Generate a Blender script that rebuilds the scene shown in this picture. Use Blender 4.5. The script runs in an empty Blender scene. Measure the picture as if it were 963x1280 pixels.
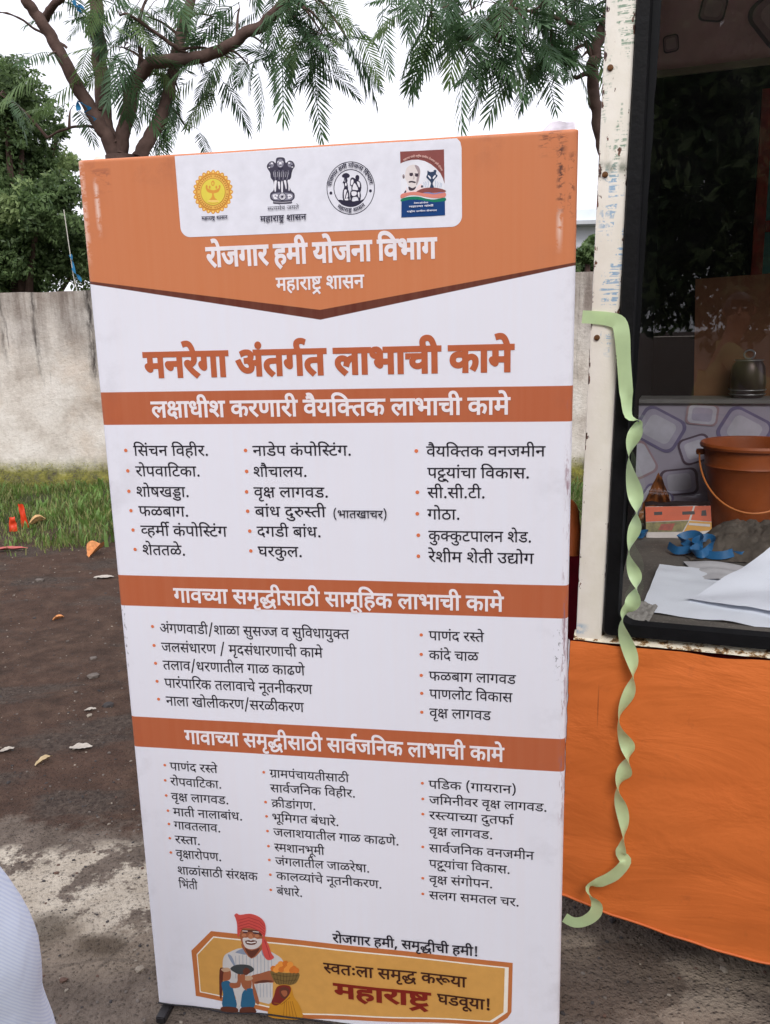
import bpy, bmesh, math, random
import numpy as np
from mathutils import Vector, Matrix, noise as mnoise
from mathutils.geometry import tessellate_polygon

# ------------------------------------------------------------------ camera, world, sun, exposure
SC = bpy.context.scene
COL = SC.collection
PITCH, ROLL, CAM_H, FOCAL = 0.213522, -0.026122, 1.51324, 1055.09
_f = Vector((0, math.cos(PITCH), -math.sin(PITCH)))
_r0 = Vector((1, 0, 0)); _u0 = _r0.cross(_f)
_r = math.cos(ROLL) * _r0 + math.sin(ROLL) * _u0
_u = -math.sin(ROLL) * _r0 + math.cos(ROLL) * _u0
cam_data = bpy.data.cameras.new('camera'); cam = bpy.data.objects.new('camera', cam_data); COL.objects.link(cam)
cam.matrix_world = Matrix(((_r.x, _u.x, -_f.x, 0), (_r.y, _u.y, -_f.y, 0), (_r.z, _u.z, -_f.z, CAM_H), (0, 0, 0, 1)))
cam_data.sensor_fit = 'VERTICAL'; cam_data.sensor_height = 36.0; cam_data.lens = FOCAL / 1280 * 36
cam_data.clip_start = 0.05; cam_data.clip_end = 2000
SC.camera = cam
SC.view_settings.view_transform = 'Standard'; SC.view_settings.look = 'None'
SC.view_settings.exposure = 0.56; SC.view_settings.gamma = 1
SUN_EL, SUN_AZ = math.radians(42), math.radians(172)      # azimuth clockwise from +Y
world = bpy.data.worlds.new('World'); SC.world = world; world.use_nodes = True
wn, wl = world.node_tree.nodes, world.node_tree.links
wn.clear()
w_out = wn.new('ShaderNodeOutputWorld'); w_bg = wn.new('ShaderNodeBackground')
w_sky = wn.new('ShaderNodeTexSky'); w_sky.sky_type = 'NISHITA'; w_sky.sun_disc = False
w_sky.sun_elevation = SUN_EL; w_sky.sun_rotation = SUN_AZ; w_sky.dust_density = 4
w_tc = wn.new('ShaderNodeTexCoord'); w_no = wn.new('ShaderNodeTexNoise'); w_no.inputs['Scale'].default_value = 1.6
w_no.inputs['Detail'].default_value = 5
w_ramp = wn.new('ShaderNodeValToRGB')                      # overcast cloud sheet
w_ramp.color_ramp.elements[0].position = 0.3; w_ramp.color_ramp.elements[0].color = (8.6, 8.6, 9.5, 1)
w_ramp.color_ramp.elements[1].position = 0.7; w_ramp.color_ramp.elements[1].color = (9.6, 9.55, 10.4, 1)
w_mix = wn.new('ShaderNodeMixRGB'); w_mix.inputs['Fac'].default_value = 0.94
wl.new(w_tc.outputs['Generated'], w_no.inputs['Vector']); wl.new(w_no.outputs['Fac'], w_ramp.inputs['Fac'])
wl.new(w_sky.outputs['Color'], w_mix.inputs['Color1']); wl.new(w_ramp.outputs['Color'], w_mix.inputs['Color2'])
wl.new(w_mix.outputs['Color'], w_bg.inputs['Color']); w_bg.inputs['Strength'].default_value = 0.1
wl.new(w_bg.outputs['Background'], w_out.inputs['Surface'])
sun_d = bpy.data.lights.new('sun', 'SUN'); sun_d.energy = 1.5; sun_d.angle = math.radians(28); sun_d.color = (1, 0.97, 0.93)
sun = bpy.data.objects.new('sun', sun_d); COL.objects.link(sun)
sun_dir = Vector((math.sin(SUN_AZ) * math.cos(SUN_EL), math.cos(SUN_AZ) * math.cos(SUN_EL), math.sin(SUN_EL)))
sun.rotation_euler = sun_dir.to_track_quat('Z', 'Y').to_euler()

R = random.Random(11)

# ------------------------------------------------------------------ helpers
def ray(px, py):
    return _f + _r * ((px - 481.5) / FOCAL) - _u * ((py - 640) / FOCAL)
def at_depth(px, py, Y):
    d = ray(px, py); return Vector((0, 0, CAM_H)) + d * (Y / d.y)
def at_height(px, py, z=0.0):
    d = ray(px, py); return Vector((0, 0, CAM_H)) + d * ((z - CAM_H) / d.z)

def tag(o, label=None, cat=None, group=None, kind=None):
    if label: o['label'] = label
    if cat: o['category'] = cat
    if group: o['group'] = group
    if kind: o['kind'] = kind
    return o
def empty(name, loc=(0, 0, 0), rz=0.0, label=None, cat=None, group=None):
    o = bpy.data.objects.new(name, None); COL.objects.link(o); o.location = loc; o.rotation_euler = (0, 0, rz)
    o.empty_display_size = 0.1
    return tag(o, label, cat, group)
def link(name, me, parent=None, loc=(0, 0, 0)):
    o = bpy.data.objects.new(name, me); COL.objects.link(o); o.location = loc
    if parent: o.parent = parent
    return o
def mesh(name, V, F, mats, parent=None, smooth=False, idx=None, loc=(0, 0, 0)):
    me = bpy.data.meshes.new(name); me.from_pydata([tuple(v) for v in V], [], F)
    for m in (mats if isinstance(mats, (list, tuple)) else [mats]): me.materials.append(m)
    if smooth: me.polygons.foreach_set('use_smooth', [True] * len(me.polygons))
    if idx: me.polygons.foreach_set('material_index', idx)
    me.update()
    return link(name, me, parent, loc)

class MB:
    """collects shapes and links them as one mesh object"""
    def __init__(s): s.V = []; s.F = []; s.I = []
    def add(s, V, F, mi=0):
        n = len(s.V); s.V += [tuple(v) for v in V]; s.F += [tuple(i + n for i in f) for f in F]; s.I += [mi] * len(F)
        return s
    def box(s, a, b, mi=0, bevel=0.0, M=None):
        bm = bmesh.new(); bmesh.ops.create_cube(bm, size=1)
        for v in bm.verts: v.co = Vector([(a[k] + b[k]) / 2 + v.co[k] * (b[k] - a[k]) for k in range(3)])
        if bevel: bmesh.ops.bevel(bm, geom=bm.edges[:], offset=bevel, segments=2, affect='EDGES')
        if M is not None: bmesh.ops.transform(bm, matrix=M, verts=bm.verts)
        bm.verts.index_update()
        s.add([v.co.copy() for v in bm.verts], [[v.index for v in f.verts] for f in bm.faces], mi); bm.free(); return s
    def tube(s, P, rad, n=10, mi=0, caps=True, squash=1.0):
        P = [Vector(p) for p in P]
        if not isinstance(rad, (list, tuple)): rad = [rad] * len(P)
        V = []; F = []; up = None
        for i, p in enumerate(P):
            t = (P[min(i + 1, len(P) - 1)] - P[max(i - 1, 0)]).normalized()
            if up is None: up = t.orthogonal().normalized()
            up = (up - t * up.dot(t)).normalized(); sd = t.cross(up)
            for k in range(n):
                a = 2 * math.pi * k / n
                V.append(p + (up * math.cos(a) + sd * math.sin(a) * squash) * rad[i])
        for i in range(len(P) - 1):
            for k in range(n):
                a, b = i * n + k, i * n + (k + 1) % n; F.append((a, b, b + n, a + n))
        if caps: F.append(tuple(range(n - 1, -1, -1))); F.append(tuple(range((len(P) - 1) * n, len(P) * n)))
        return s.add(V, F, mi)
    def lathe(s, prof, c=(0, 0, 0), n=32, mi=0, sy=1.0):
        V = []; F = []
        for r, z in prof:
            for k in range(n):
                a = 2 * math.pi * k / n; V.append((c[0] + r * math.cos(a), c[1] + r * math.sin(a) * sy, c[2] + z))
        for i in range(len(prof) - 1):
            for k in range(n):
                a, b = i * n + k, i * n + (k + 1) % n; F.append((a, b, b + n, a + n))
        return s.add(V, F, mi)
    def prism(s, poly, y0, y1, mi=0):
        """polygon in x,z extruded along y"""
        n = len(poly); V = [(x, y0, z) for x, z in poly] + [(x, y1, z) for x, z in poly]
        F = [tuple(range(n)), tuple(range(2 * n - 1, n - 1, -1))] + [(i, i + n, (i + 1) % n + n, (i + 1) % n) for i in range(n)]
        return s.add(V, F, mi)
    def build(s, name, mats, parent=None, smooth=False, loc=(0, 0, 0)):
        o = mesh(name, s.V, s.F, mats, parent, smooth, s.I, loc)
        bm = bmesh.new(); bm.from_mesh(o.data); bmesh.ops.recalc_face_normals(bm, faces=bm.faces); bm.to_mesh(o.data); bm.free()
        if smooth:
            try: o.data.set_sharp_from_angle(angle=math.radians(40))
            except Exception: pass
        return o

def grid(nx, ny, fn):
    V = [fn(i / nx, j / ny) for j in range(ny + 1) for i in range(nx + 1)]
    F = [(j * (nx + 1) + i, j * (nx + 1) + i + 1, (j + 1) * (nx + 1) + i + 1, (j + 1) * (nx + 1) + i) for j in range(ny) for i in range(nx)]
    return V, F
def nz(x, y, z=0.0): return mnoise.noise(Vector((x, y, z)))
def cr_path(P, k=6):
    P = [Vector(p) for p in P]; out = []
    for i in range(len(P) - 1):
        p0, p1, p2, p3 = P[max(i - 1, 0)], P[i], P[i + 1], P[min(i + 2, len(P) - 1)]
        for j in range(k):
            t = j / k
            out.append(.5 * ((2 * p1) + (p2 - p0) * t + (2 * p0 - 5 * p1 + 4 * p2 - p3) * t * t + (3 * p1 - p0 - 3 * p2 + p3) * t ** 3))
    return out + [P[-1]]

def srgb(r, g, b):
    f = lambda c: (c / 255 / 12.92) if c / 255 <= .04045 else ((c / 255 + .055) / 1.055) ** 2.4
    return (f(r), f(g), f(b), 1)

# ---- node shorthand
class NT:
    def __init__(s, name):
        s.m = bpy.data.materials.new(name); s.m.use_nodes = True; s.n = s.m.node_tree.nodes; s.l = s.m.node_tree.links
        s.b = s.n['Principled BSDF']; s.out = s.n['Material Output']; s._tc = None
    def _in(s, sock, v):
        if isinstance(v, bpy.types.NodeSocket): s.l.new(v, sock)
        elif v is not None: sock.default_value = v
    def tc(s):
        if not s._tc: s._tc = s.n.new('ShaderNodeTexCoord').outputs['Object']
        return s._tc
    def xyz(s):
        x = s.n.new('ShaderNodeSeparateXYZ'); s.l.new(s.tc(), x.inputs[0]); return x.outputs
    def math(s, op, a, b=None, c=None, clamp=False):
        x = s.n.new('ShaderNodeMath'); x.operation = op; x.use_clamp = clamp
        for i, v in enumerate((a, b, c)):
            if v is not None: s._in(x.inputs[i], v)
        return x.outputs[0]
    def noise(s, scale, detail=4, rough=.55, vec=None, dist=0, stretch=None):
        v = vec or s.tc()
        if stretch:
            mp = s.n.new('ShaderNodeMapping'); mp.inputs['Scale'].default_value = stretch; s.l.new(v, mp.inputs['Vector']); v = mp.outputs[0]
        x = s.n.new('ShaderNodeTexNoise'); x.inputs['Scale'].default_value = scale; x.inputs['Detail'].default_value = detail
        x.inputs['Roughness'].default_value = rough; x.inputs['Distortion'].default_value = dist; s.l.new(v, x.inputs['Vector']); return x.outputs['Fac']
    def voro(s, scale, feature='F1', out='Distance', rnd=1.0, vec=None):
        x = s.n.new('ShaderNodeTexVoronoi'); x.feature = feature; x.inputs['Scale'].default_value = scale; x.inputs['Randomness'].default_value = rnd
        s.l.new(vec or s.tc(), x.inputs['Vector']); return x.outputs[out]
    def ramp(s, fac, stops, interp='LINEAR'):
        x = s.n.new('ShaderNodeValToRGB'); e = x.color_ramp.elements; x.color_ramp.interpolation = interp
        while len(e) < len(stops): e.new(0.5)
        for k, (p, c) in enumerate(stops):
            e[k].position = p; e[k].color = (c, c, c, 1) if isinstance(c, (int, float)) else c
        s._in(x.inputs['Fac'], fac); return x.outputs['Color']
    def mix(s, fac, a, b, mode='MIX'):
        x = s.n.new('ShaderNodeMixRGB'); x.blend_type = mode
        s._in(x.inputs['Fac'], fac); s._in(x.inputs['Color1'], a); s._in(x.inputs['Color2'], b); return x.outputs['Color']
    def step(s, v, e, w=0.0005):
        """0 below e, 1 above"""
        x = s.n.new('ShaderNodeMapRange'); s._in(x.inputs['Value'], v)
        if isinstance(e, bpy.types.NodeSocket):
            s.l.new(s.math('SUBTRACT', e, w), x.inputs['From Min']); s.l.new(s.math('ADD', e, w), x.inputs['From Max'])
        else: x.inputs['From Min'].default_value = e - w; x.inputs['From Max'].default_value = e + w
        return x.outputs[0]
    def bump(s, h, strength=.3, dist=.01):
        x = s.n.new('ShaderNodeBump'); x.inputs['Strength'].default_value = strength; x.inputs['Distance'].default_value = dist
        s.l.new(h, x.inputs['Height']); s.l.new(x.outputs[0], s.b.inputs['Normal'])
    def fin(s, col=None, rough=None, spec=None, metal=None):
        s._in(s.b.inputs['Base Color'], col); s._in(s.b.inputs['Roughness'], rough)
        s._in(s.b.inputs['Specular IOR Level'], spec); s._in(s.b.inputs['Metallic'], metal); return s.m
_mc = {}
def plain(name, c, rough=.6, var=.12, scale=18, spec=.4, metal=0, bump=0, bscale=80, trans=0):
    if name in _mc: return _mc[name]
    t = NT(name); n = t.noise(scale, 4)
    d = tuple(x * (1 - var) for x in c[:3]) + (1,); l = tuple(min(1, x * (1 + var)) for x in c[:3]) + (1,)
    col = t.ramp(n, [(.3, d), (.7, l)])
    if bump: t.bump(t.noise(bscale, 3), bump, .004)
    t.fin(col, rough, spec, metal)
    if trans: 
        t.b.inputs['Transmission Weight'].default_value = 0
        tl = t.n.new('ShaderNodeBsdfTranslucent'); t.l.new(col, tl.inputs['Color']); mx = t.n.new('ShaderNodeMixShader')
        mx.inputs[0].default_value = trans; t.l.new(t.b.outputs[0], mx.inputs[1]); t.l.new(tl.outputs[0], mx.inputs[2]); t.l.new(mx.outputs[0], t.out.inputs['Surface'])
    _mc[name] = t.m; return t.m

# ------------------------------------------------------------------ ground
def ground_mat():
    t = NT('ground'); x, y, z = t.xyz()
    n1 = t.noise(1.3, 6, .6); n2 = t.noise(9, 6, .65); n3 = t.noise(60, 4, .6)
    soil = t.ramp(n2, [(.3, srgb(54, 40, 32)), (.5, srgb(76, 58, 48)), (.72, srgb(98, 78, 65))])
    soil = t.mix(t.ramp(n1, [(.45, 0.0), (.62, .45)]), soil, srgb(84, 62, 52))
    gv = t.math('MULTIPLY', t.ramp(t.noise(2.3, 5, .6, stretch=(.6, 1.4, 1)), [(.52, 0.0), (.60, 1.0)]), .75); soil = t.mix(gv, soil, t.ramp(n3, [(.35, srgb(48, 41, 38)), (.65, srgb(90, 80, 72))]))
    conc = t.ramp(n2, [(.28, srgb(92, 81, 72)), (.6, srgb(118, 106, 96)), (.8, srgb(136, 124, 112))])
    conc = t.mix(t.ramp(t.noise(24, 5, .7), [(.5, 0.0), (.66, .5)]), conc, srgb(74, 62, 54))
    pale = t.math('MULTIPLY', t.ramp(t.noise(4.2, 6, .72), [(.43, 0.0), (.475, 1.0)]), .95)
    def near(cx, cy, rx, ry, w=.5, ns=6, amp=.9):
        a = t.math('MULTIPLY', t.math('SUBTRACT', x, cx), 1 / rx); b = t.math('MULTIPLY', t.math('SUBTRACT', y, cy), 1 / ry)
        r = t.math('SQRT', t.math('ADD', t.math('MULTIPLY', a, a), t.math('MULTIPLY', b, b))); r = t.math('ADD', r, t.math('MULTIPLY', t.math('SUBTRACT', t.noise(ns, 5, .6), .5), amp * 2))
        return t.math('SUBTRACT', 1, t.step(r, 1, w / 2))
    g = lambda px, py: at_height(px, py)
    a = g(100, 1108); pz = near(a.x, a.y, .55, .20, .25, 5, .6); a = g(185, 1085); 
    conc = t.mix(t.math('MULTIPLY', pz, pale), conc, t.ramp(n2, [(.3, srgb(170, 158, 142)), (.7, srgb(206, 196, 180))]))
    a = g(120, 1185); conc = t.mix(t.math('MULTIPLY', near(a.x, a.y, .20, .10, .6, 7, .6), .5), conc, srgb(150, 136, 120))
    for px, py, rx, ry in ((58, 1160, .075, .060), (128, 1182, .062, .040)):
        a = g(px, py); conc = t.mix(t.math('MULTIPLY', near(a.x, a.y, rx, ry, .8, 16, .9), .75), conc, srgb(72, 60, 48))
    for px, py, rx, ry in ((722, 1185, .05, .05), (905, 1215, .16, .06), (870, 1262, .14, .05)):
        a = g(px, py); conc = t.mix(t.math('MULTIPLY', near(a.x, a.y, rx, ry, .7, 12, .8), .6), conc, srgb(156, 142, 126))
    a = g(765, 1225); wet = near(a.x, a.y, .17, .12, .10, 9, .45); conc = t.mix(t.math('MULTIPLY', wet, .62), conc, srgb(86, 72, 62))
    # cracks
    ck = t.voro(2.1, 'DISTANCE_TO_EDGE', 'Distance', vec=None); wob = t.math('ADD', ck, t.math('MULTIPLY', t.math('SUBTRACT', t.noise(12, 4), .5), .05))
    conc = t.mix(t.ramp(wob, [(.003, .35), (.010, 0.0)]), conc, srgb(66, 58, 52))
    lim = t.math('ADD', t.math('ADD', 2.42, t.math('MULTIPLY', t.math('SUBTRACT', t.noise(3.5, 6, .7), .5), .55)), t.math('MULTIPLY', x, .02))
    col = t.mix(t.math('MAXIMUM', t.step(y, lim, .03), t.math('SUBTRACT', 1, t.step(y, .3, .2))), conc, soil)
    spk = t.ramp(t.voro(85, 'F1', 'Distance'), [(.10, .55), (.18, 0.0)]); col = t.mix(spk, col, t.ramp(t.voro(85, 'F1', 'Color'), [(0, srgb(60, 52, 47)), (1, srgb(130, 120, 108))]))
    # mossy verge near the wall
    vg = t.step(t.math('ADD', y, t.math('MULTIPLY', t.math('SUBTRACT', t.noise(2, 5), .5), .8)), 6.7, .3); col = t.mix(vg, col, srgb(62, 66, 40))
    h = t.math('ADD', t.math('ADD', n2, t.math('MULTIPLY', n3, .6)), t.math('MULTIPLY', t.math('MINIMUM', t.voro(85, 'F1', 'Distance'), .4), -.8)); t.bump(h, .9, .03)
    rg = t.mix(wet, (.9, .9, .9, 1), (.6, .6, .6, 1)); return t.fin(col, rg, .25)
def axis(lo, hi, dlo, dhi, d, far):
    a = [dlo + (dhi - dlo) * i / int((dhi - dlo) / d) for i in range(int((dhi - dlo) / d) + 1)]; s = d; v = dlo; left = []
    while v > lo: s *= 1.45; v -= s; left.append(max(v, lo))
    s = d; v = dhi; right = []
    while v < hi: s *= 1.45; v += s; right.append(min(v, hi))
    return left[::-1] + a + right
def gz(x, y):
    far = min(1, max(0, (12 - abs(y)) / 4)) * min(1, max(0, (9 - abs(x)) / 3))
    soil = min(1, max(0, (y - 2.2) / .5))
    return far * (soil * (.035 * nz(x * .6, y * .6) + .016 * nz(x * 2.1, y * 2.1, 3) + .006 * nz(x * 8, y * 8, 5) - .01) + .004 * nz(x * 5, y * 5, 9))
gxs = axis(-320, 320, -5.5, 3.2, .055, 1); gys = axis(-120, 420, .4, 9.2, .055, 1)
V = [(x, y, gz(x, y)) for y in gys for x in gxs]; n_ = len(gxs)
F = [(j * n_ + i, j * n_ + i + 1, (j + 1) * n_ + i + 1, (j + 1) * n_ + i) for j in range(len(gys) - 1) for i in range(n_ - 1)]
tag(mesh('ground', V, F, ground_mat(), smooth=True), 'brown soil and broken pale concrete ground', kind='structure')

# ------------------------------------------------------------------ boundary wall
STREAKS = ((6.14, .07, 1.05, .95), (5.55, .04, 1.2, .8), (5.2, .03, 1.35, .7), (4.4, .04, 1.3, .7), (12.2, .06, 1.3, .8))
def wall_mat():
    t = NT('stained_plaster'); x, y, z = t.xyz()
    c = t.ramp(t.noise(2.2, 6, .65), [(.3, srgb(168, 156, 145)), (.48, srgb(214, 206, 196)), (.75, srgb(238, 233, 226))])
    c = t.mix(t.ramp(t.noise(30, 5, .7), [(.5, 0.0), (.7, .35)]), c, srgb(150, 140, 130))
    c = t.mix(t.ramp(t.noise(1.4, 5, .6), [(.56, 0.0), (.68, .35)]), c, srgb(204, 180, 156))
    run = t.noise(1, 5, .65, stretch=(5.5, 5.5, .55)); topm = t.ramp(t.math('ADD', z, t.math('MULTIPLY', t.noise(3, 4), .7)), [(.0, 0.0), (1.0, 0.0)])
    zt = t.math('MULTIPLY', t.math('SUBTRACT', t.math('ADD', z, t.math('MULTIPLY', t.math('SUBTRACT', t.noise(2.5, 5, .7), .5), 1.1)), 1.15), 1.5, clamp=True)
    c = t.mix(t.math('MULTIPLY', zt, t.ramp(run, [(.34, 0.1), (.58, .8)])), c, srgb(104, 90, 82))
    for sx, sw, z0, amp in STREAKS:
        m = t.math('SUBTRACT', 1, t.math('MULTIPLY', t.math('ABSOLUTE', t.math('SUBTRACT', t.math('ADD', x, t.math('MULTIPLY', t.math('SUBTRACT', t.noise(5, 4), .5), .10)), sx)), 1 / sw), clamp=True)
        c = t.mix(t.math('MULTIPLY', t.math('MULTIPLY', m, t.step(z, z0, .15)), t.ramp(t.noise(1, 5, .7, stretch=(20, 20, 5)), [(.35, 0.0), (.55, amp)])), c, srgb(40, 33, 32))
    blk = t.math('MULTIPLY', t.math('MULTIPLY', t.math('SUBTRACT', z, .7), 1.2, clamp=True), t.ramp(t.noise(1, 6, .7, stretch=(7, 7, .6)), [(.60, 0.0), (.68, .85)])); c = t.mix(blk, c, srgb(48, 42, 42))
    lowz = t.math('MULTIPLY', t.math('SUBTRACT', .30, t.math('ADD', z, t.math('MULTIPLY', t.math('SUBTRACT', t.noise(4, 6, .7), .5), .25))), 6, clamp=True)
    c = t.mix(t.math('MULTIPLY', lowz, .92), c, t.ramp(t.noise(8, 5, .7), [(.34, srgb(70, 64, 48)), (.48, srgb(112, 110, 50)), (.66, srgb(156, 150, 64))]))
    t.bump(t.math('ADD', t.noise(18, 6, .7), t.math('MULTIPLY', t.noise(60, 4, .7), .35)), .55, .025); return t.fin(c, .9, .15)
WA, WB = Vector((-9.0, 9.35, 0)), Vector((7.5, 7.55, 0))
wall = empty('boundary_wall', WA, math.atan2(WB.y - WA.y, WB.x - WA.x), 'long weathered plaster boundary wall with black rain streaks and a mossy foot', 'wall')
WL = (WB - WA).length
def wtop(s): return 1.94 + .07 * s + .02 * nz(s * 9, 1) + .008 * nz(s * 60, 2)
b = MB()
fr = lambda a, c: (WL * a, .012 * nz(a * 30, c * 6) + .004 * nz(a * 160, c * 24, 2) - .02 * max(0, .2 - c) * 2, -.1 + (wtop(a) + .1) * c)
b.add(*grid(260, 40, fr)); b.add(*grid(260, 2, lambda a, c: (WL * a, fr(a, 1)[1] + .2 * c, wtop(a)))); b.add(*grid(60, 2, lambda a, c: (WL * a, .2, -.1 + (wtop(a) + .1) * c)))
b.build('plaster_face', wall_mat(), wall, True)

# ------------------------------------------------------------------ foliage
def leafmat(name, c, rough=.5, tr=.35, var=.35, sc=3): return plain(name, c, rough, var, sc, .35, trans=tr)
m_bark = plain('brown_bark', srgb(92, 74, 68), .85, .3, 14, .15, bump=.7, bscale=26)
m_leaf = [leafmat('feathery_leaf', srgb(88, 118, 80), tr=.45), leafmat('feathery_leaf_dark', srgb(70, 98, 68), tr=.4), leafmat('feathery_leaf_fresh', srgb(120, 146, 92), tr=.55)]
def pinnate(seed, length=.40, droop=.12, pairs=16, pl=.105):
    """one feathery compound leaf: a stalk with paired narrow pinnae, each toothed by leaflets"""
    r = random.Random(seed); V = []; F = []
    def stalk(t): return Vector((0, t * length, -droop * t * t))
    for i in range(6):
        a, b_ = stalk(i / 6), stalk((i + 1) / 6); n = len(V); w = .003
        V += [a + Vector((w, 0, 0)), a - Vector((w, 0, 0)), b_ - Vector((w, 0, 0)), b_ + Vector((w, 0, 0))]; F.append((n, n + 1, n + 2, n + 3))
    for i in range(pairs):
        t = .16 + .84 * i / (pairs - 1); base = stalk(t); L = pl * (.55 + .75 * math.sin(math.pi * min(1, .18 + t * .72))) * r.uniform(.9, 1.1)
        for s in (-1, 1):
            ang = math.radians(62 - 34 * t + r.uniform(-5, 5)); d = Vector((s * math.sin(ang), math.cos(ang), -.18 - r.uniform(0, .25))).normalized()
            if i == pairs - 1 and s == 1: d = Vector((.05, 1, -.4)).normalized()
            sd = d.cross(Vector((0, 0, 1))).normalized(); w = .0075; n = len(V)
            p1 = base + d * L * .5 + Vector((0, 0, -.004)); p2 = base + d * L + Vector((0, 0, -.02))
            V += [base + sd * .003, base - sd * .003, p1 - sd * w, p1 + sd * w, p2 - sd * .0015, p2 + sd * .0015]; F += [(n, n + 1, n + 2, n + 3), (n + 3, n + 2, n + 4, n + 5)]
    return V, F
def leaf_meshes(tagname, scale=1.0):
    out = []
    for k in range(6):
        V, F = pinnate(k, length=(.36 + .03 * k) * scale, pl=.105 * scale, droop=.10 + .03 * (k % 3)); me = bpy.data.meshes.new(tagname); me.from_pydata([tuple(v) for v in V], [], F)
        me.materials.append(m_leaf[(0, 1, 0, 2, 1, 0)[k]]); out.append(me)
    return out
LM = leaf_meshes('leaf')
def limb(pts, r0, r1, Y, dY=0, wob=.02, seed=0):
    P = [at_depth(px, py, Y + dY * i / max(1, len(pts) - 1)) for i, (px, py) in enumerate(pts)]; D = cr_path(P, 6)
    D = [p + Vector((nz(i * .3, seed) * wob, nz(i * .3, seed + 5) * wob, nz(i * .3, seed + 9) * wob)) for i, p in enumerate(D)]
    return D, [r0 + (r1 - r0) * i / (len(D) - 1) + .004 * nz(i * .9, seed) for i in range(len(D))]
def feathery_tree(name, label, base_px, limbs, Y, clusters, ntop, seed, trunk_r=.14):
    r = random.Random(seed); base = at_depth(*base_px, Y); e = empty(name, (base.x, base.y, gz(base.x, base.y)), 0, label, 'tree'); off = -Vector(e.location)
    b = MB(); b.tube([Vector((base.x - .04, base.y, -.15)), Vector((base.x - .03, base.y, .05)), Vector((base.x + .02, base.y + .01, .8)), Vector((base.x, base.y, base.z * .75)), base + Vector((0, 0, .03))], [trunk_r * 1.6, trunk_r * 1.2, trunk_r, trunk_r * .9, trunk_r * .85], 14)
    o = b.build('trunk', m_bark, e, True, loc=off); all_pts = []
    for k, (pts, w0, w1, dY) in enumerate(limbs):
        D, Rd = limb(pts, w0 * .66, w1 * .66, Y, dY, seed=k + seed); all_pts += D; MB().tube(D, Rd, 12).build('limb', m_bark, e, True, loc=off)
    tw = MB(); leaves = []
    for cx, cy, n, sp, dy, dirx in clusters:
        c = at_depth(cx, cy, Y + dy); src = min(all_pts, key=lambda p: (p - c).length); mid = (src + c) / 2 + Vector((0, 0, .10 * (src - c).length))
        D = cr_path([src, mid, c], 5); tw.tube(D, [.014 - .009 * i / (len(D) - 1) for i in range(len(D))], 5)
        for k in range(max(2, int(n * .75))):
            p = D[min(len(D) - 1, int(len(D) * r.uniform(.45, 1.0)))] if r.random() < .35 else c
            p = p + Vector((r.gauss(0, sp), r.gauss(0, sp * 1.2), r.gauss(0, sp * .6))); leaves.append((p, dirx))
            if r.random() < .5: tw.tube([c, (c + p) / 2 + Vector((0, 0, .03)), p], [.004, .003, .002], 4)
    tag(tw.build('twigs', m_bark, e, True, loc=off), kind='stuff')
    for k, (p, dirx) in enumerate(leaves[:ntop]):
        o = link('leaf', LM[r.randrange(6)], e); yaw = r.uniform(0, 2 * math.pi); el = r.uniform(-62, 5) if r.random() < .8 else r.uniform(0, 40)
        o.matrix_parent_inverse = Matrix(); s = r.uniform(.55, 1.15)
        o.location = p + off; o.rotation_euler = (math.radians(el), r.uniform(-.5, .5), yaw); o.scale = (s, s, s)
    rest = leaves[ntop:]
    if rest:
        V = []; F = []
        for p, dirx in rest:
            me = LM[r.randrange(6)]; M = Matrix.Translation(p + off) @ Matrix.Rotation(r.uniform(0, 6.3), 4, 'Z') @ Matrix.Rotation(math.radians(r.uniform(-70, 20)), 4, 'X')
            n = len(V); V += [tuple(M @ v.co) for v in me.vertices]; F += [tuple(i + n for i in q.vertices) for q in me.polygons]
        tag(mesh('foliage', V, F, m_leaf[0], e), kind='stuff')
    return e
T1 = [([(142, 197), (134, 170), (118, 145), (98, 110), (84, 82), (66, 50), (48, 22), (34, 0), (20, -30), (0, -60)], .085, .05, -.4),
      ([(54, 30), (62, 14), (76, -4), (100, -30)], .05, .035, -.3), ([(146, 185), (132, 160), (129, 120), (126, 80), (122, 40), (120, 0), (124, -60), (120, -120)], .10, .07, .3),
      ([(150, 195), (156, 160), (166, 112), (172, 90)], .085, .075, 0), ([(168, 108), (182, 84), (206, 76), (240, 74), (272, 64), (300, 48), (330, 28), (352, 8), (372, -20), (390, -60)], .075, .05, -.5),
      ([(172, 100), (176, 75), (175, 58)], .035, .02, 0), ([(172, 200), (184, 180), (200, 150), (210, 120), (216, 92), (222, 62), (230, 30), (238, 0), (250, -60)], .085, .055, .5),
      ([(222, 62), (205, 48), (185, 34), (165, 20)], .025, .015, -.2), ([(134, 165), (110, 158), (86, 160), (60, 172)], .02, .012, .2), ([(105, 122), (118, 132), (126, 138)], .012, .008, 0), ([(84, 60), (50, 40), (20, 20), (-10, 14)], .016, .008, -.2)]
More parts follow.
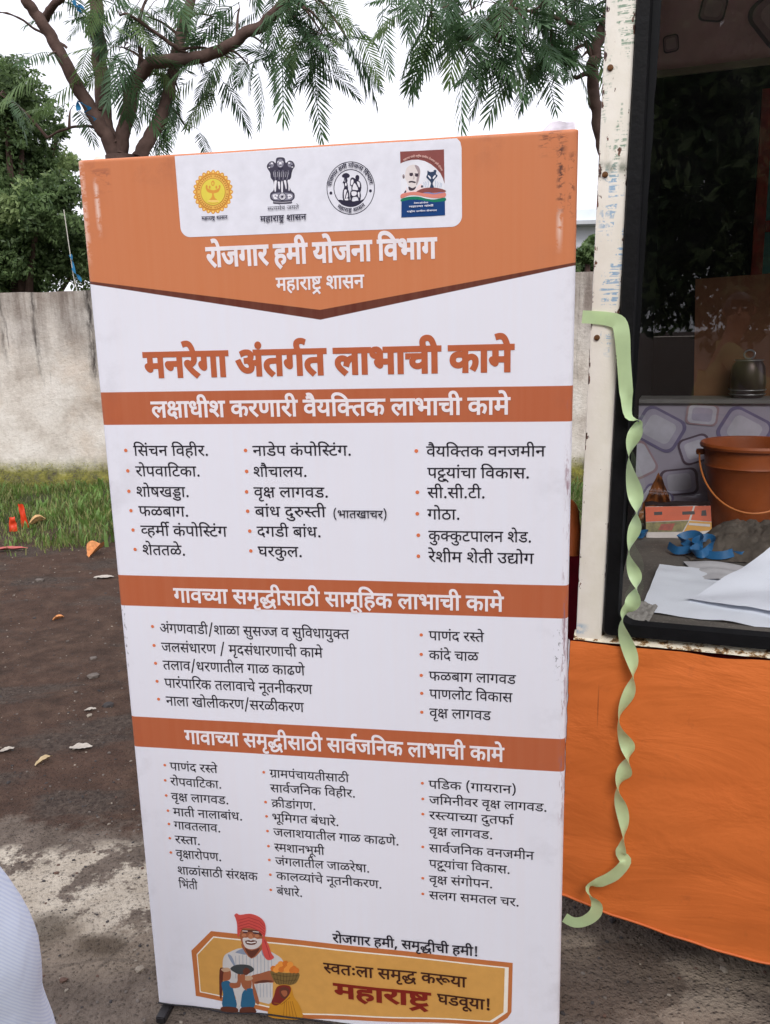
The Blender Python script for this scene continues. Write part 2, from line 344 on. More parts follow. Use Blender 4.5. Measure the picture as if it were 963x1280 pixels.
C1 = [(400, 8, 9, .14, -.4, 1), (372, 30, 10, .14, -.5, 1), (405, 45, 12, .13, -.5, 1), (422, 56, 9, .10, -.5, 1), (385, 51, 8, .11, -.4, 1), (400, 76, 4, .07, -.5, 1), (345, -10, 8, .16, -.4, 0), (435, 50, 4, .07, -.5, 1),
      (300, 10, 10, .16, .1, 0), (265, 20, 9, .14, .2, 0), (290, 73, 9, .10, .2, 0), (255, 83, 8, .10, .1, 0), (310, 80, 5, .07, .1, 0), (235, 40, 8, .12, .3, 0), (225, 83, 6, .09, .3, 0),
      (205, 103, 6, .08, .4, 0), (225, 118, 5, .07, .5, 0), (195, 153, 6, .07, .4, 0), (235, 163, 5, .07, .5, 0), (188, 93, 5, .06, .3, 0), (150, 20, 12, .14, -.1, 0), (180, 20, 10, .14, .2, 0), (155, 60, 12, .11, -.2, 0), (140, 73, 8, .09, -.3, 0),
      (112, 30, 4, .08, .2, 0), (190, -10, 12, .16, 0, 0), (60, 70, 2, .05, -.3, 0), (88, 138, 3, .05, .2, 0), (120, -20, 9, .16, 0, 0), (0, 118, 3, .06, 0, 0),
      (330, 55, 4, .07, .2, 0), (440, -30, 8, .2, -.3, 0), (250, -50, 12, .25, 0, 0), (60, -80, 6, .2, -.3, 0), (340, -70, 12, .25, -.2, 0)]
feathery_tree('feathery_tree', 'tree with feathery leaves and four spreading bare limbs rising behind the banner', (152, 200), T1, 7.0, C1, 300, 5)
T2 = [([(782, 262), (766, 222), (754, 180), (746, 140), (742, 115), (741, 90), (744, 66), (752, 40), (762, 10), (770, -40)], .07, .05, 0), ([(742, 96), (732, 92), (724, 96), (719, 97)], .028, .018, -.1), ([(742, 74), (735, 60), (733, 50)], .028, .02, 0),
      ([(765, 0), (720, -25), (660, -40), (600, -40), (540, -30)], .045, .02, -.3), ([(748, 55), (715, 30), (680, 18), (640, 10)], .025, .012, -.2)]
C2 = [(520, -4, 10, .12, -.3, 0), (555, 12, 10, .12, -.3, 0), (540, 24, 5, .07, -.3, 0), (590, 12, 10, .12, -.3, 0), (600, 35, 9, .10, -.3, 0), (594, 50, 6, .07, -.3, 0), (620, 47, 10, .10, -.3, 0), (622, 61, 6, .07, -.3, 0), (640, 29, 11, .12, -.2, 0), (650, 53, 8, .09, -.2, 0), (655, 66, 5, .06, -.2, 0),
      (670, 12, 10, .12, -.2, 0), (680, 41, 10, .10, -.2, 0), (690, 61, 5, .06, -.2, 0), (705, 22, 10, .12, 0, 0), (715, 41, 7, .09, 0, 0), (715, 66, 4, .05, 0, 0), (728, 71, 3, .04, 0, 0), (740, 12, 8, .10, .2, 0), (735, -10, 10, .14, .1, 0), (690, -10, 10, .16, 0, 0), (640, -15, 10, .16, -.2, 0), (580, -20, 10, .16, -.2, 0), (760, -20, 8, .16, 0, 0)]
feathery_tree('feathery_tree', 'feathery tree whose dark limb rises behind the white van post', (784, 268), T2, 6.2, C2, 300, 9, .10)

def leaf_cloud(blobs, n, size, seed, squash=.8):
    """leaf faces spread in shells through lumpy blobs"""
    r = np.random.default_rng(seed); w = np.array([b[3] ** 2 for b in blobs]); pick = r.choice(len(blobs), n, p=w / w.sum()); B = np.array([b[:4] for b in blobs])[pick]
    d = r.normal(size=(n, 3)); d /= np.linalg.norm(d, axis=1)[:, None]; rad = B[:, 3] * (r.random(n) ** .45) * (1 + .35 * np.sin(d[:, 0] * 7 + B[:, 0] * 3) * np.sin(d[:, 2] * 6 + B[:, 1] * 2))
    c = B[:, :3] + d * rad[:, None] * np.array([1, 1, squash]); a = r.normal(size=(n, 3)); a /= np.linalg.norm(a, axis=1)[:, None]; b_ = np.cross(a, r.normal(size=(n, 3))); b_ /= np.linalg.norm(b_, axis=1)[:, None]
    s = size * r.uniform(.6, 1.4, n)[:, None]; V = np.stack([c - a * s, c - b_ * s * .42, c + a * s, c + b_ * s * .42], 1).reshape(-1, 3); idx = np.arange(n) * 4
    me = bpy.data.meshes.new('crown'); me.vertices.add(n * 4); me.vertices.foreach_set('co', V.ravel()); me.loops.add(n * 4); me.polygons.add(n)
    me.loops.foreach_set('vertex_index', np.arange(n * 4)); me.polygons.foreach_set('loop_start', idx); me.polygons.foreach_set('loop_total', np.full(n, 4)); 
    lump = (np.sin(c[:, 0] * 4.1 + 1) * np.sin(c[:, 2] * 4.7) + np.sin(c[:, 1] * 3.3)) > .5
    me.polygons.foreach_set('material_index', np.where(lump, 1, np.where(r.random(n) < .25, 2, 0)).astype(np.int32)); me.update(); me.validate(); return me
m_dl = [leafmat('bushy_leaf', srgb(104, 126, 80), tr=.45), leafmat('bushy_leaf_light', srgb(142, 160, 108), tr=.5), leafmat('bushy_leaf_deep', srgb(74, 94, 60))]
def bushy_tree(name, label, x, y, blobs, n, size, seed, trunk=.16, cat='tree', group=None):
    e = empty(name, (x, y, 0), 0, label, cat, group); zt = max(b[2] for b in blobs); r = random.Random(seed)
    b = MB(); b.tube([(0, 0, -.1), (.03, .02, .8), (-.02, 0, zt * .45), (.05, 0, zt * .7)], [trunk * 1.3, trunk, trunk * .8, trunk * .4], 10)
    for q in blobs[::2]: b.tube(cr_path([(0, 0, zt * .3), (q[0] * .4, q[1] * .4, q[2] * .75), q[:3]], 4), [.07 - .006 * i for i in range(9)], 6)
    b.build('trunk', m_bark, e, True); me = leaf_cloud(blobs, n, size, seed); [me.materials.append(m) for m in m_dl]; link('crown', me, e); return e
rb_ = random.Random(3)
def blobs_px(pts, Y, x0):
    out = []
    for px, py, rp_ in pts:
        p = at_depth(px, py, Y + rb_.uniform(-.8, .8)); out.append((p.x - x0, p.y - Y, p.z, rp_ * Y / FOCAL))
    return out
pts = [(5, 110, 40), (-30, 170, 60), (30, 150, 42), (60, 205, 30), (20, 210, 50), (78, 240, 24), (50, 260, 42), (85, 290, 30), (20, 280, 50), (-30, 260, 70), (95, 335, 24), (60, 325, 42), (10, 335, 50), (120, 300, 40), (150, 345, 50), (-50, 330, 70), (75, 165, 12), (88, 205, 14), (10, 85, 16), (200, 360, 50), (30, 365, 30)]
xb = at_depth(20, 300, 12).x
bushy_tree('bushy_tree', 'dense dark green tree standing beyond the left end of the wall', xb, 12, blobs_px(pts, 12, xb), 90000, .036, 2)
pts = [(-140, 150, 70), (-190, 230, 80), (-130, 260, 70), (-220, 320, 80), (-150, 340, 70), (-90, 300, 50)]
xb = at_depth(-160, 300, 13).x; bushy_tree('bushy_tree', 'second dense tree further left beyond the wall', xb, 13, blobs_px(pts, 13, xb), 26000, .07, 4)
# bush beyond the wall at the right gap
pts = [(735, 318, 14), (728, 330, 14), (745, 305, 14), (756, 325, 20), (780, 330, 26), (700, 335, 20)]
xb = at_depth(735, 330, 10).x; bushy_tree('green_bush', 'bright green bush showing over the wall between banner and post', xb, 10, blobs_px(pts, 10, xb), 14000, .035, 6, .05, 'bush')

# building in the distance, right of the banner
hb = empty('flat_roofed_building', (0, 0, 0), 0, 'pale building with a flat projecting roof slab far beyond the wall', 'building')
p0 = at_depth(700, 276, 38); hb.location = (p0.x, 38, 0); zr = at_depth(735, 276, 38).z
m_bw = plain('pale_render', srgb(206, 208, 214), .8, .06, 2); m_bg = plain('grey_render', srgb(170, 172, 176), .8, .08, 2)
MB().box((-.6, .6, 0), (12, 9, zr - .02)).build('wall', m_bw, hb)
MB().box((-.3, 0, zr), (12.6, 9.6, zr + .48)).build('roof_slab', plain('slab_paint', srgb(214, 222, 230), .7, .05, 2), hb)
MB().box((-1.0, -.3, zr - .16), (12.9, 9.9, zr - .005)).build('eave', m_bg, hb)
for i in range(5):
    f = MB().box((.2 + i * 2.4, .56, zr - 2.9), (1.6 + i * 2.4, .598, zr - 1.0)).build('window', m_bg, hb)
    MB().box((.28 + i * 2.4, .545, zr - 2.82), (1.52 + i * 2.4, .558, zr - 1.08)).build('pane', plain('far_glass', srgb(54, 62, 70), .2), f)
MB().box((.0, .3, 0), (.55, .598, zr - .17)).build('pilaster', m_bg, hb)

# ------------------------------------------------------------------ grass, weeds, stones, litter
def blades(n, region, hmin, hmax, seed, wid=.006, cond=None):
    r = np.random.default_rng(seed); V = []; F = []; k = 0
    while k < n:
        x = r.uniform(region[0], region[1]); y = r.uniform(region[2], region[3])
        dens = .5 + .9 * nz(x * 1.1, y * 1.3, 4) + .4 * nz(x * 4, y * 4, 2)
        if cond and not cond(x, y, dens, r): k += .2; continue
        k += 1; h = r.uniform(hmin, hmax) * (.7 + .6 * max(0, dens)); a = r.uniform(0, 6.28); l = r.uniform(.2, .9) * h; z = gz(x, y) - .005; dx, dy = math.cos(a), math.sin(a); w = wid * r.uniform(.6, 1.3); m = len(V)
        V += [(x - dy * w, y + dx * w, z), (x + dy * w, y - dx * w, z), (x + dx * l * .35 + dy * w * .7, y + dy * l * .35 - dx * w * .7, z + h * .65), (x + dx * l * .35 - dy * w * .7, y + dy * l * .35 + dx * w * .7, z + h * .65), (x + dx * l, y + dy * l, z + h)]
        F += [(m, m + 1, m + 2, m + 3), (m + 3, m + 2, m + 4)]
    return V, F
def wy(x): return WA.y + (x - WA.x) * (WB.y - WA.y) / (WB.x - WA.x)
def gcond(x, y, d, r):
    f = (y - 5.85 - .35 * nz(x * .9, 3)) / 1.2
    if y > wy(x) - .03: return False
    return r.random() < min(1, max(0, f)) * max(0, -.1 + 1.5 * d)
m_grass = [leafmat('grass_green', srgb(104, 124, 62), var=.6, sc=2.2), leafmat('grass_pale', srgb(142, 140, 90), var=.4, sc=6)]
V, F = blades(42000, (-5.6, 3.5, 5.7, 8.95), .02, .085, 1, .0035, gcond); tag(mesh('grass', V, F, m_grass[0]), 'green grass along the foot of the wall', 'grass', kind='stuff')
V, F = blades(14000, (-5.6, 3.5, 5.7, 8.8), .025, .10, 2, .004, gcond); tag(mesh('dry_grass', V, F, m_grass[1]), 'pale dry grass mixed into the verge', 'grass', kind='stuff')
V, F = blades(3600, (-5.6, 3.5, 5.9, 8.9), .05, .12, 3, .013, gcond); tag(mesh('weeds', V, F, leafmat('weed_green', srgb(104, 134, 68), var=.5, sc=3)), 'broad leaved weeds in the verge', 'weeds', kind='stuff')
def moss(n, seed):
    r = np.random.default_rng(seed); V = []; F = []
    for _ in range(n):
        x = r.uniform(-6, 4); y = wy(x) - .02; z = .0 + .24 * r.random() ** 1.6; a = r.uniform(0, 6.28); s = r.uniform(.005, .014); m = len(V)
        V += [(x, y, z), (x + s * math.cos(a), y - s * .8, z + s * math.sin(a)), (x + s * .6 * math.cos(a + 1.2), y - s * .3, z + s * .6 * math.sin(a + 1.2))]; F.append((m, m + 1, m + 2))
    return V, F
V, F = moss(16000, 5); tag(mesh('wall_moss', V, F, leafmat('moss', srgb(150, 150, 60), var=.4, sc=6)), 'yellow green moss on the foot of the wall', 'moss', kind='stuff')
ms = [plain('stone_grey', srgb(104, 96, 90), .85, .3, 9), plain('stone_dark', srgb(62, 58, 58), .85, .3, 9), plain('stone_pale', srgb(146, 136, 124), .85, .2, 9), plain('stone_red', srgb(94, 72, 62), .85, .2, 9)]
def stone(r, s):
    bm = bmesh.new(); bmesh.ops.create_icosphere(bm, subdivisions=1, radius=1); q = r.random() * 99
    for v in bm.verts: v.co = Vector((v.co.x * s, v.co.y * s * .75, v.co.z * s * .5)) * (1 + .45 * nz(v.co.x * 1.6 + q, v.co.y * 1.6, v.co.z * 1.6))
    bm.verts.index_update(); o = ([v.co.copy() for v in bm.verts], [[v.index for v in f.verts] for f in bm.faces]); bm.free(); return o
b = MB(); r = random.Random(7); protos = [stone(r, 1) for _ in range(8)]
for i in range(6500):
    y = .9 + 6.3 * r.random() ** .8; x = r.uniform(-.85, .62) * y * .75 + r.gauss(0, .2); s = r.uniform(.0022, .0065) * (1 + (r.random() < .03) * .9); V, F = protos[i % 8]; a = r.uniform(0, 6.28); M = Matrix.Translation((x, y, gz(x, y) + s * .15)) @ Matrix.Rotation(a, 4, 'Z') @ Matrix.Scale(s, 4)
    b.add([M @ v for v in V], F, r.choice((0, 0, 1, 1, 1, 0, 2, 3)))
tag(b.build('gravel', ms), 'small loose gravel scattered over the ground', 'gravel', kind='stuff')
def ground_thing(name, px, py, label, cat, group=None):
    p = at_height(px, py); p.z = gz(p.x, p.y); return empty(name, p, 0, label, cat, group)
for px, py, s, mi, lab in ((117, 846, .030, 0, 'flat grey stone on the soil, largest of those left of the banner'), (135, 880, .026, 1, 'dark grey stone on the soil close to the banner edge'), (117, 822, .02, 0, 'small grey stone just above the flat grey stone'), (112, 893, .016, 2, 'small pale stone left of the dark grey stone'),
                           (80, 1226, .012, 3, 'reddish pebble on the concrete beside the blue sleeve'), (163, 1064, .010, 2, 'white chip lying on the dark edge of the concrete'), (50, 727, .032, 0, 'low grey lump of stone on the soil below the grass'), (175, 1212, .014, 2, 'pale pebble on the concrete near the foot of the banner')):
    e = ground_thing('stone', px, py, lab, 'stone', None); V, F = stone(r, s); mesh('stone_lump', [v + Vector((0, 0, s * .2)) for v in V], F, ms[mi], e)
def scrap(name, px, py, L, W_, rise, m_, label, cat, rz=0, seed=1):
    e = ground_thing(name, px, py, label, cat); e.rotation_euler = (0, 0, rz)
    def fn(a, c):
        w = math.sin(math.pi * min(.97, max(.05, a))) ** .7; return (L * (a - .5), W_ * (c - .5) * w, .004 + rise * abs(c - .5) * 2 * w + rise * a * .6 + .006 * nz(a * 5, c * 4, seed))
    mesh(name + '_blade' if cat == 'leaf' else 'scrap_sheet', *grid(12, 8, fn), m_, e, True)
m_dry = plain('dry_leaf', srgb(206, 142, 92), .7, .3, 40, .2); m_redc = plain('red_plastic', srgb(214, 66, 34), .4, .1, 20); 
scrap('fallen_leaf', 121, 696, .16, .11, .07, m_dry, 'curled tan dry leaf lying on soil beside the banner edge', 'leaf', 1.2)
scrap('fallen_leaf', 47, 656, .14, .09, .06, plain('tan_leaf', srgb(198, 160, 112), .7, .3, 40), 'tan dry leaf in the grass beside the red scraps', 'leaf', .5, 3)
scrap('fallen_leaf', 73, 772, .06, .035, .02, m_dry, 'small orange dry leaf alone on the dark gravel', 'leaf', .3, 4)
scrap('fallen_leaf', 55, 950, .07, .025, .015, plain('straw_leaf', srgb(196, 176, 140), .7), 'narrow straw coloured leaf on the soil', 'leaf', .9, 5)
def upright_scrap(px, py, h, w, label, seed, m_=m_redc):
    e = ground_thing('red_scrap', px, py, label, 'litter'); mesh('scrap_sheet', *grid(6, 8, lambda a, c: ((a - .5) * w * (1 - .3 * c) + .02 * c * (seed - 1), .02 * nz(a * 3, c * 3, seed), h * c + .01 * nz(a * 4, 1, seed))), m_, e, True)
upright_scrap(17, 662, .12, .07, 'short orange red plastic scrap standing in the grass at left', 1); upright_scrap(32, 658, .20, .06, 'taller orange red plastic strip standing in the grass', 0)
scrap('red_scrap', 9, 690, .30, .07, .02, plain('faded_red_cloth', srgb(176, 96, 90), .7), 'faded red cloth strip lying at the edge of the grass', 'litter', .05, 6)
for px, py, L, lab, sd in ((101, 932, .11, 'crumpled white paper bits on soil, level with the third orange band', 1), (113, 886, .06, 'small white paper shred just left of the pale stone', 2), (8, 936, .07, 'white paper shred at the far left of the soil', 3), (130, 722, .16, 'thin pale twig of paper beside the second orange band', 4)):
    scrap('paper_scrap', px, py, L * .8, L * .4, .006, plain('scrap_white', srgb(176, 168, 158), .7, .2, 60), lab, 'litter', R.uniform(-.6, .6), sd)
# blue cloth knotted on the tree and hanging at the wall
def rag_strip(px, py, Y, pts, w, label, m_):
    e = empty('cloth_strip', at_depth(px, py, Y), 0, label, 'cloth'); P = cr_path([at_depth(a, b_, Y) - e.location for a, b_ in pts], 4); V = []; F = []
    for i, p in enumerate(P):
        s = Vector((math.cos(i * .5), math.sin(i * .5), .3)) * w * (.6 + .5 * abs(nz(i * .6, 2))); V += [p - s, p + s]
        if i: n = 2 * i; F.append((n - 2, n - 1, n + 1, n))
    mesh('strip', V, F, m_, e, True)
m_bc = plain('blue_cloth', srgb(46, 128, 176), .6, .2, 20, trans=.2)
rag_strip(105, 128, 6.6, [(99, 138), (97, 126), (103, 130), (112, 136), (106, 141), (116, 146), (119, 150)], .028, 'blue cloth strip knotted round the leftmost limb', m_bc)
rag_strip(98, 5, 6.6, [(92, 0), (96, 10), (102, 16), (98, 6), (106, 12)], .022, 'blue cloth scrap caught high in the foliage', m_bc)
rag_strip(94, 325, 8.4, [(88, 318), (91, 326), (93, 340), (98, 345), (102, 352)], .022, 'blue cloth strip hanging on a string in front of the dark tree', m_bc)
se = empty('hanging_string', at_depth(88, 318, 8.4), 0, 'thin pale string hanging from the tree down to the wall', 'string')
MB().tube([at_depth(a, b_, 8.4) - Vector(se.location) for a, b_ in ((80, 262), (84, 290), (88, 318), (92, 345), (97, 366))], .004, 5).build('string_line', plain('string', srgb(210, 205, 195), .7), se)

# ------------------------------------------------------------------ chair seen in the gap
ch = empty('chair', (.36, 2.42, gz(.36, 2.42)), math.radians(8), 'chair with orange rounded top rail and dark red cover in the gap behind the banner', 'chair')
m_or = plain('orange_wood', srgb(206, 112, 56), .4, .12, 10, .5); m_mr = plain('dark_red_fabric', srgb(112, 20, 36), .85, .2, 30, .15)
b = MB(); Pz = cr_path([(-.20, 0, .83), (-.20, 0, .92), (-.17, 0, .99), (0, .01, 1.0), (.17, 0, .99), (.20, 0, .92), (.20, 0, .83)], 6); b.tube(Pz, .022, 10); b.build('back_frame', m_or, ch, True)
MB().box((-.178, -.02, .50), (.178, .02, .90), bevel=.01).build('backrest', m_mr, ch); MB().box((-.21, -.46, .42), (.21, -.01, .49), bevel=.02).build('seat', m_mr, ch)
MB().box((.165, -.02, .05), (.228, .03, .835), bevel=.005).build('cover_edge', m_mr, ch)
for x in (-.19, .19):
    for y in (-.43, 0): MB().tube([(x, y, 0), (x, y, .44 if y else .72)], .018, 8).build('leg', m_or, ch, True)

# ------------------------------------------------------------------ unseen trees added behind the viewer to darken the reflection in the glass
for k, (x, y, lab) in enumerate(((-4.6, -8.5, 'leafy tree added behind the viewpoint to darken the window reflection, leftmost of four'), (.0, -9.5, 'leafy tree added behind the viewpoint to darken the window reflection, second from the left'), (4.2, -8.6, 'leafy tree added behind the viewpoint to darken the window reflection, third from the left'), (8.4, -7.6, 'leafy tree added behind the viewpoint to darken the window reflection, rightmost of four'))):
    if k == 0:
        bl = [(0, 0, 4.6, 1.7), (1.6, .3, 3.9, 1.7), (-1.7, -.2, 4.1, 1.7), (.4, 1.0, 2.7, 1.9), (-.8, -1.0, 2.2, 1.8), (2.2, -.6, 2.3, 1.7), (-2.6, .4, 2.4, 1.7)]
        t0 = bushy_tree('added_reflection_tree', lab, x, y, bl, 60000, .085, 30, .2, group='trees added behind the viewpoint'); t0.scale = (1, 1, 1.2)
    else:
        c = t0.copy(); COL.objects.link(c); c.location = (x, y, 0); c['label'] = lab; c.rotation_euler = (0, 0, k * 1.3)
        for o in list(t0.children): d = o.copy(); COL.objects.link(d); d.parent = c
        c.scale = (1.15, 1.15, 1.15 + .08 * k)

# ------------------------------------------------------------------ the display van (local frame: x along the face, y into the van, z up)
VYAW = math.radians(-20); VO = Vector((0.41118, 1.75, 0))
VM = Matrix.Translation(VO) @ Matrix.Rotation(VYAW, 4, 'Z')
def vloc(x, y, z): return VM @ Vector((x, y, z))
van = empty('display_van', VO, VYAW, 'old white van body with a dark rubber-edged window and orange cloth tied round its foot', 'van')

def white_paint():
    t = NT('chipped_white_paint'); x, y, z = t.xyz()
    c = t.ramp(t.noise(14, 5, .6), [(.3, srgb(236, 230, 216)), (.7, srgb(247, 242, 232))])
    # remains of printed paper: rows of green and blue print in the upper part
    rows = t.noise(1, 2, .6, stretch=(14, 1, 190)); let = t.noise(1, 2, .6, stretch=(90, 1, 110))
    patch = t.ramp(t.noise(1, 4, .65, stretch=(30, 1, 9)), [(.50, 0.0), (.56, 1.0)])
    pr = t.math('MULTIPLY', t.math('MULTIPLY', t.ramp(rows, [(.48, 0.0), (.54, 1.0)]), t.ramp(let, [(.42, 0.0), (.5, 1.0)])), patch)
    zone = t.math('MULTIPLY', t.step(z, 1.46, .02), t.step(x, .03, .008)); gr = t.step(z, 1.80, .02)
    c = t.mix(t.math('MULTIPLY', t.math('MULTIPLY', pr, zone), .8), c, t.mix(gr, srgb(120, 168, 206), srgb(96, 138, 112)))
    # a dirty band and grey smears
    bd = t.math('SUBTRACT', 1, t.math('MULTIPLY', t.math('ABSOLUTE', t.math('SUBTRACT', z, 1.805)), 45), clamp=True)
    c = t.mix(t.math('MULTIPLY', bd, t.ramp(t.noise(50, 4), [(.4, 0.0), (.65, .8)])), c, srgb(84, 96, 76))
    bl = t.math('SUBTRACT', 1, t.step(t.math('ABSOLUTE', t.math('SUBTRACT', z, .862)), .010, .004)); c = t.mix(t.math('MULTIPLY', t.math('MULTIPLY', bl, t.math('SUBTRACT', 1, t.step(x, .020, .010))), t.ramp(t.noise(45, 4), [(.42, 0.0), (.55, .9)])), c, srgb(130, 176, 206))
    sm = t.ramp(t.noise(1, 5, .7, stretch=(40, 1, 7)), [(.62, 0.0), (.74, .25)]); c = t.mix(sm, c, srgb(186, 176, 150))
    # chips down to brown rust, mostly along the outer edge
    edge = t.math('SUBTRACT', t.math('ADD', t.math('MULTIPLY', t.math('SUBTRACT', z, .854), .0224), .010), x)
    em = t.ramp(t.math('MULTIPLY', edge, 60), [(.0, 0.0), (.7, .16)]); inn = t.ramp(t.math('SUBTRACT', x, t.math('MULTIPLY', t.math('SUBTRACT', z, .854), .0224)), [(.047, 0.0), (.058, .1)])
    hiz = t.ramp(t.math('SUBTRACT', z, .9), [(.35, 0.0), (.6, .05)])
    chip = t.math('ADD', t.noise(1, 5, .62, stretch=(55, 30, 26)), t.math('ADD', t.math('ADD', em, inn), hiz))
    cm = t.ramp(chip, [(.69, 0.0), (.70, 1.0)]); c = t.mix(cm, c, t.ramp(t.noise(60, 4), [(.35, srgb(52, 36, 32)), (.7, srgb(124, 84, 66))]))
    sp = t.ramp(t.noise(150, 2), [(.76, 0.0), (.78, .6)]); c = t.mix(sp, c, srgb(70, 60, 56))
    t.bump(t.math('SUBTRACT', t.noise(90, 3), t.math('MULTIPLY', cm, 1.5)), .35, .0015)
    return t.fin(c, .45, .4)
m_wpaint = white_paint()
m_gasket = plain('black_rubber', srgb(11, 11, 14), .6, .3, 30, .2, bump=.3, bscale=60)
m_body = plain('maroon_body_paint', srgb(120, 24, 34), .4, .2, 6, .5)
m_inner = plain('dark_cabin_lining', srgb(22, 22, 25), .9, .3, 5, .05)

# corner post, its face leaning a little with the window
def lean(z): return .0224 * (z - .854)
def post_fn(prof):
    V = []; F = []; zs = [.838 + i * .04 for i in range(50)]
    for z in zs:
        for k, (x, y) in enumerate(prof): V.append((x + lean(z) + .0008 * nz(z * 13, k), y, z))
    n = len(prof)
    for j in range(len(zs) - 1):
        for k in range(n): a = j * n + k; b = j * n + (k + 1) % n; F.append((a, b, b + n, a + n))
    F += [tuple(range(n - 1, -1, -1)), tuple(range((len(zs) - 1) * n, len(zs) * n))]
    return V, F
b = MB(); b.add(*post_fn([(0, .006), (.0015, .0015), (.006, 0), (.050, 0), (.0545, .002), (.0555, .03), (.0555, .12), (0, .12)])); b.build('corner_post', m_wpaint, van, True)
for z, s in ((1.795, 0), (1.485, 1), (1.985, 0)):
    o = MB().lathe([(.0, -.004), (.003, -.004), (.0055, -.003), (.006, 0)], n=14).build('screw', plain('rusty_screw', srgb(104, 70, 40), .6, .5, 200, .5, .5), van, True); o.rotation_euler = (math.radians(-90), 0, 0); o.location = (.014 + lean(z), 0, z)
# thin painted sill over the cloth
b = MB(); Vv, Ff = grid(90, 4, lambda a, c: (-.004 + 2.6 * a, -.006 + .02 * c if c < .9 else .02, .838 + .014 * c + .0015 * nz(a * 80, c)))
b.add(Vv, Ff)
def sill_paint():
    t = NT('flaking_sill_paint'); n = t.noise(1, 5, .7, stretch=(40, 30, 90))
    return t.fin(t.ramp(n, [(.40, srgb(48, 34, 26)), (.46, srgb(150, 110, 60)), (.5, srgb(222, 212, 190)), (.62, srgb(232, 224, 206)), (.68, srgb(120, 84, 54))]), .6)
b.build('sill', sill_paint(), van)
# rubber surround: outer rectangle, inner rounded opening
WZ0, WZ1, WX1 = .8535, 2.42, 2.35
def rr(x0, x1, z0, z1, r, n=8, ln=0):
    P = []
    for cx, cz, a in ((x0 + r, z0 + r, 180), (x1 - r, z0 + r, 270), (x1 - r, z1 - r, 0), (x0 + r, z1 - r, 90)):
        P += [(cx + r * math.cos(math.radians(a + 90 * k / n)), cz + r * math.sin(math.radians(a + 90 * k / n))) for k in range(n + 1)]
    return [(x + ln * max(0, z - .95) * max(0, 1 - (x - x0) / .5), z) for x, z in P]
def ring_mesh(O, I, yo, yi):
    n = len(O); V = [(x, yo, z) for x, z in O] + [(x + (i[0] - x) * .1, yo - .012, z + (i[1] - z) * .1) for (x, z), i in zip(O, I)] + [(x + (i[0] - x) * .85, yo - .010, z + (i[1] - z) * .85) for (x, z), i in zip(O, I)] + [(x, yi, z) for x, z in I]
    F = [(r * n + k, r * n + (k + 1) % n, (r + 1) * n + (k + 1) % n, (r + 1) * n + k) for r in range(3) for k in range(n)]
    return V, F
Oo = rr(.0565, WX1 + .05, WZ0, WZ1 + .05, .012, 8, .0224); Oi = rr(.094, WX1, WZ0 + .035, WZ1, .035, 8, .016)
b = MB(); b.add(*ring_mesh(Oo, Oi, .004, .012)); b.build('window_gasket', m_gasket, van, True)
# painted black border on the glass, uneven inner edge where film was scraped away
bz = [.885 + i * .02 for i in range(77)]
def edge_x(z):
    base = .094 + .002 + max(0, min(1, (z - 1.0) / 1.1)) * .031
    return base + .003 * nz(z * 18, 1) + .006 * max(0, nz(z * 9, 5)) * (z < 1.3) - .012 * math.exp(-((z - .93) / .03) ** 2)
V = []; F = []
for i, z in enumerate(bz): V += [(.088, .0105, z), (edge_x(z), .0105, z), (edge_x(z), .0125, z)]
for i in range(len(bz) - 1): a = 3 * i; F += [(a, a + 1, a + 4, a + 3), (a + 1, a + 2, a + 5, a + 4)]
mesh('black_film_border', V, F, plain('black_film', srgb(11, 12, 16), .5, .3, 12, .2), van)

def glass_mat():
    t = NT('window_glass'); n, l = t.n, t.l
    tr = n.new('ShaderNodeBsdfTransparent'); tr.inputs['Color'].default_value = (.94, .95, .96, 1)
    gl = n.new('ShaderNodeBsdfGlossy'); gl.inputs['Roughness'].default_value = .012; gl.inputs['Color'].default_value = (1, 1, 1, 1)
    ge = n.new('ShaderNodeNewGeometry'); dt = n.new('ShaderNodeVectorMath'); dt.operation = 'DOT_PRODUCT'; l.new(ge.outputs['Incoming'], dt.inputs[0]); l.new(ge.outputs['Normal'], dt.inputs[1])
    cs = t.math('ABSOLUTE', dt.outputs['Value']); fac = t.math('ADD', .065, t.math('MULTIPLY', t.math('POWER', t.math('SUBTRACT', 1, cs, clamp=True), 5), .9), clamp=True)
    m1 = n.new('ShaderNodeMixShader'); l.new(fac, m1.inputs[0]); l.new(tr.outputs[0], m1.inputs[1]); l.new(gl.outputs[0], m1.inputs[2])
    df = n.new('ShaderNodeBsdfDiffuse'); df.inputs['Color'].default_value = (.45, .45, .45, 1)
    sp = t.math('ADD', t.ramp(t.voro(70, 'F1', 'Distance'), [(.04, .14), (.07, 0.0)]), t.ramp(t.noise(3, 6, .75), [(.45, .002), (.8, .014)]))
    m2 = n.new('ShaderNodeMixShader'); l.new(sp, m2.inputs[0]); l.new(m1.outputs[0], m2.inputs[1]); l.new(df.outputs[0], m2.inputs[2])
    l.new(m2.outputs[0], t.out.inputs['Surface']); return t.m
mesh('window_pane', [(.08, .014, .87), (WX1 + .01, .014, .87), (WX1 + .01, .014, WZ1 + .01), (.08, .014, WZ1 + .01)], [(0, 1, 2, 3)], glass_mat(), van)

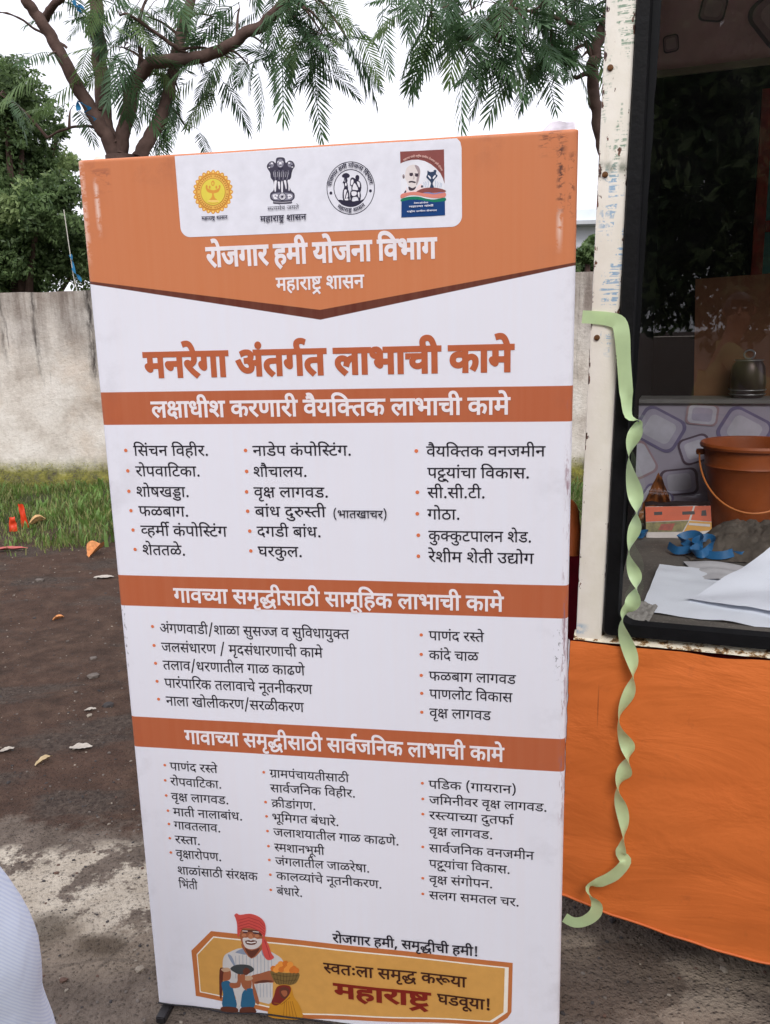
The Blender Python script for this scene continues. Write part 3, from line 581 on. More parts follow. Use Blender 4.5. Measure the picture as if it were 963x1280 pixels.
# body shell: side wall, roof, floor, far wall with window openings, underbody
VD = 2.1
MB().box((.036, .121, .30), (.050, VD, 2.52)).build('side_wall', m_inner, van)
MB().box((-.01, -.004, 2.521), (2.62, VD + .02, 2.66), bevel=.01).build('roof', m_wpaint, van)
MB().box((2.41, 0.0, .30), (2.55, .12, 2.52)).build('body_pillar', m_wpaint, van)
MB().box((2.50, .121, .30), (2.55, VD, .86)).build('side_wall', m_inner, van)  # unseen far end kept open above this low wall to brighten the cabin
b = MB().box((.004, .0145, .30), (2.50, .05, .8375)); b.build('lower_panel', m_body, van)
MB().box((.0565, .0, 2.472), (2.41, .05, 2.52)).build('header_panel', m_wpaint, van)
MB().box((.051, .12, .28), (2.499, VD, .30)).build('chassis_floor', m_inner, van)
b = MB()                                                   # back wall with two window openings
for x0, x1, z0, z1 in ((.051, 2.499, .30, 1.45), (.051, 2.499, 2.05, 2.52), (.051, .95, 1.451, 2.049), (1.45, 1.55, 1.451, 2.049), (2.1, 2.499, 1.451, 2.049)): b.box((x0, VD - .03, z0), (x1, VD, z1))
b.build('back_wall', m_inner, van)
# wheels under the skirt
for x in (.55, 1.95):
    w = MB().lathe([(.17, -.09), (.30, -.09), (.325, -.06), (.325, .06), (.30, .09), (.17, .09)], n=36).build('wheel', plain('tyre_rubber', srgb(26, 26, 26), .85, .2), van, True)
    w.rotation_euler = (math.radians(90), 0, 0); w.location = (x, .55, .325)
    r2 = MB().lathe([(.0, -.05), (.06, -.05), (.07, -.07), (.12, -.06), (.168, -.085), (.168, .085), (0, .085)], n=24).build('rim', plain('steel_rim', srgb(120, 120, 124), .45, .2, metal=.6), w, True)
# counter inside with grimy grey top
def counter_mat():
    t = NT('grimy_counter'); n = t.noise(6, 6, .65)
    c = t.ramp(n, [(.3, srgb(74, 70, 66)), (.7, srgb(112, 106, 98))]); c = t.mix(t.ramp(t.noise(160, 3), [(.6, 0.0), (.72, .6)]), c, srgb(160, 152, 140))
    t.bump(t.noise(120, 4), .3, .002); return t.fin(c, .7)
MB().box((.052, .016, .835), (2.498, 1.15, .872)).build('counter', counter_mat(), van)
# patterned lining behind the counter: lower strip and upper fascia with rounded cubes, dark opening between
m_wall = plain('pale_violet_lining', srgb(180, 172, 188), .6, .10, 8)
MB().box((.052, 1.151, .835), (2.498, 1.17, 1.2515)).build('lining_panel', m_wall, van)
MB().box((.052, 1.150, 2.262), (2.498, 1.17, 2.519)).build('lining_fascia', plain('pinkish_lining', srgb(226, 188, 190), .6, .18, 5), van)
MB().box((.052, 1.140, 2.243), (2.498, 1.149, 2.262)).build('fascia_strip', plain('dull_trim', srgb(150, 140, 122), .5), van)
MB().box((.052, 1.138, 1.252), (2.498, 1.295, 1.264)).build('ledge_strip', plain('grey_trim', srgb(130, 128, 126), .5), van)
def cube_print(nm, cx, cz, w, h, rot, y, line, fill, inner):
    o = []
    for s, m_, yy in ((1.0, line, y), (.86, fill, y - .0006), (.62, inner, y - .0012)):
        P = rr(-w * s / 2, w * s / 2, -h * s / 2, h * s / 2, min(w, h) * s * .24, 5); a = math.radians(rot)
        P = [(cx + x * math.cos(a) - z * math.sin(a), cz + x * math.sin(a) + z * math.cos(a)) for x, z in P]
        o.append((P, yy, m_))
    V = []; F = []; I = []
    for k, (P, yy, m_) in enumerate(o):
        n = len(V); V += [(x, yy, z) for x, z in P]; F.append(tuple(range(n, n + len(P)))); I.append(k)
    mesh(nm, V, F, [line, fill, inner], van, idx=I)
m_pl = plain('violet_print', srgb(128, 118, 152), .6); m_pd = plain('dark_plum_print', srgb(102, 84, 98), .6); m_pf = plain('lilac_print', srgb(184, 176, 196), .6); m_pi = plain('pale_print', srgb(206, 202, 214), .6)
m_qf = plain('dusky_pink_print', srgb(176, 148, 156), .6); m_qi = plain('rose_grey_print', srgb(206, 182, 186), .6)
rp = random.Random(4)
for i in range(9):
    x = .12 + i * .26; cube_print('cube_print', x + .0, 1.165, .15, .12, -28, 1.1495, m_pl, m_pf, m_pi)
    cube_print('cube_print', x + .115, 1.10, .10, .09, 20, 1.1495, m_pd, m_pf, m_pi); cube_print('cube_print', x + .07, .99, .12, .09, 8, 1.1495, m_pd, m_pf, m_pi); cube_print('cube_print', x - .06, 1.06, .09, .12, 30, 1.1495, m_qf, m_pi, m_pi); cube_print('cube_print', x + .13, 1.215, .10, .07, -5, 1.1485, m_qf, m_pi, m_pf); cube_print('cube_print', x + .00, .93, .10, .08, -30, 1.1485, m_pl, m_pi, m_pi)
for i in range(7):
    x = .16 + i * .31; s = 1
    cube_print('cube_print', x + .25, 2.375, .155, .155, 42 + rp.uniform(-8, 8), 1.1485, m_pd, m_qf, m_qi)
    cube_print('cube_print', x + .06, 2.415, .075, .07, -12, 1.1485, m_pd, m_qf, m_qi); cube_print('cube_print', x - .055, 2.335, .045, .05, 6, 1.1485, m_pd, m_qf, m_qi)
    cube_print('cube_print', x + .01, 2.485, .06, .05, 30, 1.1485, m_pd, m_qf, m_qi)
# inner partition beyond: red-framed teal window leaves and a brown board, dim in the cabin
m_red = plain('dull_red_frame', srgb(170, 60, 50), .6, .3); m_teal = plain('teal_glass', srgb(80, 150, 150), .3, .2)
for k, x in enumerate((.41, .86, 1.31)):
    f = MB()
    for q in ((x, x + .04, 1.3, 2.35), (x + .38, x + .42, 1.3, 2.35), (x + .041, x + .379, 1.3, 1.34), (x + .041, x + .379, 2.31, 2.35), (x + .041, x + .379, 1.84, 1.88)): f.box((q[0], 1.9, q[2]), (q[1], 1.94, q[3]))
    fo = f.build('inner_window_frame', m_red, van)
    for z0, z1 in ((1.341, 1.839), (1.881, 2.309)): MB().box((x + .041, 1.915, z0), (x + .379, 1.92, z1)).build('pane', m_teal, fo)
MB().box((.235, 1.30, .872), (.80, 1.325, 1.655), M=Matrix.Translation((.4, 1.3, .9)) @ Matrix.Rotation(math.radians(-2), 4, 'Y') @ Matrix.Translation((-.4, -1.3, -.9))).build('brown_board', plain('brown_ply', srgb(128, 84, 58), .8, .3, 5), van)

# ------------------------------------------------------------------ orange cloth tied round the foot of the van
def skirt_bottom(x): return .130 + .075 * math.exp(-max(0, x) / .28) - .02 * math.sin(min(x, 2.5) * 1.3) + .006 * nz(x * 7, 2)
def skirt_fn(a, c):
    x = -.010 + 2.58 * a ** 1.3; z0 = skirt_bottom(x); z1 = .8365 - .004 * nz(x * 5, 3) ** 2 * 10
    z = z1 + (z0 - z1) * c
    y = -.010 - .006 * max(0, nz((x * .8 + c * .7) * 5, (c - x * .5) * 1.2, 12)) - .005 * abs(nz(x * 2 - c * 1.5, c * 9 + x * 3, 6)) * math.exp(-c / .25) - .010 * math.sin(c * 3.1) * (1 + nz(x * 1.5, 4)) - .007 * abs(nz(x * 3.2 + c * 1.1, c * 4.2, 2)) - .004 * nz(x * 16 + c * 4, c * 3, 5) * (.3 + c)
    top = math.exp(-c / .05); y += -.003 * nz(x * 30, 1, 8) * top; edge = math.exp(-max(0, x + .01) / .03); y += .003 * nz(1, c * 40, 3) * edge
    x += .002 * nz(3, c * 22, 1) * edge - .007 * c * edge
    return (x, y, z)
def orange_cloth():
    t = NT('orange_cloth'); c = t.ramp(t.noise(3, 5, .6), [(.3, srgb(210, 108, 48)), (.7, srgb(224, 120, 56))])
    x, y, z = t.xyz()
    cr = t.ramp(t.noise(1, 4, .6, stretch=(2.2, 1, 16), dist=.8), [(.66, 0.0), (.74, .10)]); c = t.mix(cr, c, srgb(158, 70, 34))
    s = t.math('MULTIPLY', t.math('SUBTRACT', 1, t.step(t.math('ABSOLUTE', t.math('SUBTRACT', x, t.math('ADD', .051, t.math('MULTIPLY', z, .004)))), .0012, .0008)), t.math('MULTIPLY', t.step(z, .66, .02), t.math('SUBTRACT', 1, t.step(z, .73, .02))))
    c = t.mix(t.math('MULTIPLY', s, .55), c, srgb(120, 52, 30))
    c = t.mix(t.ramp(t.noise(22, 5, .7), [(.62, 0.0), (.75, .25)]), c, srgb(150, 78, 44))
    h = t.math('ADD', t.math('MULTIPLY', t.noise(1, 5, .6, stretch=(3, 3, 7), dist=.6), 1.0), t.math('MULTIPLY', t.noise(40, 3), .06)); t.bump(h, .32, .025)
    return t.fin(c, .62, .3)
skirt = empty('orange_skirt_cloth', VO, VYAW, 'plain orange cloth stretched below the van window down towards the ground', 'cloth')
Vv, Ff = grid(170, 60, skirt_fn); mesh('cloth_sheet', Vv, Ff, orange_cloth(), skirt, True)
Vv, Ff = grid(2, 60, lambda a, c: (lambda p: (p[0] - .0045 * a - .001, p[1] + .001 + .010 * a, p[2]))(skirt_fn(0, c))); mesh('white_selvedge', Vv, Ff, plain('selvedge_white', srgb(232, 226, 226), .7), skirt, True)
MB().tube([(lambda p: (p[0], p[1], p[2]))(skirt_fn(i / 120, 1.0)) for i in range(121)], .0028, 6).build('hem', plain('orange_hem', srgb(206, 104, 46), .6), skirt, True)

# ------------------------------------------------------------------ pale green ribbon taped to the post, hanging in twists
m_rib = plain('green_satin', srgb(206, 232, 178), .34, .06, 20, .5, trans=.25)
def vplane(px, py, w):
    d = ray(px, py); Nn = Vector((-math.sin(VYAW), math.cos(VYAW), 0)); C = Vector((0, 0, CAM_H)); t = ((VO - C).dot(Nn) + w) / d.dot(Nn)
    return VM.inverted() @ (C + d * t)
rib = [(728, 396, -.004, 90, 16), (745, 397, -.004, 90, 16), (762, 399, -.005, 90, 17), (774, 404, -.010, 60, 19), (778, 420, -.016, 12, 19), (780, 450, -.018, 5, 17), (783, 490, -.020, 30, 17), (786, 520, -.022, 62, 17)]
P = []
for px, py, w, tw, wd in rib: P.append((vplane(px, py, w), tw, wd))
for k in range(1, 91):                                    # twisted fall
    f = k / 90; py = 520 + f * 548; tw = 62 + (py - 520) / 52 * 180 + 32 * math.sin(py / 38) + 18 * math.sin(py / 17)
    px = 789 + (6.5 + 2 * math.sin(py / 60)) * math.sin((py - 520) / 52 * math.pi + 1.08 + .56 * math.sin(py / 38)) + (4 if py < 760 else 0) - 14 * f ** 2
    P.append((vplane(px, py, -.024 - .016 * f), tw, 18 + 2.5 * math.sin(py / 29)))
tw0 = round(P[-1][1] / 180) * 180
for px, py, dt in ((782, 1078, tw0 + 25), (768, 1094, tw0 + 5), (750, 1103, tw0 + 10), (737, 1108, tw0 + 50), (738, 1118, tw0 + 120), (746, 1130, tw0 + 165), (744, 1142, tw0 + 180), (732, 1151, tw0 + 185), (718, 1153, tw0 + 180), (706, 1147, tw0 + 180)):
    tw = dt; P.append((vplane(px, py, -.045), tw, 17))
Vr = []; pts = [p[0] for p in P]
dense = cr_path(pts, 4); tws = []; wds = []
for i in range(len(P) - 1):
    for j in range(4): f = j / 4; tws.append(P[i][1] * (1 - f) + P[i + 1][1] * f); wds.append(P[i][2] * (1 - f) + P[i + 1][2] * f)
tws.append(P[-1][1]); wds.append(17)
V = []; F = []
for i, p in enumerate(dense):
    t_ = (dense[min(i + 1, len(dense) - 1)] - dense[max(0, i - 1)]).normalized(); view = Vector((0, -1, 0)); side = t_.cross(view).normalized(); nrm = side.cross(t_).normalized()
    if i < 10: ang = 0 if i < 8 else 0
    a = math.radians(tws[i] if i > 24 else 0) ; d_ = side * math.cos(a) + nrm * math.sin(a); hw = wds[i] * 1.9 / 1055 / 2 * .88
    for s in (-1, -.33, .33, 1): V.append(p + d_ * hw * s)
    if i:
        n = 4 * i
        for k in range(3): F.append((n + k - 4, n + k - 3, n + k + 1, n + k))
rb = empty('green_ribbon', VO, VYAW, 'pale green satin ribbon taped to the white post, hanging in twists', 'ribbon')
mesh('ribbon_strip', V, F, m_rib, rb, True)

# ------------------------------------------------------------------ things on the counter behind the glass
CT = .8725
def vthing(name, x, y, z, rz, label, cat, group=None):
    p = vloc(x, y, z); return empty(name, p, VYAW + rz, label, cat, group)
# bucket
m_bk = plain('brown_orange_plastic', srgb(160, 80, 34), .5, .16, 14, .4, bump=.08, bscale=60)
bk = vthing('plastic_bucket', .395, .97, CT, 0, 'orange brown plastic bucket with a wire handle inside the window', 'bucket')
prof = [(.0, .004), (.098, .004), (.102, .0), (.106, .006), (.124, .15), (.130, .205), (.136, .212), (.133, .218), (.139, .262), (.148, .266), (.150, .273), (.146, .280), (.139, .278), (.135, .262), (.118, .10), (.102, .012), (.0, .012)]
MB().lathe(prof, n=56).build('pail', m_bk, bk, True)
b = MB().tube([(.149 * math.cos(a), -.149 * math.sin(a) * .35 - .10 * math.sin(a) - .02, .245 - .15 * math.sin(a)) for a in [math.pi * i / 30 for i in range(31)]], .0028, 8); b.build('bail_handle', plain('handle_plastic', srgb(206, 122, 62), .4), bk, True)
for s in (-1, 1): MB().lathe([(0, -.008), (.012, -.008), (.014, 0), (.012, .008), (0, .008)], c=(s * .146, 0, .247), n=16).build('handle_lug', m_bk, bk, True)
# printed sweet box, lid torn
bx = vthing('printed_carton', .20, .84, CT, math.radians(8), 'orange and yellow printed carton lying torn open beside the bucket', 'carton')
m_cw = plain('carton_white', srgb(206, 196, 190), .5); m_co = plain('carton_orange', srgb(206, 84, 36), .5, .12); m_cy = plain('carton_yellow', srgb(206, 148, 48), .5); m_cp = plain('carton_picture', srgb(120, 110, 60), .5, .6, 60); m_ck = plain('carton_dark', srgb(40, 28, 26), .5)
bm_ = MB(); bm_.box((-.095, 0, 0), (.095, .06, .10), bevel=.002); bm_.build('carton_body', m_cw, bx).rotation_euler = (math.radians(-24), math.radians(-2), 0)
pn = bx.children[0]
def face_patch(nm, poly, m_, k): return mesh(nm, [(x, -.0006 - k * .0004, z) for x, z in poly], [tuple(range(len(poly)))], m_, pn)
face_patch('print_patch', [(-.095, .052), (.030, .056), (.045, .0985), (-.095, .0985)], m_co, 1)
face_patch('print_patch', [(.036, .056), (.0945, .050), (.0945, .0985), (.050, .0985)], m_co, 1)
face_patch('print_patch', [(-.095, .020), (.01, .020), (.030, .054), (-.095, .050)], m_cp, 1)
face_patch('print_patch', [(.012, .016), (.0945, .024), (.0945, .048), (.032, .053)], m_cy, 1)
face_patch('print_patch', [(.028, .040), (.090, .034), (.090, .042), (.030, .047)], m_cw, 3)
for x, w in ((-.070, .024), (.012, .036)): face_patch('print_patch', [(x, .072), (x + w, .073), (x + w, .083), (x, .082)], m_ck, 2)
face_patch('print_patch', [(.066, .068), (.082, .068), (.080, .086), (.068, .084)], m_ck, 2)
face_patch('print_patch', [(-.06, .026), (-.02, .024), (-.01, .046), (-.05, .044)], plain('carton_red', srgb(150, 60, 40), .5, .3, 90), 2)
MB().add(*grid(8, 3, lambda a, c: (-.095 + .19 * a, .0 + .03 * c - .004 * nz(a * 6, c), .1005 + .02 * c + .010 * nz(a * 5, c * 2, 3)))).build('torn_flap', m_ck, pn, True)
# rumpled grey cloth
gc = vthing('rumpled_rag', .395, .72, CT, 0, 'rumpled grey brown rag lying in front of the bucket', 'rag')
def rag(a, c):
    x, y = (a - .5) * .36, (c - .5) * .26; r = math.hypot(x / .18, y / .13); hgt = max(0, 1 - r ** 2.2)
    z = .098 * hgt * (.75 + .5 * nz(x * 9, y * 9, 5)) + .020 * abs(nz(x * 26 + y * 10, y * 22, 2)) * (hgt > 0) + .010 * abs(nz(x * 60, y * 50, 7))
    return (x * (1 + .15 * nz(x * 12, y * 12)), y + .02 * nz(x * 14, y * 12, 8), max(.002, z))
MB().add(*grid(90, 70, rag)).build('rag_cloth', plain('grey_brown_cotton', srgb(94, 86, 78), .9, .22, 40, .1, bump=.4, bscale=200), gc, True)
# blue ribbon heap
def bluerib(nm, cx, cy, pts3, wid, label):
    e = vthing(nm, cx, cy, CT, 0, label, 'ribbon'); d = cr_path(pts3, 6); V = []; F = []
    for i, p in enumerate(d):
        t_ = (d[min(i + 1, len(d) - 1)] - d[max(0, i - 1)]).normalized(); a = i * .13; side = Vector((math.sin(a) * .5, .35, 1)).normalized(); side = (side - t_ * side.dot(t_)).normalized()
        V += [p + side * wid * s for s in (0, .5, 1)]
        if i: n = 3 * i; F += [(n - 3, n - 2, n + 1, n), (n - 2, n - 1, n + 2, n + 1)]
    mesh('ribbon_loop', V, F, plain('blue_satin', srgb(40, 108, 160), .35, .15, 30, .5, trans=.15), e, True)
q = [(-.085, .02, .012), (-.06, -.015, .006), (-.02, .0, .012), (-.05, .025, .03), (-.015, .03, .045), (.01, .0, .030), (-.012, -.03, .012), (.012, -.045, .008), (.035, -.01, .028), (.02, .02, .04), (-.02, .0, .02), (.02, -.035, .006), (.06, -.045, .008), (.09, -.03, .014), (.075, -.01, .004), (.11, -.03, .006), (.13, -.02, .010)]
bluerib('blue_ribbon', .255, .64, q, .022, 'shiny blue ribbon heaped in loops on the counter')
bluerib('blue_ribbon', .085, .80, [(-.01, 0, .004), (.01, -.01, .006), (.02, .02, .012), (.0, .03, .004)], .016, 'small scrap of blue ribbon at the left edge of the window')
# brown crumpled wrapper
MBw = vthing('brown_wrapper', .125, 1.04, CT, .3, 'crumpled brown wrapper standing against the patterned lining', 'wrapper')
def wr(a, c): x = (a - .5) * .13; return (x * (1 - .5 * c), -.02 * c + .025 * nz(a * 5, c * 4, 6), .17 * c * (1 - abs(a - .45) * .8) + .008 * nz(a * 9, c * 8, 1))
MB().add(*grid(20, 20, wr)).build('wrapper_sheet', plain('brown_film', srgb(128, 74, 34), .4, .4, 30, .5), MBw, True)
# dark steel pot on the ledge beyond the counter
pt = vthing('steel_pot', .385, 1.225, 1.2645, 0, 'dark steel pot with bright rims on the ledge above the bucket', 'pot')
MB().lathe([(0, 0), (.045, .0), (.052, .008), (.056, .05), (.050, .10), (.040, .118), (.042, .122), (0, .122)], n=36).build('pot_body', plain('dark_steel', srgb(58, 46, 46), .3, .3, 30, .5, .6), pt, True)
for z, r_ in ((.012, .0545), (.026, .0565), (.120, .043)): MB().tube([(r_ * math.cos(a), r_ * math.sin(a), z) for a in [2 * math.pi * i / 32 for i in range(33)]], .0018, 6).build('rim', plain('bright_rim', srgb(170, 170, 170), .3, .05, 9, .5, .7), pt, True)
MB().tube([(.016 * math.cos(a), .0, .138 + .014 * math.sin(a)) for a in [2 * math.pi * i / 20 for i in range(21)]], .003, 6).build('lid_knob', plain('bright_rim', srgb(225, 225, 225)), pt, True)
# sheets of paper
def sheet(nm, poly, z0, curl, m_, label, n=22):
    """poly: four corners in van local x,y in order; sheet bilinear with curl"""
    e = vthing(nm, *poly[0], CT, 0, label, 'paper'); M = e.matrix_basis.inverted() @ VM; c = [Vector((p[0], p[1], 0)) for p in poly]
    def fn(a, b_):
        p = (c[0] * (1 - a) + c[1] * a) * (1 - b_) + (c[3] * (1 - a) + c[2] * a) * b_; z = CT + z0 + curl(a, b_); w = M @ Vector((p.x, p.y, z)); return w
    Vv, Ff = grid(n, n, fn); mesh('sheet', Vv, Ff, m_, e, True)
m_pp = plain('white_paper', srgb(240, 244, 252), .6, .03, 6); m_pg = plain('greyish_paper', srgb(206, 204, 206), .6, .06, 30)
sheet('paper_sheet', [(.128, .110), (.60, -.005 + .06), (.62, .47), (.156, .485)], .0015, lambda a, b: .012 * b * (1 - a) ** 2 + .007 * abs(nz(a * 4 + b * 2, b * 3)) + .003 * nz(a * 9, b * 9), m_pp, 'large blank white sheet of paper nearest the window sill')
sheet('paper_sheet', [(.225, .20), (.62, .10), (.70, .50), (.455, .53)], .016, lambda a, b: .030 * math.exp(-((a) / .22) ** 2) * b + .05 * b * b * (1 - a) + .010 * nz(a * 3, b * 4, 2) + .003 * nz(a * 10, b * 8, 2), plain('white_paper_fresh', srgb(238, 241, 250), .6, .03, 6), 'white sheet of paper curling up on top of the others')
sheet('paper_sheet', [(.255, .40), (.44, .34), (.47, .53), (.215, .555)], .006, lambda a, b: .008 * abs(math.sin(a * 5)) + .004 * nz(a * 4, b * 5, 7), m_pg, 'creased greyish printed sheet with a small red emblem behind the white sheets')
sheet('torn_paper', [(.085, .055), (.150, .030), (.165, .15), (.098, .19)], .002, lambda a, b: .010 * abs(nz(a * 6, b * 6, 1)) + .004, plain('grubby_paper', srgb(150, 146, 140), .7, .25, 60), 'grubby torn scrap of paper in the lower left window corner')

# ------------------------------------------------------------------ the standing banner
BW, BH, BB = 0.8997, 1.83, 0.022            # width, top, bottom of the print
BYAW = -0.169236
def wave(u, v):
    """outward bulge of the stretched cloth"""
    e = min(1, max(0, min(u, BW - u) / .06)); lo = math.exp(-max(0, v - BB) / .16)
    w = .0016 * nz(u * 3.1, v * 1.7, 3) + .0007 * nz(u * 9, v * 2.2, 7) + lo * .007 * nz(u * 4.2, v * 4, 1) + lo * .0012 * math.sin(u * 24 + v * 16)
    w += .0012 * math.exp(-(max(0, BH - v)) / .1) * nz(u * 14, v * 3, 9)
    w *= e
    r = .011
    for d in (u, BW - u):
        if d < r: w -= r - math.sqrt(max(0, r * r - (r - d) ** 2))
    d = BH - v; r = .005
    if d < r: w -= r - math.sqrt(max(0, r * r - (r - d) ** 2))
    return w
banner = empty('standing_banner', (-0.54918, 1.65103, 0), BYAW,
    'tall white and orange printed cloth banner on a tube frame listing village works', 'banner')

def banner_material():
    t = NT('printed_flex'); x, y, z = t.xyz()
    white = srgb(233, 233, 243); orange = srgb(205, 124, 80); brown = srgb(98, 44, 30)
    du = t.math('MULTIPLY', t.math('ABSOLUTE', t.math('SUBTRACT', x, .4475)), 1 / .4525)
    lo = t.math('ADD', t.math('MULTIPLY', du, .0790), 1.5325); hi = t.math('ADD', t.math('MULTIPLY', du, .0665), 1.5500)
    c = t.mix(t.step(z, lo), white, brown); c = t.mix(t.step(z, hi), c, orange)
    for a, b in ((1.3439, 1.4071), (.9745, 1.0392), (.6600, .7293)):
        band = t.math('MULTIPLY', t.step(z, a), t.math('SUBTRACT', 1, t.step(z, b))); c = t.mix(band, c, srgb(184, 98, 62))
    # faded vertical streaks of the ink
    st = t.noise(1, 3, .6, stretch=(60, 1, 1.2)); c = t.mix(t.ramp(st, [(.35, 0.0), (.75, .05)]), c, srgb(236, 190, 160))
    # soiling: towards the edges and the foot
    sm = t.noise(7, 6, .65); ed = t.math('ABSOLUTE', t.math('SUBTRACT', x, .45))
    edm = t.ramp(ed, [(.37, 0.0), (.45, 1.0)]); dirt = t.math('MULTIPLY', t.ramp(sm, [(.52, 0.0), (.75, .30)]), edm)
    c = t.mix(dirt, c, srgb(96, 78, 80))
    foot = t.math('MULTIPLY', t.ramp(z, [(.0, 1.0), (.30, 0.0)]), t.ramp(t.noise(5, 6, .7), [(.5, 0.0), (.75, .3)])); c = t.mix(foot, c, srgb(150, 140, 130))
    top = t.math('MULTIPLY', t.ramp(t.math('SUBTRACT', z, .9), [(.86, 0.0), (.925, 1.0)]), t.ramp(t.noise(9, 6, .7), [(.5, 0.0), (.75, .45)])); c = t.mix(top, c, srgb(120, 66, 60))
    # rubbed black scuffs where the cloth folds round the frame at the top right
    def scuff(cu, w, z0, z1, th, col, sc=(50, 1, 70)):
        m = t.math('SUBTRACT', 1, t.step(t.math('ABSOLUTE', t.math('SUBTRACT', x, cu)), w, .004))
        m = t.math('MULTIPLY', m, t.math('MULTIPLY', t.step(z, z0, .02), t.math('SUBTRACT', 1, t.step(z, z1, .01))))
        return t.mix(t.math('MULTIPLY', m, t.ramp(t.noise(1, 4, .7, stretch=sc), [(th, 0.0), (th + .08, .85)])), c, col)
    c = scuff(.872, .005, 1.70, 1.82, .50, srgb(48, 34, 42)); c = scuff(.890, .004, 1.70, 1.79, .5, srgb(70, 30, 34))
    c = scuff(.858, .022, 1.805, 1.826, .50, srgb(50, 34, 40), (30, 1, 120)); c = scuff(.871, .003, 1.65, 1.70, .45, srgb(235, 205, 190))
    c = scuff(.034, .0025, 1.71, 1.79, .42, srgb(244, 220, 208)); c = scuff(.006, .006, 1.66, 1.83, .45, srgb(236, 190, 170))
    c = scuff(.045, .018, 1.785, 1.81, .50, srgb(150, 86, 66), (20, 1, 60))
    c = scuff(.885, .010, .86, .97, .57, srgb(38, 34, 44), (160, 1, 110)); c = scuff(.006, .005, .84, .98, .56, srgb(60, 56, 64), (160, 1, 60))
    c = scuff(.893, .004, .55, 1.4, .52, srgb(150, 110, 120), (90, 1, 14))
    wv = t.n.new('ShaderNodeTexWave'); wv.inputs['Scale'].default_value = 420; wv.inputs['Distortion'].default_value = .4; wv.bands_direction = 'X'; t.l.new(t.tc(), wv.inputs['Vector'])
    h = t.math('ADD', t.math('MULTIPLY', wv.outputs['Fac'], .05), t.noise(11, 5, .6)); t.bump(h, .10, .006)
    return t.fin(c, t.ramp(t.noise(6, 3), [(.3, .42), (.7, .55)]), .35)
m_flex = banner_material()

NU, NV = 90, 180
us = [0, .002, .004, .007, .011] + [.011 + (BW - .022) * i / NU for i in range(1, NU)] + [BW - .011, BW - .007, BW - .004, BW - .002, BW]
vs = [BB + (BH - .011 - BB) * j / NV for j in range(NV + 1)] + [BH - .007, BH - .004, BH - .002, BH]
V = [(u, -wave(u, v), v + (.0012 * math.sin(u * 22) if v == BB else 0)) for v in vs for u in us]
nu = len(us); F = [(j * nu + i, j * nu + i + 1, (j + 1) * nu + i + 1, (j + 1) * nu + i) for j in range(len(vs) - 1) for i in range(nu - 1)]
mesh('printed_cloth', V, F, m_flex, banner, smooth=True)
# folded-back margins of the cloth round the frame
b = MB()
for u0, s in ((0, 1), (BW, -1)):
    Vv, Ff = grid(3, 60, lambda a, c: (u0 + s * .001 * math.sin(c * 40) * a, .011 + a * .03, BB + (BH - .011 - BB) * c)); b.add(Vv, Ff)
Vv, Ff = grid(60, 3, lambda a, c: (.011 + (BW - .022) * a, .011 + c * .03, BH - .002 * math.sin(a * 60) * c)); b.add(Vv, Ff)
b.build('cloth_margin', plain('flex_back', srgb(214, 190, 178), .5, .2, 9), banner, True)
# loose fold standing up behind the top right corner
def flap(x0, x1, h, seed, nm, col):
    def fn(a, c):
        x = x0 + (x1 - x0) * a; prof = max(0, min(a / .45, 1.0)) * (1 - .35 * max(0, a - .5))
        return (x, .022 + .035 * c + .006 * nz(x * 40, c * 3, seed), BH - .004 + h * prof * c + .003 * nz(x * 60, c * 2, seed + 4) * c)
    Vv, Ff = grid(16, 6, fn); mesh(nm, Vv, Ff, col, banner, True)
flap(BW - .075, BW - .004, .030, 3, 'loose_fold', plain('flex_fold', srgb(196, 188, 196), .35, .28, 45, .6))
flap(.002, .03, .02, 8, 'loose_fold', plain('flex_fold_pale', srgb(226, 200, 188), .4, .15, 30))
m_tube = plain('black_tube', srgb(38, 36, 38), .45, .25, 20)
for x0, x1, z0, z1 in ((.012, .030, .0, BH - .012), (BW - .030, BW - .012, .0, BH - .012), (.031, BW - .031, BH - .031, BH - .013), (.031, BW - .031, .9, .916), (.031, BW - .031, BB, BB + .016)):
    MB().box((x0, .013, z0), (x1, .031, z1), bevel=.002).build('frame_tube', m_tube, banner)
for x in (.021, BW - .021):
    MB().box((x - .011, -.035, .0), (x + .011, .22, .016), bevel=.002).build('foot', m_tube, banner)
    MB().tube([(x, .20, .016), (x, .034, 1.1)], .008, 8).build('brace', m_tube, banner)
cord = [(.004 + (BW - .01) * i / 60, -.004 - .002 * math.sin(i * .7), BB + .002 + .004 * math.sin(i * .35 + 1) * math.exp(-abs(i - 20) / 40)) for i in range(61)]
MB().tube(cord, .0016, 6).build('hem_cord', plain('black_cord', srgb(30, 28, 34), .7), banner)


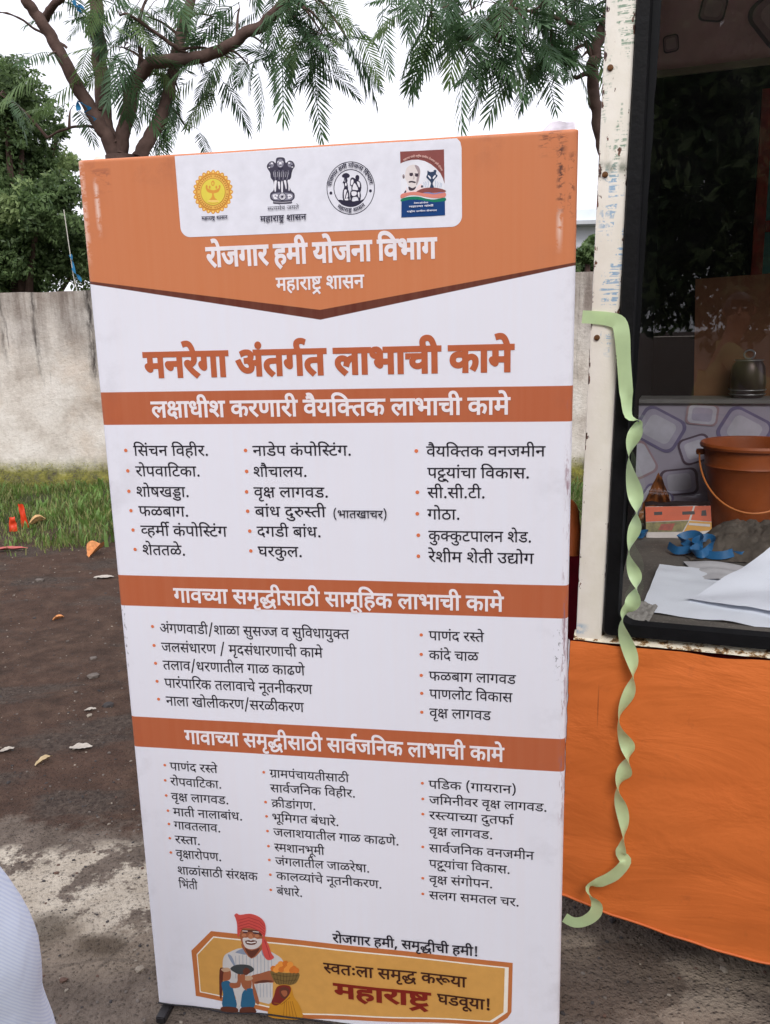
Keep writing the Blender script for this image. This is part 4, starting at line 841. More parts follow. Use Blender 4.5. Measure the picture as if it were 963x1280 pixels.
# print data: glyph outlines in font units, line placements on the cloth in metres, art polygons in tenths of a millimetre
GLYPHS = {
52: [[791,42,-107,-54,-118,49,-208,100,-160,88,-45,31,-44,31,-26,36,1,17,0,19,60,34,69,0,50,0,74,-23,31,-21,78,20,72,60,1,39,0,23,-20,45,-13,15,-477,0,1,71,849,0,1,-71,-207,0,32,-35,1,-58,0,-55,-88,-76,-152,-53,-97,-20,90,-52,238,-111]],
79: [[341,551,1,-551,-161,0,1,551,-177,0,1,71,547,0,1,-71],[181,615,-42,79,-82,91,-100,38,-67,0,-44,0,-68,-9,-27,-5,-47,73,78,14,105,0,108,0,158,-51,126,-123,57,-107]],
32: [[1307,551,1,-551,-161,0,1,370,-273,0,-82,0,-31,3,72,-30,88,-80,1,-45,0,-46,-82,-62,-134,-30,-79,0,-106,0,-192,61,-176,141,-83,119,143,25,92,-134,200,-139,117,0,64,0,82,34,1,40,0,44,-122,78,-89,28,59,64,541,0,1,110,-1143,0,1,71,1515,0,1,-71]],
27: [[417,551,1,-317,0,-26,-50,-30,-45,0,-52,0,-110,42,-76,60,1,28,0,23,54,28,69,0,51,0,1,192,-253,0,1,71,1157,0,1,-71,-207,0,1,-551,-161,0,1,551]],
66: [[341,551,1,-551,-161,0,1,551,-177,0,1,71,547,0,1,-71]],
3: [],
61: [[643,69,72,11,92,36,1,32,0,38,-116,43,-129,0,-138,0,-146,-57,1,-48,0,-31,46,-58,142,-71,141,-53,-107,-53,-182,71,-198,124,1,77,0,38,62,59,53,21,-38,18,-54,52,1,34,0,28,40,40,35,13,46,17,118,15,83,0,265,0,1,86,-721,0,1,71,1093,0,1,-71,-207,0,1,-157,-423,0,-62,0,-52,-6,-17,-7,-30,-12,1,-22,0,-20,40,-31,29,-12,94,16,109,0,138,0,174,-42,82,-67,1,-38,0,-58,-136,-76,-129,-17]],
50: [[1019,551,1,-551,-161,0,1,250,-441,0,1,-37,0,-33,-58,-29,-37,0,-38,0,-84,25,-72,39,-46,44,1,19,0,18,54,25,69,0,53,0,1,230,-251,0,1,71,1225,0,1,-71],[857,551,-441,0,1,-230,443,0]],
68: [[-369,615,-34,35,-36,64,1,34,0,65,168,83,151,0,120,0,160,-57,116,-121,53,-96,221,0,1,-71,-205,0,1,-551,-161,0,1,551,-177,0,1,71,175,0,-56,104,-122,99,-109,0,-80,0,-84,-49,1,-43,0,-34,40,-55,29,-29]],
51: [[1191,622,1,-71,-207,0,1,-551,-161,0,1,179,-56,-18,-156,-29,-101,0,-180,0,-222,121,-27,100,124,13,120,47,1,44,0,28,-46,48,-27,18,-245,0,1,71],[259,301,40,-49,122,-49,99,0,100,0,148,42,55,29,1,277,-397,0,58,-52,1,-54,0,-108]],
44: [[1,622,1139,0,1,-71,-205,0,1,-551,-161,0,1,298,-361,0,1,-54,0,-28,-56,-28,-45,0,-48,0,-108,42,-76,60,1,28,0,23,54,28,69,0,575,0,1,182,-769,0]],
67: [[179,551,-177,0,1,71,161,0,-24,22,-30,50,1,30,0,78,232,94,195,0,282,0,436,-153,159,-128,-167,0,-306,209,-367,0,-140,0,-158,-59,1,-51,0,-30,38,-45,25,-17,217,0,1,-71,-205,0,1,-551,-161,0]],
57: [[1143,551,-207,0,1,-551,-159,0,1,165,-52,-18,-150,-29,-105,0,-108,0,-168,42,-98,75,1,51,0,86,230,92,189,0,26,0,78,-3,74,-4,21,-3,-9,-73,-38,4,-96,6,-45,0,-124,0,-140,-54,1,-50,0,-51,126,-48,91,0,104,0,150,45,51,27,1,291,-773,0,1,71,1143,0]],
49: [[349,632,74,0,116,-21,45,-25,36,-19,46,-68,1,-62,1,-116,403,0,1,230,-261,0,1,71,631,0,1,-71,-205,0,1,-551,-161,0,1,250,-401,0,1,-37,0,-33,-58,-29,-39,0,-38,0,-84,25,-72,39,-44,44,1,19,0,18,54,25,67,0,59,0,1,105,0,47,-20,50,-21,15,-40,30,-85,0,-54,0,-56,-26,1,-21,0,-28,94,-30,115,-3,-15,-71,-150,6,-178,61,1,64,0,59,152,53]],
564: [[633,0,-132,0,-212,35,-124,77,1,63,0,69,123,42,-52,23,-66,64,1,47,1,131,-167,0,1,71,1199,0,1,-71,-207,0,1,-217,-129,-62,-107,0,-120,0,-152,-10,-55,-14,-100,-23,1,-54,0,-38,84,-42,138,-16,81,0,104,0,174,27,79,21,55,-76,-82,-19,-216,-28],[829,356,1,195,-389,0],[329,438,0,-47,46,-55,55,-17,112,17,153,1,-363,184],[135,-165,497,153,81,0,293,-180,-117,-38,-233,145,-421,-145]],
58: [[245,189,-70,0,-94,35,1,31,0,29,72,30,57,0,36,0,78,-15,61,-23,100,16,128,86,1,65,0,56,-118,67,-93,0,-62,0,-60,-27,1,-23,0,-15,38,-35,114,-24,113,-2,-33,-70,-188,6,-186,83,1,58,0,51,142,64,135,0,94,0,164,-43,102,-85,1,-64,0,-69,-138,-117,-121,-33,90,-39,168,-95,63,-44,-127,-44,-102,72,-166,93,-73,30,-54,-5],[1183,551,1,-551,-161,0,1,551,-177,0,1,71,549,0,1,-71]],
60: [[1175,551,1,-551,-161,0,1,266,-58,-9,-116,-6,-77,0,-84,0,-186,15,-65,11,-40,-13,-49,-11,82,-52,222,-110,123,-49,-107,-54,-112,49,-198,100,-152,88,-43,31,-44,31,-22,36,1,17,0,19,60,34,69,0,50,0,74,-23,31,-20,42,19,30,59,1,30,0,30,-18,48,-13,15,-401,0,1,71,1383,0,1,-71],[739,322,78,0,128,8,69,9,1,212,-449,0,14,-17,20,-46,1,-30,0,-42,-38,-62,-33,-21,104,-11]],
75: [[-337,615,-42,79,-82,91,-100,38,-67,0,-44,0,-68,-9,-27,-5,-47,73,78,14,105,0,108,0,158,-51,126,-123,57,-107]],
9: [[941,218,0,-70,-182,-68,-133,0,-172,0,-268,128,-125,148,143,26,86,-106,200,-123,125,0,76,0,96,35,1,39,0,37,-82,58,-63,25,-54,-5,-61,-1,-9,70,136,2,114,44,1,37,0,36,-94,32,-61,0,-74,0,-120,-20,-67,-17,-49,69,52,14,154,24,99,0,156,0,166,-78,1,-59,0,-78,-133,-42,22,-10,19,-10,76,-5,73,0,64,0,100,6,53,7,1,188,-145,0,1,71,517,0,1,-71,-207,0,1,-551,-161,0,1,290,-48,-6,-92,-5,-51,0,-34,0,-51,3,30,-30]],
6: [[-369,772,0,24,66,34,45,0,46,0,64,-34,1,-24,0,-24,-64,-34,-45,0,-44,0,-66,34]],
40: [[963,551,1,-551,-161,0,1,328,-217,0,-122,0,-122,-12,-37,-17,-48,-19,1,-43,0,-49,148,-91,143,-57,-107,-52,-92,40,-158,80,-94,86,1,48,0,35,54,56,43,18,58,25,164,23,137,0,257,0,1,152,-799,0,1,71,1169,0,1,-71]],
181: [[-379,615,-42,35,-58,76,1,36,0,67,178,67,133,0,64,0,108,-13,41,-11,-43,-66,-34,9,-76,12,-43,0,-80,0,-84,-45,1,-35,0,-33,54,-63,51,-36]],
54: [[1,551,1,71,1387,0,1,-71,-207,0,1,-551,-161,0,1,355,-12,1,-15,0,-48,0,-100,-24,-92,-63,-35,-61,-153,24,24,46,41,35,-48,18,-96,22,-59,0,-80,0,-86,-46,1,-36,0,-38,86,-69,164,-75,117,-49,-107,-52,-116,50,-192,91,-112,93,1,53,0,53,98,67,148,31,73,0,88,0,146,-29,67,-27,116,56,175,0,10,0,9,0,1,125]],
30: [[1299,551,-207,0,1,-551,-159,0,1,165,-52,-17,-144,-30,-99,0,-154,0,-198,86,1,71,0,29,50,51,39,16,-293,-2,1,72,587,0,36,0,72,-1,9,0,-13,-70,-63,0,-116,0,-142,-49,1,-47,0,-43,116,-43,77,0,100,0,142,43,55,29,1,291,-929,0,1,71,1299,0]],
25: [[1555,551,-649,0,1,-202,96,50,139,0,130,0,164,-83,1,-77,0,-46,-60,-104,-69,-50,-143,41,50,32,64,84,1,41,0,47,-78,46,-69,0,-108,0,-111,-72,1,-258,-161,0,1,174,-48,-20,-142,-36,-99,0,-94,0,-166,38,-100,77,1,57,0,80,220,94,177,0,46,0,114,-7,31,-3,-11,-73,-32,4,-98,6,-37,0,-116,0,-128,-52,1,-47,0,-53,122,-51,81,0,88,0,138,42,61,30,1,291,-741,0,1,71,1555,0]],
179: [[1247,551,1,-551,-161,0,1,325,-62,-15,-142,-17,-99,0,-100,0,-166,20,-63,13,-94,-29,-100,-53,1,-36,0,-20,40,-41,104,-27,95,0,22,0,23,1,-12,18,1,18,0,32,80,27,51,0,82,0,88,-52,1,-28,0,-28,-50,-32,-45,-10,36,-23,76,-41,55,-26,-115,-41,-54,31,-98,61,-31,26,-24,-2,-56,-1,-25,0,-118,0,-180,41,-100,71,1,43,0,55,138,73,99,28,-88,29,-92,71,1,46,0,53,162,72,153,0,124,0,178,-58,1,-59,0,-48,-92,-66,-81,-28,38,-5,86,-4,45,0,92,0,158,21,77,26,1,140,-177,0,1,71,549,0,1,-71],[307,502,0,-33,84,-53,67,-17,150,49,1,58,0,24,-68,36,-79,0,-68,0,-84,-34]],
43: [[1261,551,-207,0,1,-551,-161,0,1,150,-62,-20,-146,-27,-115,0,-154,0,-190,81,1,67,0,27,36,50,39,20,-94,18,-118,71,1,56,0,60,164,79,127,0,106,0,142,-56,1,-45,0,-47,-79,-41,-121,39,22,10,18,23,1,11,0,15,-40,27,-51,0,-56,0,-80,-44,1,-35,0,-32,62,-39,98,-18,55,-3,60,8,71,0,22,0,54,-2,15,-1,-13,-70,-12,1,-34,0,-9,0,-100,0,-114,-41,1,-38,0,-41,114,-40,89,0,106,0,148,43,53,29,1,306,-123,0,1,71,495,0]],
39: [[1269,551,1,-551,-161,0,1,551,-265,0,1,-230,0,-42,-34,-58,-35,-23,-42,-25,-132,-27,-93,0,-186,0,-87,59,-34,23,-36,70,1,54,1,199,-157,0,1,71,1475,0,1,-71],[499,217,104,0,41,32,22,17,14,44,1,43,1,198,-357,0,1,-198,0,-39,16,-46,21,-17,22,-16,66,-18]],
76: [[-357,615,-54,40,-90,37,-86,11,-51,0,-40,0,-84,-12,-39,-9,-51,69,46,10,100,12,59,0,90,0,140,-43,49,-38,9,2,-40,52,-76,57,-88,24,-61,0,-48,0,-64,-8,-27,-6,-45,69,78,14,105,0,108,0,158,-51,126,-123,57,-107]],
183: [[1237,551,-331,0,1,-217,44,15,108,19,79,0,129,0,1,-71,-101,0,-92,0,-104,-20,-59,-24,1,-253,-161,0,1,174,-48,-20,-142,-36,-99,0,-94,0,-166,38,-100,77,1,57,0,80,220,94,177,0,46,0,114,-7,31,-3,-11,-73,-32,4,-98,6,-37,0,-116,0,-128,-52,1,-47,0,-53,122,-51,81,0,88,0,138,42,61,30,1,291,-741,0,1,71,1237,0]],
801: [[145,54,0,37,72,30,51,0,52,0,74,-30,1,-37,0,-36,-74,-32,-51,0,-50,0,-72,32]],
46: [[959,551,1,-551,-161,0,1,191,-58,-19,-136,-26,-93,0,-80,0,-130,27,-41,21,-50,27,-48,73,1,64,1,193,-157,0,1,71,1167,0,1,-71],[797,551,-475,0,1,-182,0,-41,12,-48,26,-29,23,-11,46,-23,101,0,80,0,140,38,51,25]],
35: [[1039,551,-295,0,1,-202,-109,0,-96,0,-128,-16,-45,-15,-110,-38,1,-65,0,-48,88,-63,142,-30,85,0,108,0,152,25,85,22,55,-74,-88,-20,-198,-27,-105,0,-138,0,-218,52,-124,98,1,70,0,65,136,89,222,46,127,0,5,0,1,131,-579,0,1,71,1039,0]],
59: [[1187,622,1,-71,-207,0,1,-551,-161,0,1,191,-60,-17,-148,-28,-99,0,-80,0,-130,27,-41,21,-50,27,-48,73,1,64,1,193,-157,0,1,71],[817,551,-405,0,407,-264],[379,240,46,-23,101,0,52,0,100,16,45,12,-401,262,1,-138,0,-41,12,-48,26,-29]],
26: [[1459,551,1,-551,-161,0,1,45,-70,-19,-166,-19,-83,0,-216,0,-394,107,-195,125,-54,35,-36,45,1,19,0,21,60,34,69,0,50,0,74,-23,31,-20,42,19,30,59,1,30,0,26,-14,47,-17,20,-401,0,1,71,1667,0,1,-71],[1069,232,70,0,116,29,43,19,1,271,-733,0,34,-37,1,-56,0,-82,-140,-96,-123,-27,140,-84,310,-90,199,0,86,0,156,20,75,23,1,76,-46,-14,-128,-20,-79,0,-94,0,-150,39,-86,70,1,46,0,73,192,81,159,0,34,0,108,-5,29,-5,-11,-69,-30,4,-74,6,-35,0,-96,0,-110,-44,1,-44,0,-43,110,-41]],
515: [[717,-49,-58,0,-134,-14,-45,-11,-86,27,-118,70,1,43,0,36,51,26,-164,37,-115,68,125,49,120,-69,270,-52,123,0,120,0,106,32,1,28,0,52,-189,0,-58,0,-134,-14,-45,-11,-86,27,-118,70,1,43,0,47,71,24,42,15,118,13,101,0,199,0,1,64,-801,0,1,71,1185,0,1,-71,-219,0,1,-135,-395,0,-56,0,-78,-11,1,-23,0,-17,40,-29,29,-12,46,8,120,11,61,0,158,0,182,-64,1,-57,0,-57,-190,-75,-203,0,-74,0,-69,6,-38,-2,-58,-16,1,-18,0,-17,42,-29,29,-12,46,8,118,11,61,0,158,0,182,-64,1,-57,0,-57,-190,-75,-203,0,-180,0,-330,73,-119,70,125,49,120,-69,270,-52,123,0,120,0,106,32,1,28,0,52]],
47: [[921,551,1,-202,50,24,116,26,71,0,130,0,164,-83,1,-77,0,-46,-60,-104,-69,-50,-143,41,50,32,64,84,1,41,0,47,-80,46,-69,0,-106,0,-113,-73,1,-257,-161,0,1,193,-48,-19,-128,-28,-85,0,-80,0,-128,29,-37,22,-50,29,-42,71,1,57,1,197,-157,0,1,71,1573,0,1,-71],[321,551,1,-191,0,-55,24,-48,33,-17,40,-23,81,0,82,0,128,34,53,27,1,273]],
55: [[1,551,1,71,1551,0,1,-71,-361,0,1,-119,104,-15,136,-93,1,-74,0,-53,-86,-85,-158,-48,-107,0,-108,0,-160,43,-77,36,-62,-46,-146,-33,-89,0,-94,0,-154,43,-92,84,1,61,0,56,90,84,160,47,103,0,108,0,158,-43,79,-36,52,39,116,34,71,4,1,114],[809,214,-4,-6,-5,-5,66,-33,122,-35,71,0,84,0,126,55,1,62,0,64,-110,52,-73,0,-76,0,-106,-53,-47,-53],[255,250,0,-62,108,-53,75,0,76,0,108,53,47,52,45,49,6,6,5,4,-66,33,-120,36,-69,0,-84,0,-126,-56]],
48: [[1171,551,-205,0,1,-551,-161,0,1,165,-54,-18,-154,-29,-111,0,-112,0,-178,42,-100,75,1,51,0,86,242,92,197,0,28,0,80,-3,78,-4,23,-3,-11,-69,-40,4,-100,6,-49,0,-40,0,-35,-3,271,-168,38,14,35,18,1,295,-801,0,1,71,1171,0],[255,287,0,-52,134,-51,97,0,36,0,66,6,31,5,-279,175,-82,-28]],
212: [[1,622,813,0,1,-71,-811,0],[851,193,-74,-31,-190,-44,-119,0,-108,0,-168,42,-98,75,1,51,0,86,230,92,189,0,26,0,78,-3,74,-4,21,-3,-9,-73,-38,4,-96,6,-45,0,-124,0,-140,-54,1,-50,0,-51,126,-48,91,0,104,0,150,45,51,26]],
441: [[179,551,-177,0,1,71,175,0,-56,104,-122,99,-109,0,-80,0,-84,-49,1,-43,0,-34,40,-55,29,-29,-159,0,-34,35,-36,64,1,34,0,65,168,83,151,0,88,0,124,-31,53,-32,34,31,132,32,89,0,64,0,108,-13,41,-11,-43,-66,-34,9,-76,12,-43,0,-80,0,-84,-45,1,-35,0,-1,1,0,22,-26,38,-62,21,-36,221,0,1,-71,-205,0,1,-551,-161,0]],
215: [[739,322,62,0,100,5,57,5,17,-72,-50,-5,-104,-4,-57,0,-84,0,-186,15,-65,11,-40,-13,-49,-11,82,-52,222,-110,123,-49,-107,-54,-112,49,-198,100,-152,88,-43,31,-44,31,-22,36,1,17,0,19,60,34,69,0,50,0,74,-23,31,-20,42,19,30,59,1,30,0,30,-18,48,-13,15,-401,0,1,71,807,0,1,-71,-243,0,14,-17,20,-46,1,-30,0,-42,-38,-62,-33,-21,104,-11]],
37: [[717,222,-58,0,-116,-14,-45,-11,-94,28,-128,76,1,51,0,28,40,40,35,13,46,17,124,15,99,0,187,0,1,86,-801,0,1,71,1185,0,1,-71,-219,0,1,-157,-367,0,-62,0,-52,-6,-17,-7,-30,-12,1,-22,0,-24,56,-33,33,-13,92,17,111,0,148,0,196,-75,1,-65,0,-67,-196,-87,-197,0,-196,0,-310,88,-117,70,123,49,114,-68,238,-65,151,0,232,0,1,78,0,35,-98,35]],
80: [[341,551,1,-551,-161,0,1,551,-177,0,1,71,547,0,1,-71],[161,615,-54,40,-90,37,-86,11,-51,0,-40,0,-84,-12,-39,-9,-51,69,46,10,100,12,59,0,90,0,140,-43,49,-38,9,2,-40,52,-76,57,-88,24,-61,0,-48,0,-64,-8,-27,-6,-45,69,78,14,105,0,108,0,158,-51,126,-123,57,-107]],
71: [[55,-233,-50,-13,-134,-22,-81,0,-150,0,-170,79,1,63,0,56,178,83,177,5,15,-66,-116,-7,-104,-44,1,-33,0,-34,100,-31,63,0,64,0,94,15,69,18]],
419: [[593,-12,78,17,87,4,-22,18,-36,32,-13,14,-24,-2,-56,-3,-29,0,-84,0,-170,21,-142,47,-86,79,1,57,0,44,62,63,51,22,66,29,192,26,119,0,11,0,1,95,-589,0,1,71,1069,0,1,-71,-315,0,1,-166,-97,0,-116,0,-142,-14,-49,-16,-44,-15,-50,-46,1,-32,0,-53,158,-69,165,0,12,0,24,0,15,1,-12,20,1,15,0,35,84,29,51,0,86,0,90,-49,1,-29,0,-32,-58,-35,-43,-9,20,-18,46,-39,33,-24,102,-12,112,-71,1,-51,0,-61,-186,-78,-171,0,-194,0,-282,92,-119,76,123,43,78,-48,140,-62,158,-29,99,0,212,0,1,74,0,33,-98,32,-61,0,-54,0,-86,-11,-41,-11]],
417: [[1039,296,0,-46,-66,-87,-57,-37,-143,41,40,23,66,69,1,35,0,35,-68,42,-69,0,-68,0,-61,-20,-44,-33,-144,-46,-85,-18,90,-52,238,-111,129,-49,-107,-54,-118,49,-208,100,-160,88,-45,31,-44,31,-26,36,1,17,0,19,60,34,69,0,50,0,74,-23,31,-21,78,20,72,60,1,39,0,23,-20,45,-13,15,-477,0,1,71,1155,0,1,-71,-513,0,32,-35,1,-58,0,-16,-3,-13,54,11,63,0,106,0,148,-73]],
42: [[827,-58,-42,34,-76,70,-23,27,-24,-2,-56,-3,-29,0,-84,0,-170,21,-142,47,-86,79,1,57,0,44,62,63,51,22,66,29,192,26,119,0,11,0,1,95,-589,0,1,71,1069,0,1,-71,-315,0,1,-166,-97,0,-116,0,-142,-14,-49,-16,-44,-15,-50,-46,1,-32,0,-53,158,-69,165,0,12,0,24,0,15,1,-12,20,1,15,0,35,84,29,51,0,86,0,90,-49,1,-29,0,-32,-58,-35,-43,-9,24,-24,66,-51,51,-35]],
28: [[1211,551,-205,0,1,-551,-161,0,1,166,-62,-20,-152,-28,-109,0,-154,0,-192,81,1,67,0,28,40,52,45,20,-80,19,-92,70,1,42,0,31,21,23,-103,0,1,71,1211,0],[335,269,0,-42,112,-39,89,0,104,0,154,43,51,29,1,291,-551,0,-44,-24,1,-33,0,-37,86,-40,69,-5,56,7,71,0,54,0,37,-2,-11,-70,-14,1,-32,0,-11,0,-98,0,-114,-40]],
69: [[-495,-12,108,23,117,0,150,0,166,-77,1,-63,0,-61,-186,-78,-171,0,-194,0,-282,92,-119,76,123,43,78,-48,140,-62,158,-29,99,0,212,0,1,74,0,33,-98,32,-61,0,-54,0,-86,-11,-41,-11]],
795: [[427,-165,-150,103,-140,261,1,138,0,140,138,253,153,102,163,0,-136,-106,-146,-254,1,-136,0,-133,144,-259,141,-109]],
796: [[121,-165,136,106,144,256,1,133,0,134,-142,259,-139,109,165,0,150,-103,140,-262,1,-138,0,-139,-140,-254,-149,-101]],
507: [[567,144,-218,0,-256,89,1,88,0,57,124,73,214,35,131,0,21,0,1,65,-579,0,1,71,1039,0,1,-71,-295,0,1,-136,-149,0,-66,0,-138,-9,-51,-16,-32,-10,-52,-35,1,-29,0,-55,176,-43,135,0,100,0,166,27,83,21,55,-75,-48,-11,-114,-20,-59,-6,1,-115,-149,0,-66,0,-138,-9,-51,-16,-34,-10,-50,-35,1,-29,0,-55,176,-43,135,0,100,0,166,27,83,21,55,-75,-80,-19,-216,-28,-101,0,-218,0,-256,89,1,88,0,57,124,73,214,35,131,0,21,0,1,34,-6,0]],
81: [[-357,-44,46,5,51,0,136,0,202,-51,158,-86,69,-51,-113,-41,-100,80,-202,75,-135,0,-24,0,-42,-3,-17,-2]],
36: [[1201,551,-457,0,1,-137,160,-30,176,-113,1,-73,0,-70,-132,-87,-220,-41,-131,0,-226,0,-276,113,1,103,0,67,136,91,222,46,125,0,7,0,1,131,-579,0,1,71,1201,0],[587,72,142,0,188,61,1,67,0,48,-116,77,-113,24,-69,0,-148,0,-93,-28,-56,-17,-66,-55,1,-39,0,-70,190,-68]],
13: [[1,622,1127,0,1,-71,-219,0,64,-39,1,-48,0,-90,-157,-46,72,-32,114,-85,1,-59,0,-50,-90,-68,-156,-34,-95,0,-114,0,-206,61,-190,138,-87,114,143,25,56,-78,134,-119,158,-67,93,0,82,0,106,37,1,49,0,41,-90,69,-79,31,-60,-6,-69,-1,-9,70,148,2,142,48,1,49,0,30,-60,45,-45,13,-701,0]],
536: [[529,-11,-170,0,-204,80,1,67,0,54,63,40,-56,22,-76,60,1,40,0,28,40,40,35,13,46,18,116,14,85,0,137,0,1,86,-539,0,1,71,1399,0,1,-71,-207,0,1,-563,-161,0,1,113,-46,-24,-138,-52,-190,-36],[1029,551,-325,0,1,-157,-295,0,-62,0,-52,-6,-17,-7,-30,-12,1,-22,0,-22,48,-35,41,-13,96,23,127,0,26,0,76,-3,70,-4,21,-3,-11,-72,-36,3,-88,6,-45,0,-124,0,-124,-45,1,-41,0,-42,118,-40,97,0,158,0,236,84,105,68]],
188: [[1,622,821,0,1,-71,-819,0],[1019,200,-36,-15,-106,-39,-146,-28,-95,0,-154,0,-198,86,1,71,0,29,50,51,39,16,-293,-2,1,72,587,0,36,0,72,-1,9,0,-13,-70,-63,0,-116,0,-142,-49,1,-47,0,-43,116,-43,77,0,102,0,146,45,57,29]],
531: [[1515,-138,-137,-28,-113,158,-62,-41,-168,-71,-212,-44,-129,0,-180,0,-192,76,1,58,0,17,22,35,23,16,-124,16,-158,70,1,61,0,57,154,75,121,0,100,0,134,-53,1,-43,0,-19,-34,-46,-39,-18,-117,38,40,17,1,22,0,14,-36,25,-49,0,-50,0,-76,-42,1,-31,0,-32,76,-36,118,-18,65,-2,62,13,81,0,20,0,44,-1,15,-1,-11,-68,-10,1,-24,0,-9,0,-80,0,-90,-33,1,-29,0,-35,114,-35,87,0,162,0,256,93,105,74,-20,-1,-36,-2,-11,0,-84,0,-174,21,-146,47,-90,78,1,57,0,44,60,63,51,22,66,29,192,26,121,0,9,0,1,95,-1131,0,1,71,1613,0,1,-71,-317,0,1,-166,-95,0,-118,0,-142,-14,-47,-16,-44,-15,-50,-46,1,-32,0,-53,160,-69,169,0,6,0,20,0,15,1,-4,9,-4,19,1,7,0,35,82,29,53,0,84,0,90,-49,1,-29,0,-32,-66,-37,-53,-10]],
70: [[-125,-245,-50,-10,-114,-13,-55,0,-150,0,-170,79,1,63,0,57,184,80,159,0,150,0,224,-56,172,-91,69,-53,-123,-39,-108,83,-224,88,-145,0,-102,0,-104,-39,1,-32,0,-38,100,-30,63,0,54,0,84,11,43,10]],
802: [[611,833,165,0,-523,-999,-165,0]],
504: [[1,622,2431,0,1,-71,-207,0,1,-551,-161,0,1,370,-273,0,-82,0,-31,3,72,-30,88,-80,1,-45,0,-46,-82,-62,-134,-30,-79,0,-102,0,-182,56,-170,127,-81,107,-129,0,-82,0,-31,3,72,-30,88,-80,1,-45,0,-46,-82,-62,-134,-30,-79,0,-106,0,-192,61,-176,141,-83,119,143,25,92,-134,200,-139,117,0,64,0,82,34,1,40,0,44,-122,78,-89,28,59,64,507,0,94,-143,206,-145,119,0,64,0,82,34,1,40,0,44,-122,78,-89,28,59,64,541,0,1,110,-2059,0]],
38: [[615,0,-156,0,-234,55,-132,103,1,73,0,70,144,95,236,49,139,1,1,105,-609,0,1,71,1155,0,1,-71,-383,0,1,-176,-77,0,-128,0,-138,-17,-49,-17,-60,-19,-64,-60,1,-41,0,-58,128,-74,117,-14,-30,40,1,42,0,34,66,60,130,37,99,0,98,0,126,-37,62,-60,1,-34,0,-70,-230,-87],[613,140,0,-37,35,-33,110,1,140,45,1,41,0,30,-70,34,-55,0,-70,0,-88,-43]],
256: [[345,-24,-93,67,537,162,1,346,-369,0,1,-317,0,-26,-50,-30,-45,0,-52,0,-110,42,-76,60,1,28,0,23,54,28,69,0,51,0,1,192,-253,0,1,71,1157,0,1,-71,-207,0,1,-551,-161,0,1,122]],
254: [[93,53,257,74,-108,12,-148,81,1,70,0,80,220,94,177,0,46,0,114,-7,31,-3,-11,-73,-32,4,-98,6,-37,0,-116,0,-128,-52,1,-47,0,-53,122,-51,81,0,88,0,138,42,61,30,1,291,-741,0,1,71,1555,0,1,-71,-649,0,1,-201,50,23,114,26,71,0,130,0,164,-83,1,-77,0,-46,-60,-104,-69,-50,-143,41,50,32,64,84,1,41,0,47,-78,46,-69,0,-54,0,-110,-37,-55,-35,1,-258,-161,0,1,173,-16,-6,-40,-14,-23,-7,-475,-158]],
557: [[511,464,26,0,78,-3,74,-4,21,-3,-9,-73,-38,4,-96,6,-45,0,-124,0,-140,-54,1,-50,0,-51,128,-48,99,0,88,0,170,45,63,41,-28,36,-11,43,124,13,120,47,1,44,0,28,-46,48,-27,18,-929,0,1,71,1875,0,1,-71,-207,0,1,-551,-161,0,1,179,-56,-18,-156,-29,-101,0,-98,0,-156,38,-55,34,-48,-22,-114,-39,-150,-25,-101,0,-104,0,-170,42,-100,75,1,51,0,86,230,92],[943,301,40,-49,122,-49,99,0,100,0,148,42,55,29,1,277,-397,0,58,-52,1,-54,0,-108]],
198: [[1,622,727,0,1,-71,-725,0],[91,242,0,35,54,56,43,18,58,25,164,23,137,0,217,0,1,-71,-177,0,-122,0,-122,-12,-37,-17,-48,-19,1,-43,0,-49,148,-91,143,-57,-107,-52,-92,40,-158,80,-94,86]],
799: [[93,-129,30,59,54,134,15,52,195,0,15,-11,-26,-53,-96,-126,-49,-55]],
790: [[363,201,-49,513,215,0,-49,-513],[295,54,0,37,72,30,53,0,50,0,74,-30,1,-37,0,-36,-74,-32,-49,0,-52,0,-72,32]],
7: [[157,435,0,26,72,38,51,0,50,0,72,-38,1,-26,0,-26,-72,-38,-49,0,-50,0,-72,38],[157,118,0,26,72,38,51,0,50,0,72,-38,1,-26,0,-26,-72,-38,-49,0,-50,0,-72,38]],
418: [[997,159,-120,0,-160,78,1,63,0,3,1,1,-30,8,-74,12,-43,2,-44,-23,-120,-35,-69,-14,90,-52,238,-111,129,-49,-107,-54,-118,49,-208,100,-160,88,-45,31,-44,31,-26,36,1,17,0,19,60,34,69,0,50,0,74,-23,31,-21,78,20,72,60,1,39,0,23,-20,45,-13,15,-477,0,1,71,1603,0,1,-71,-961,0,32,-35,1,-58,0,-37,-21,-31,56,-6,51,-11,36,28,130,36,99,0,122,0,186,-55,144,-93,57,-57,-125,-34,-92,86,-176,85,-109,0,-86,0,-80,-43,1,-28,0,-37,84,-31,59,0,30,0,58,5,35,7,49,-67,-50,-10,-88,-6]],
}
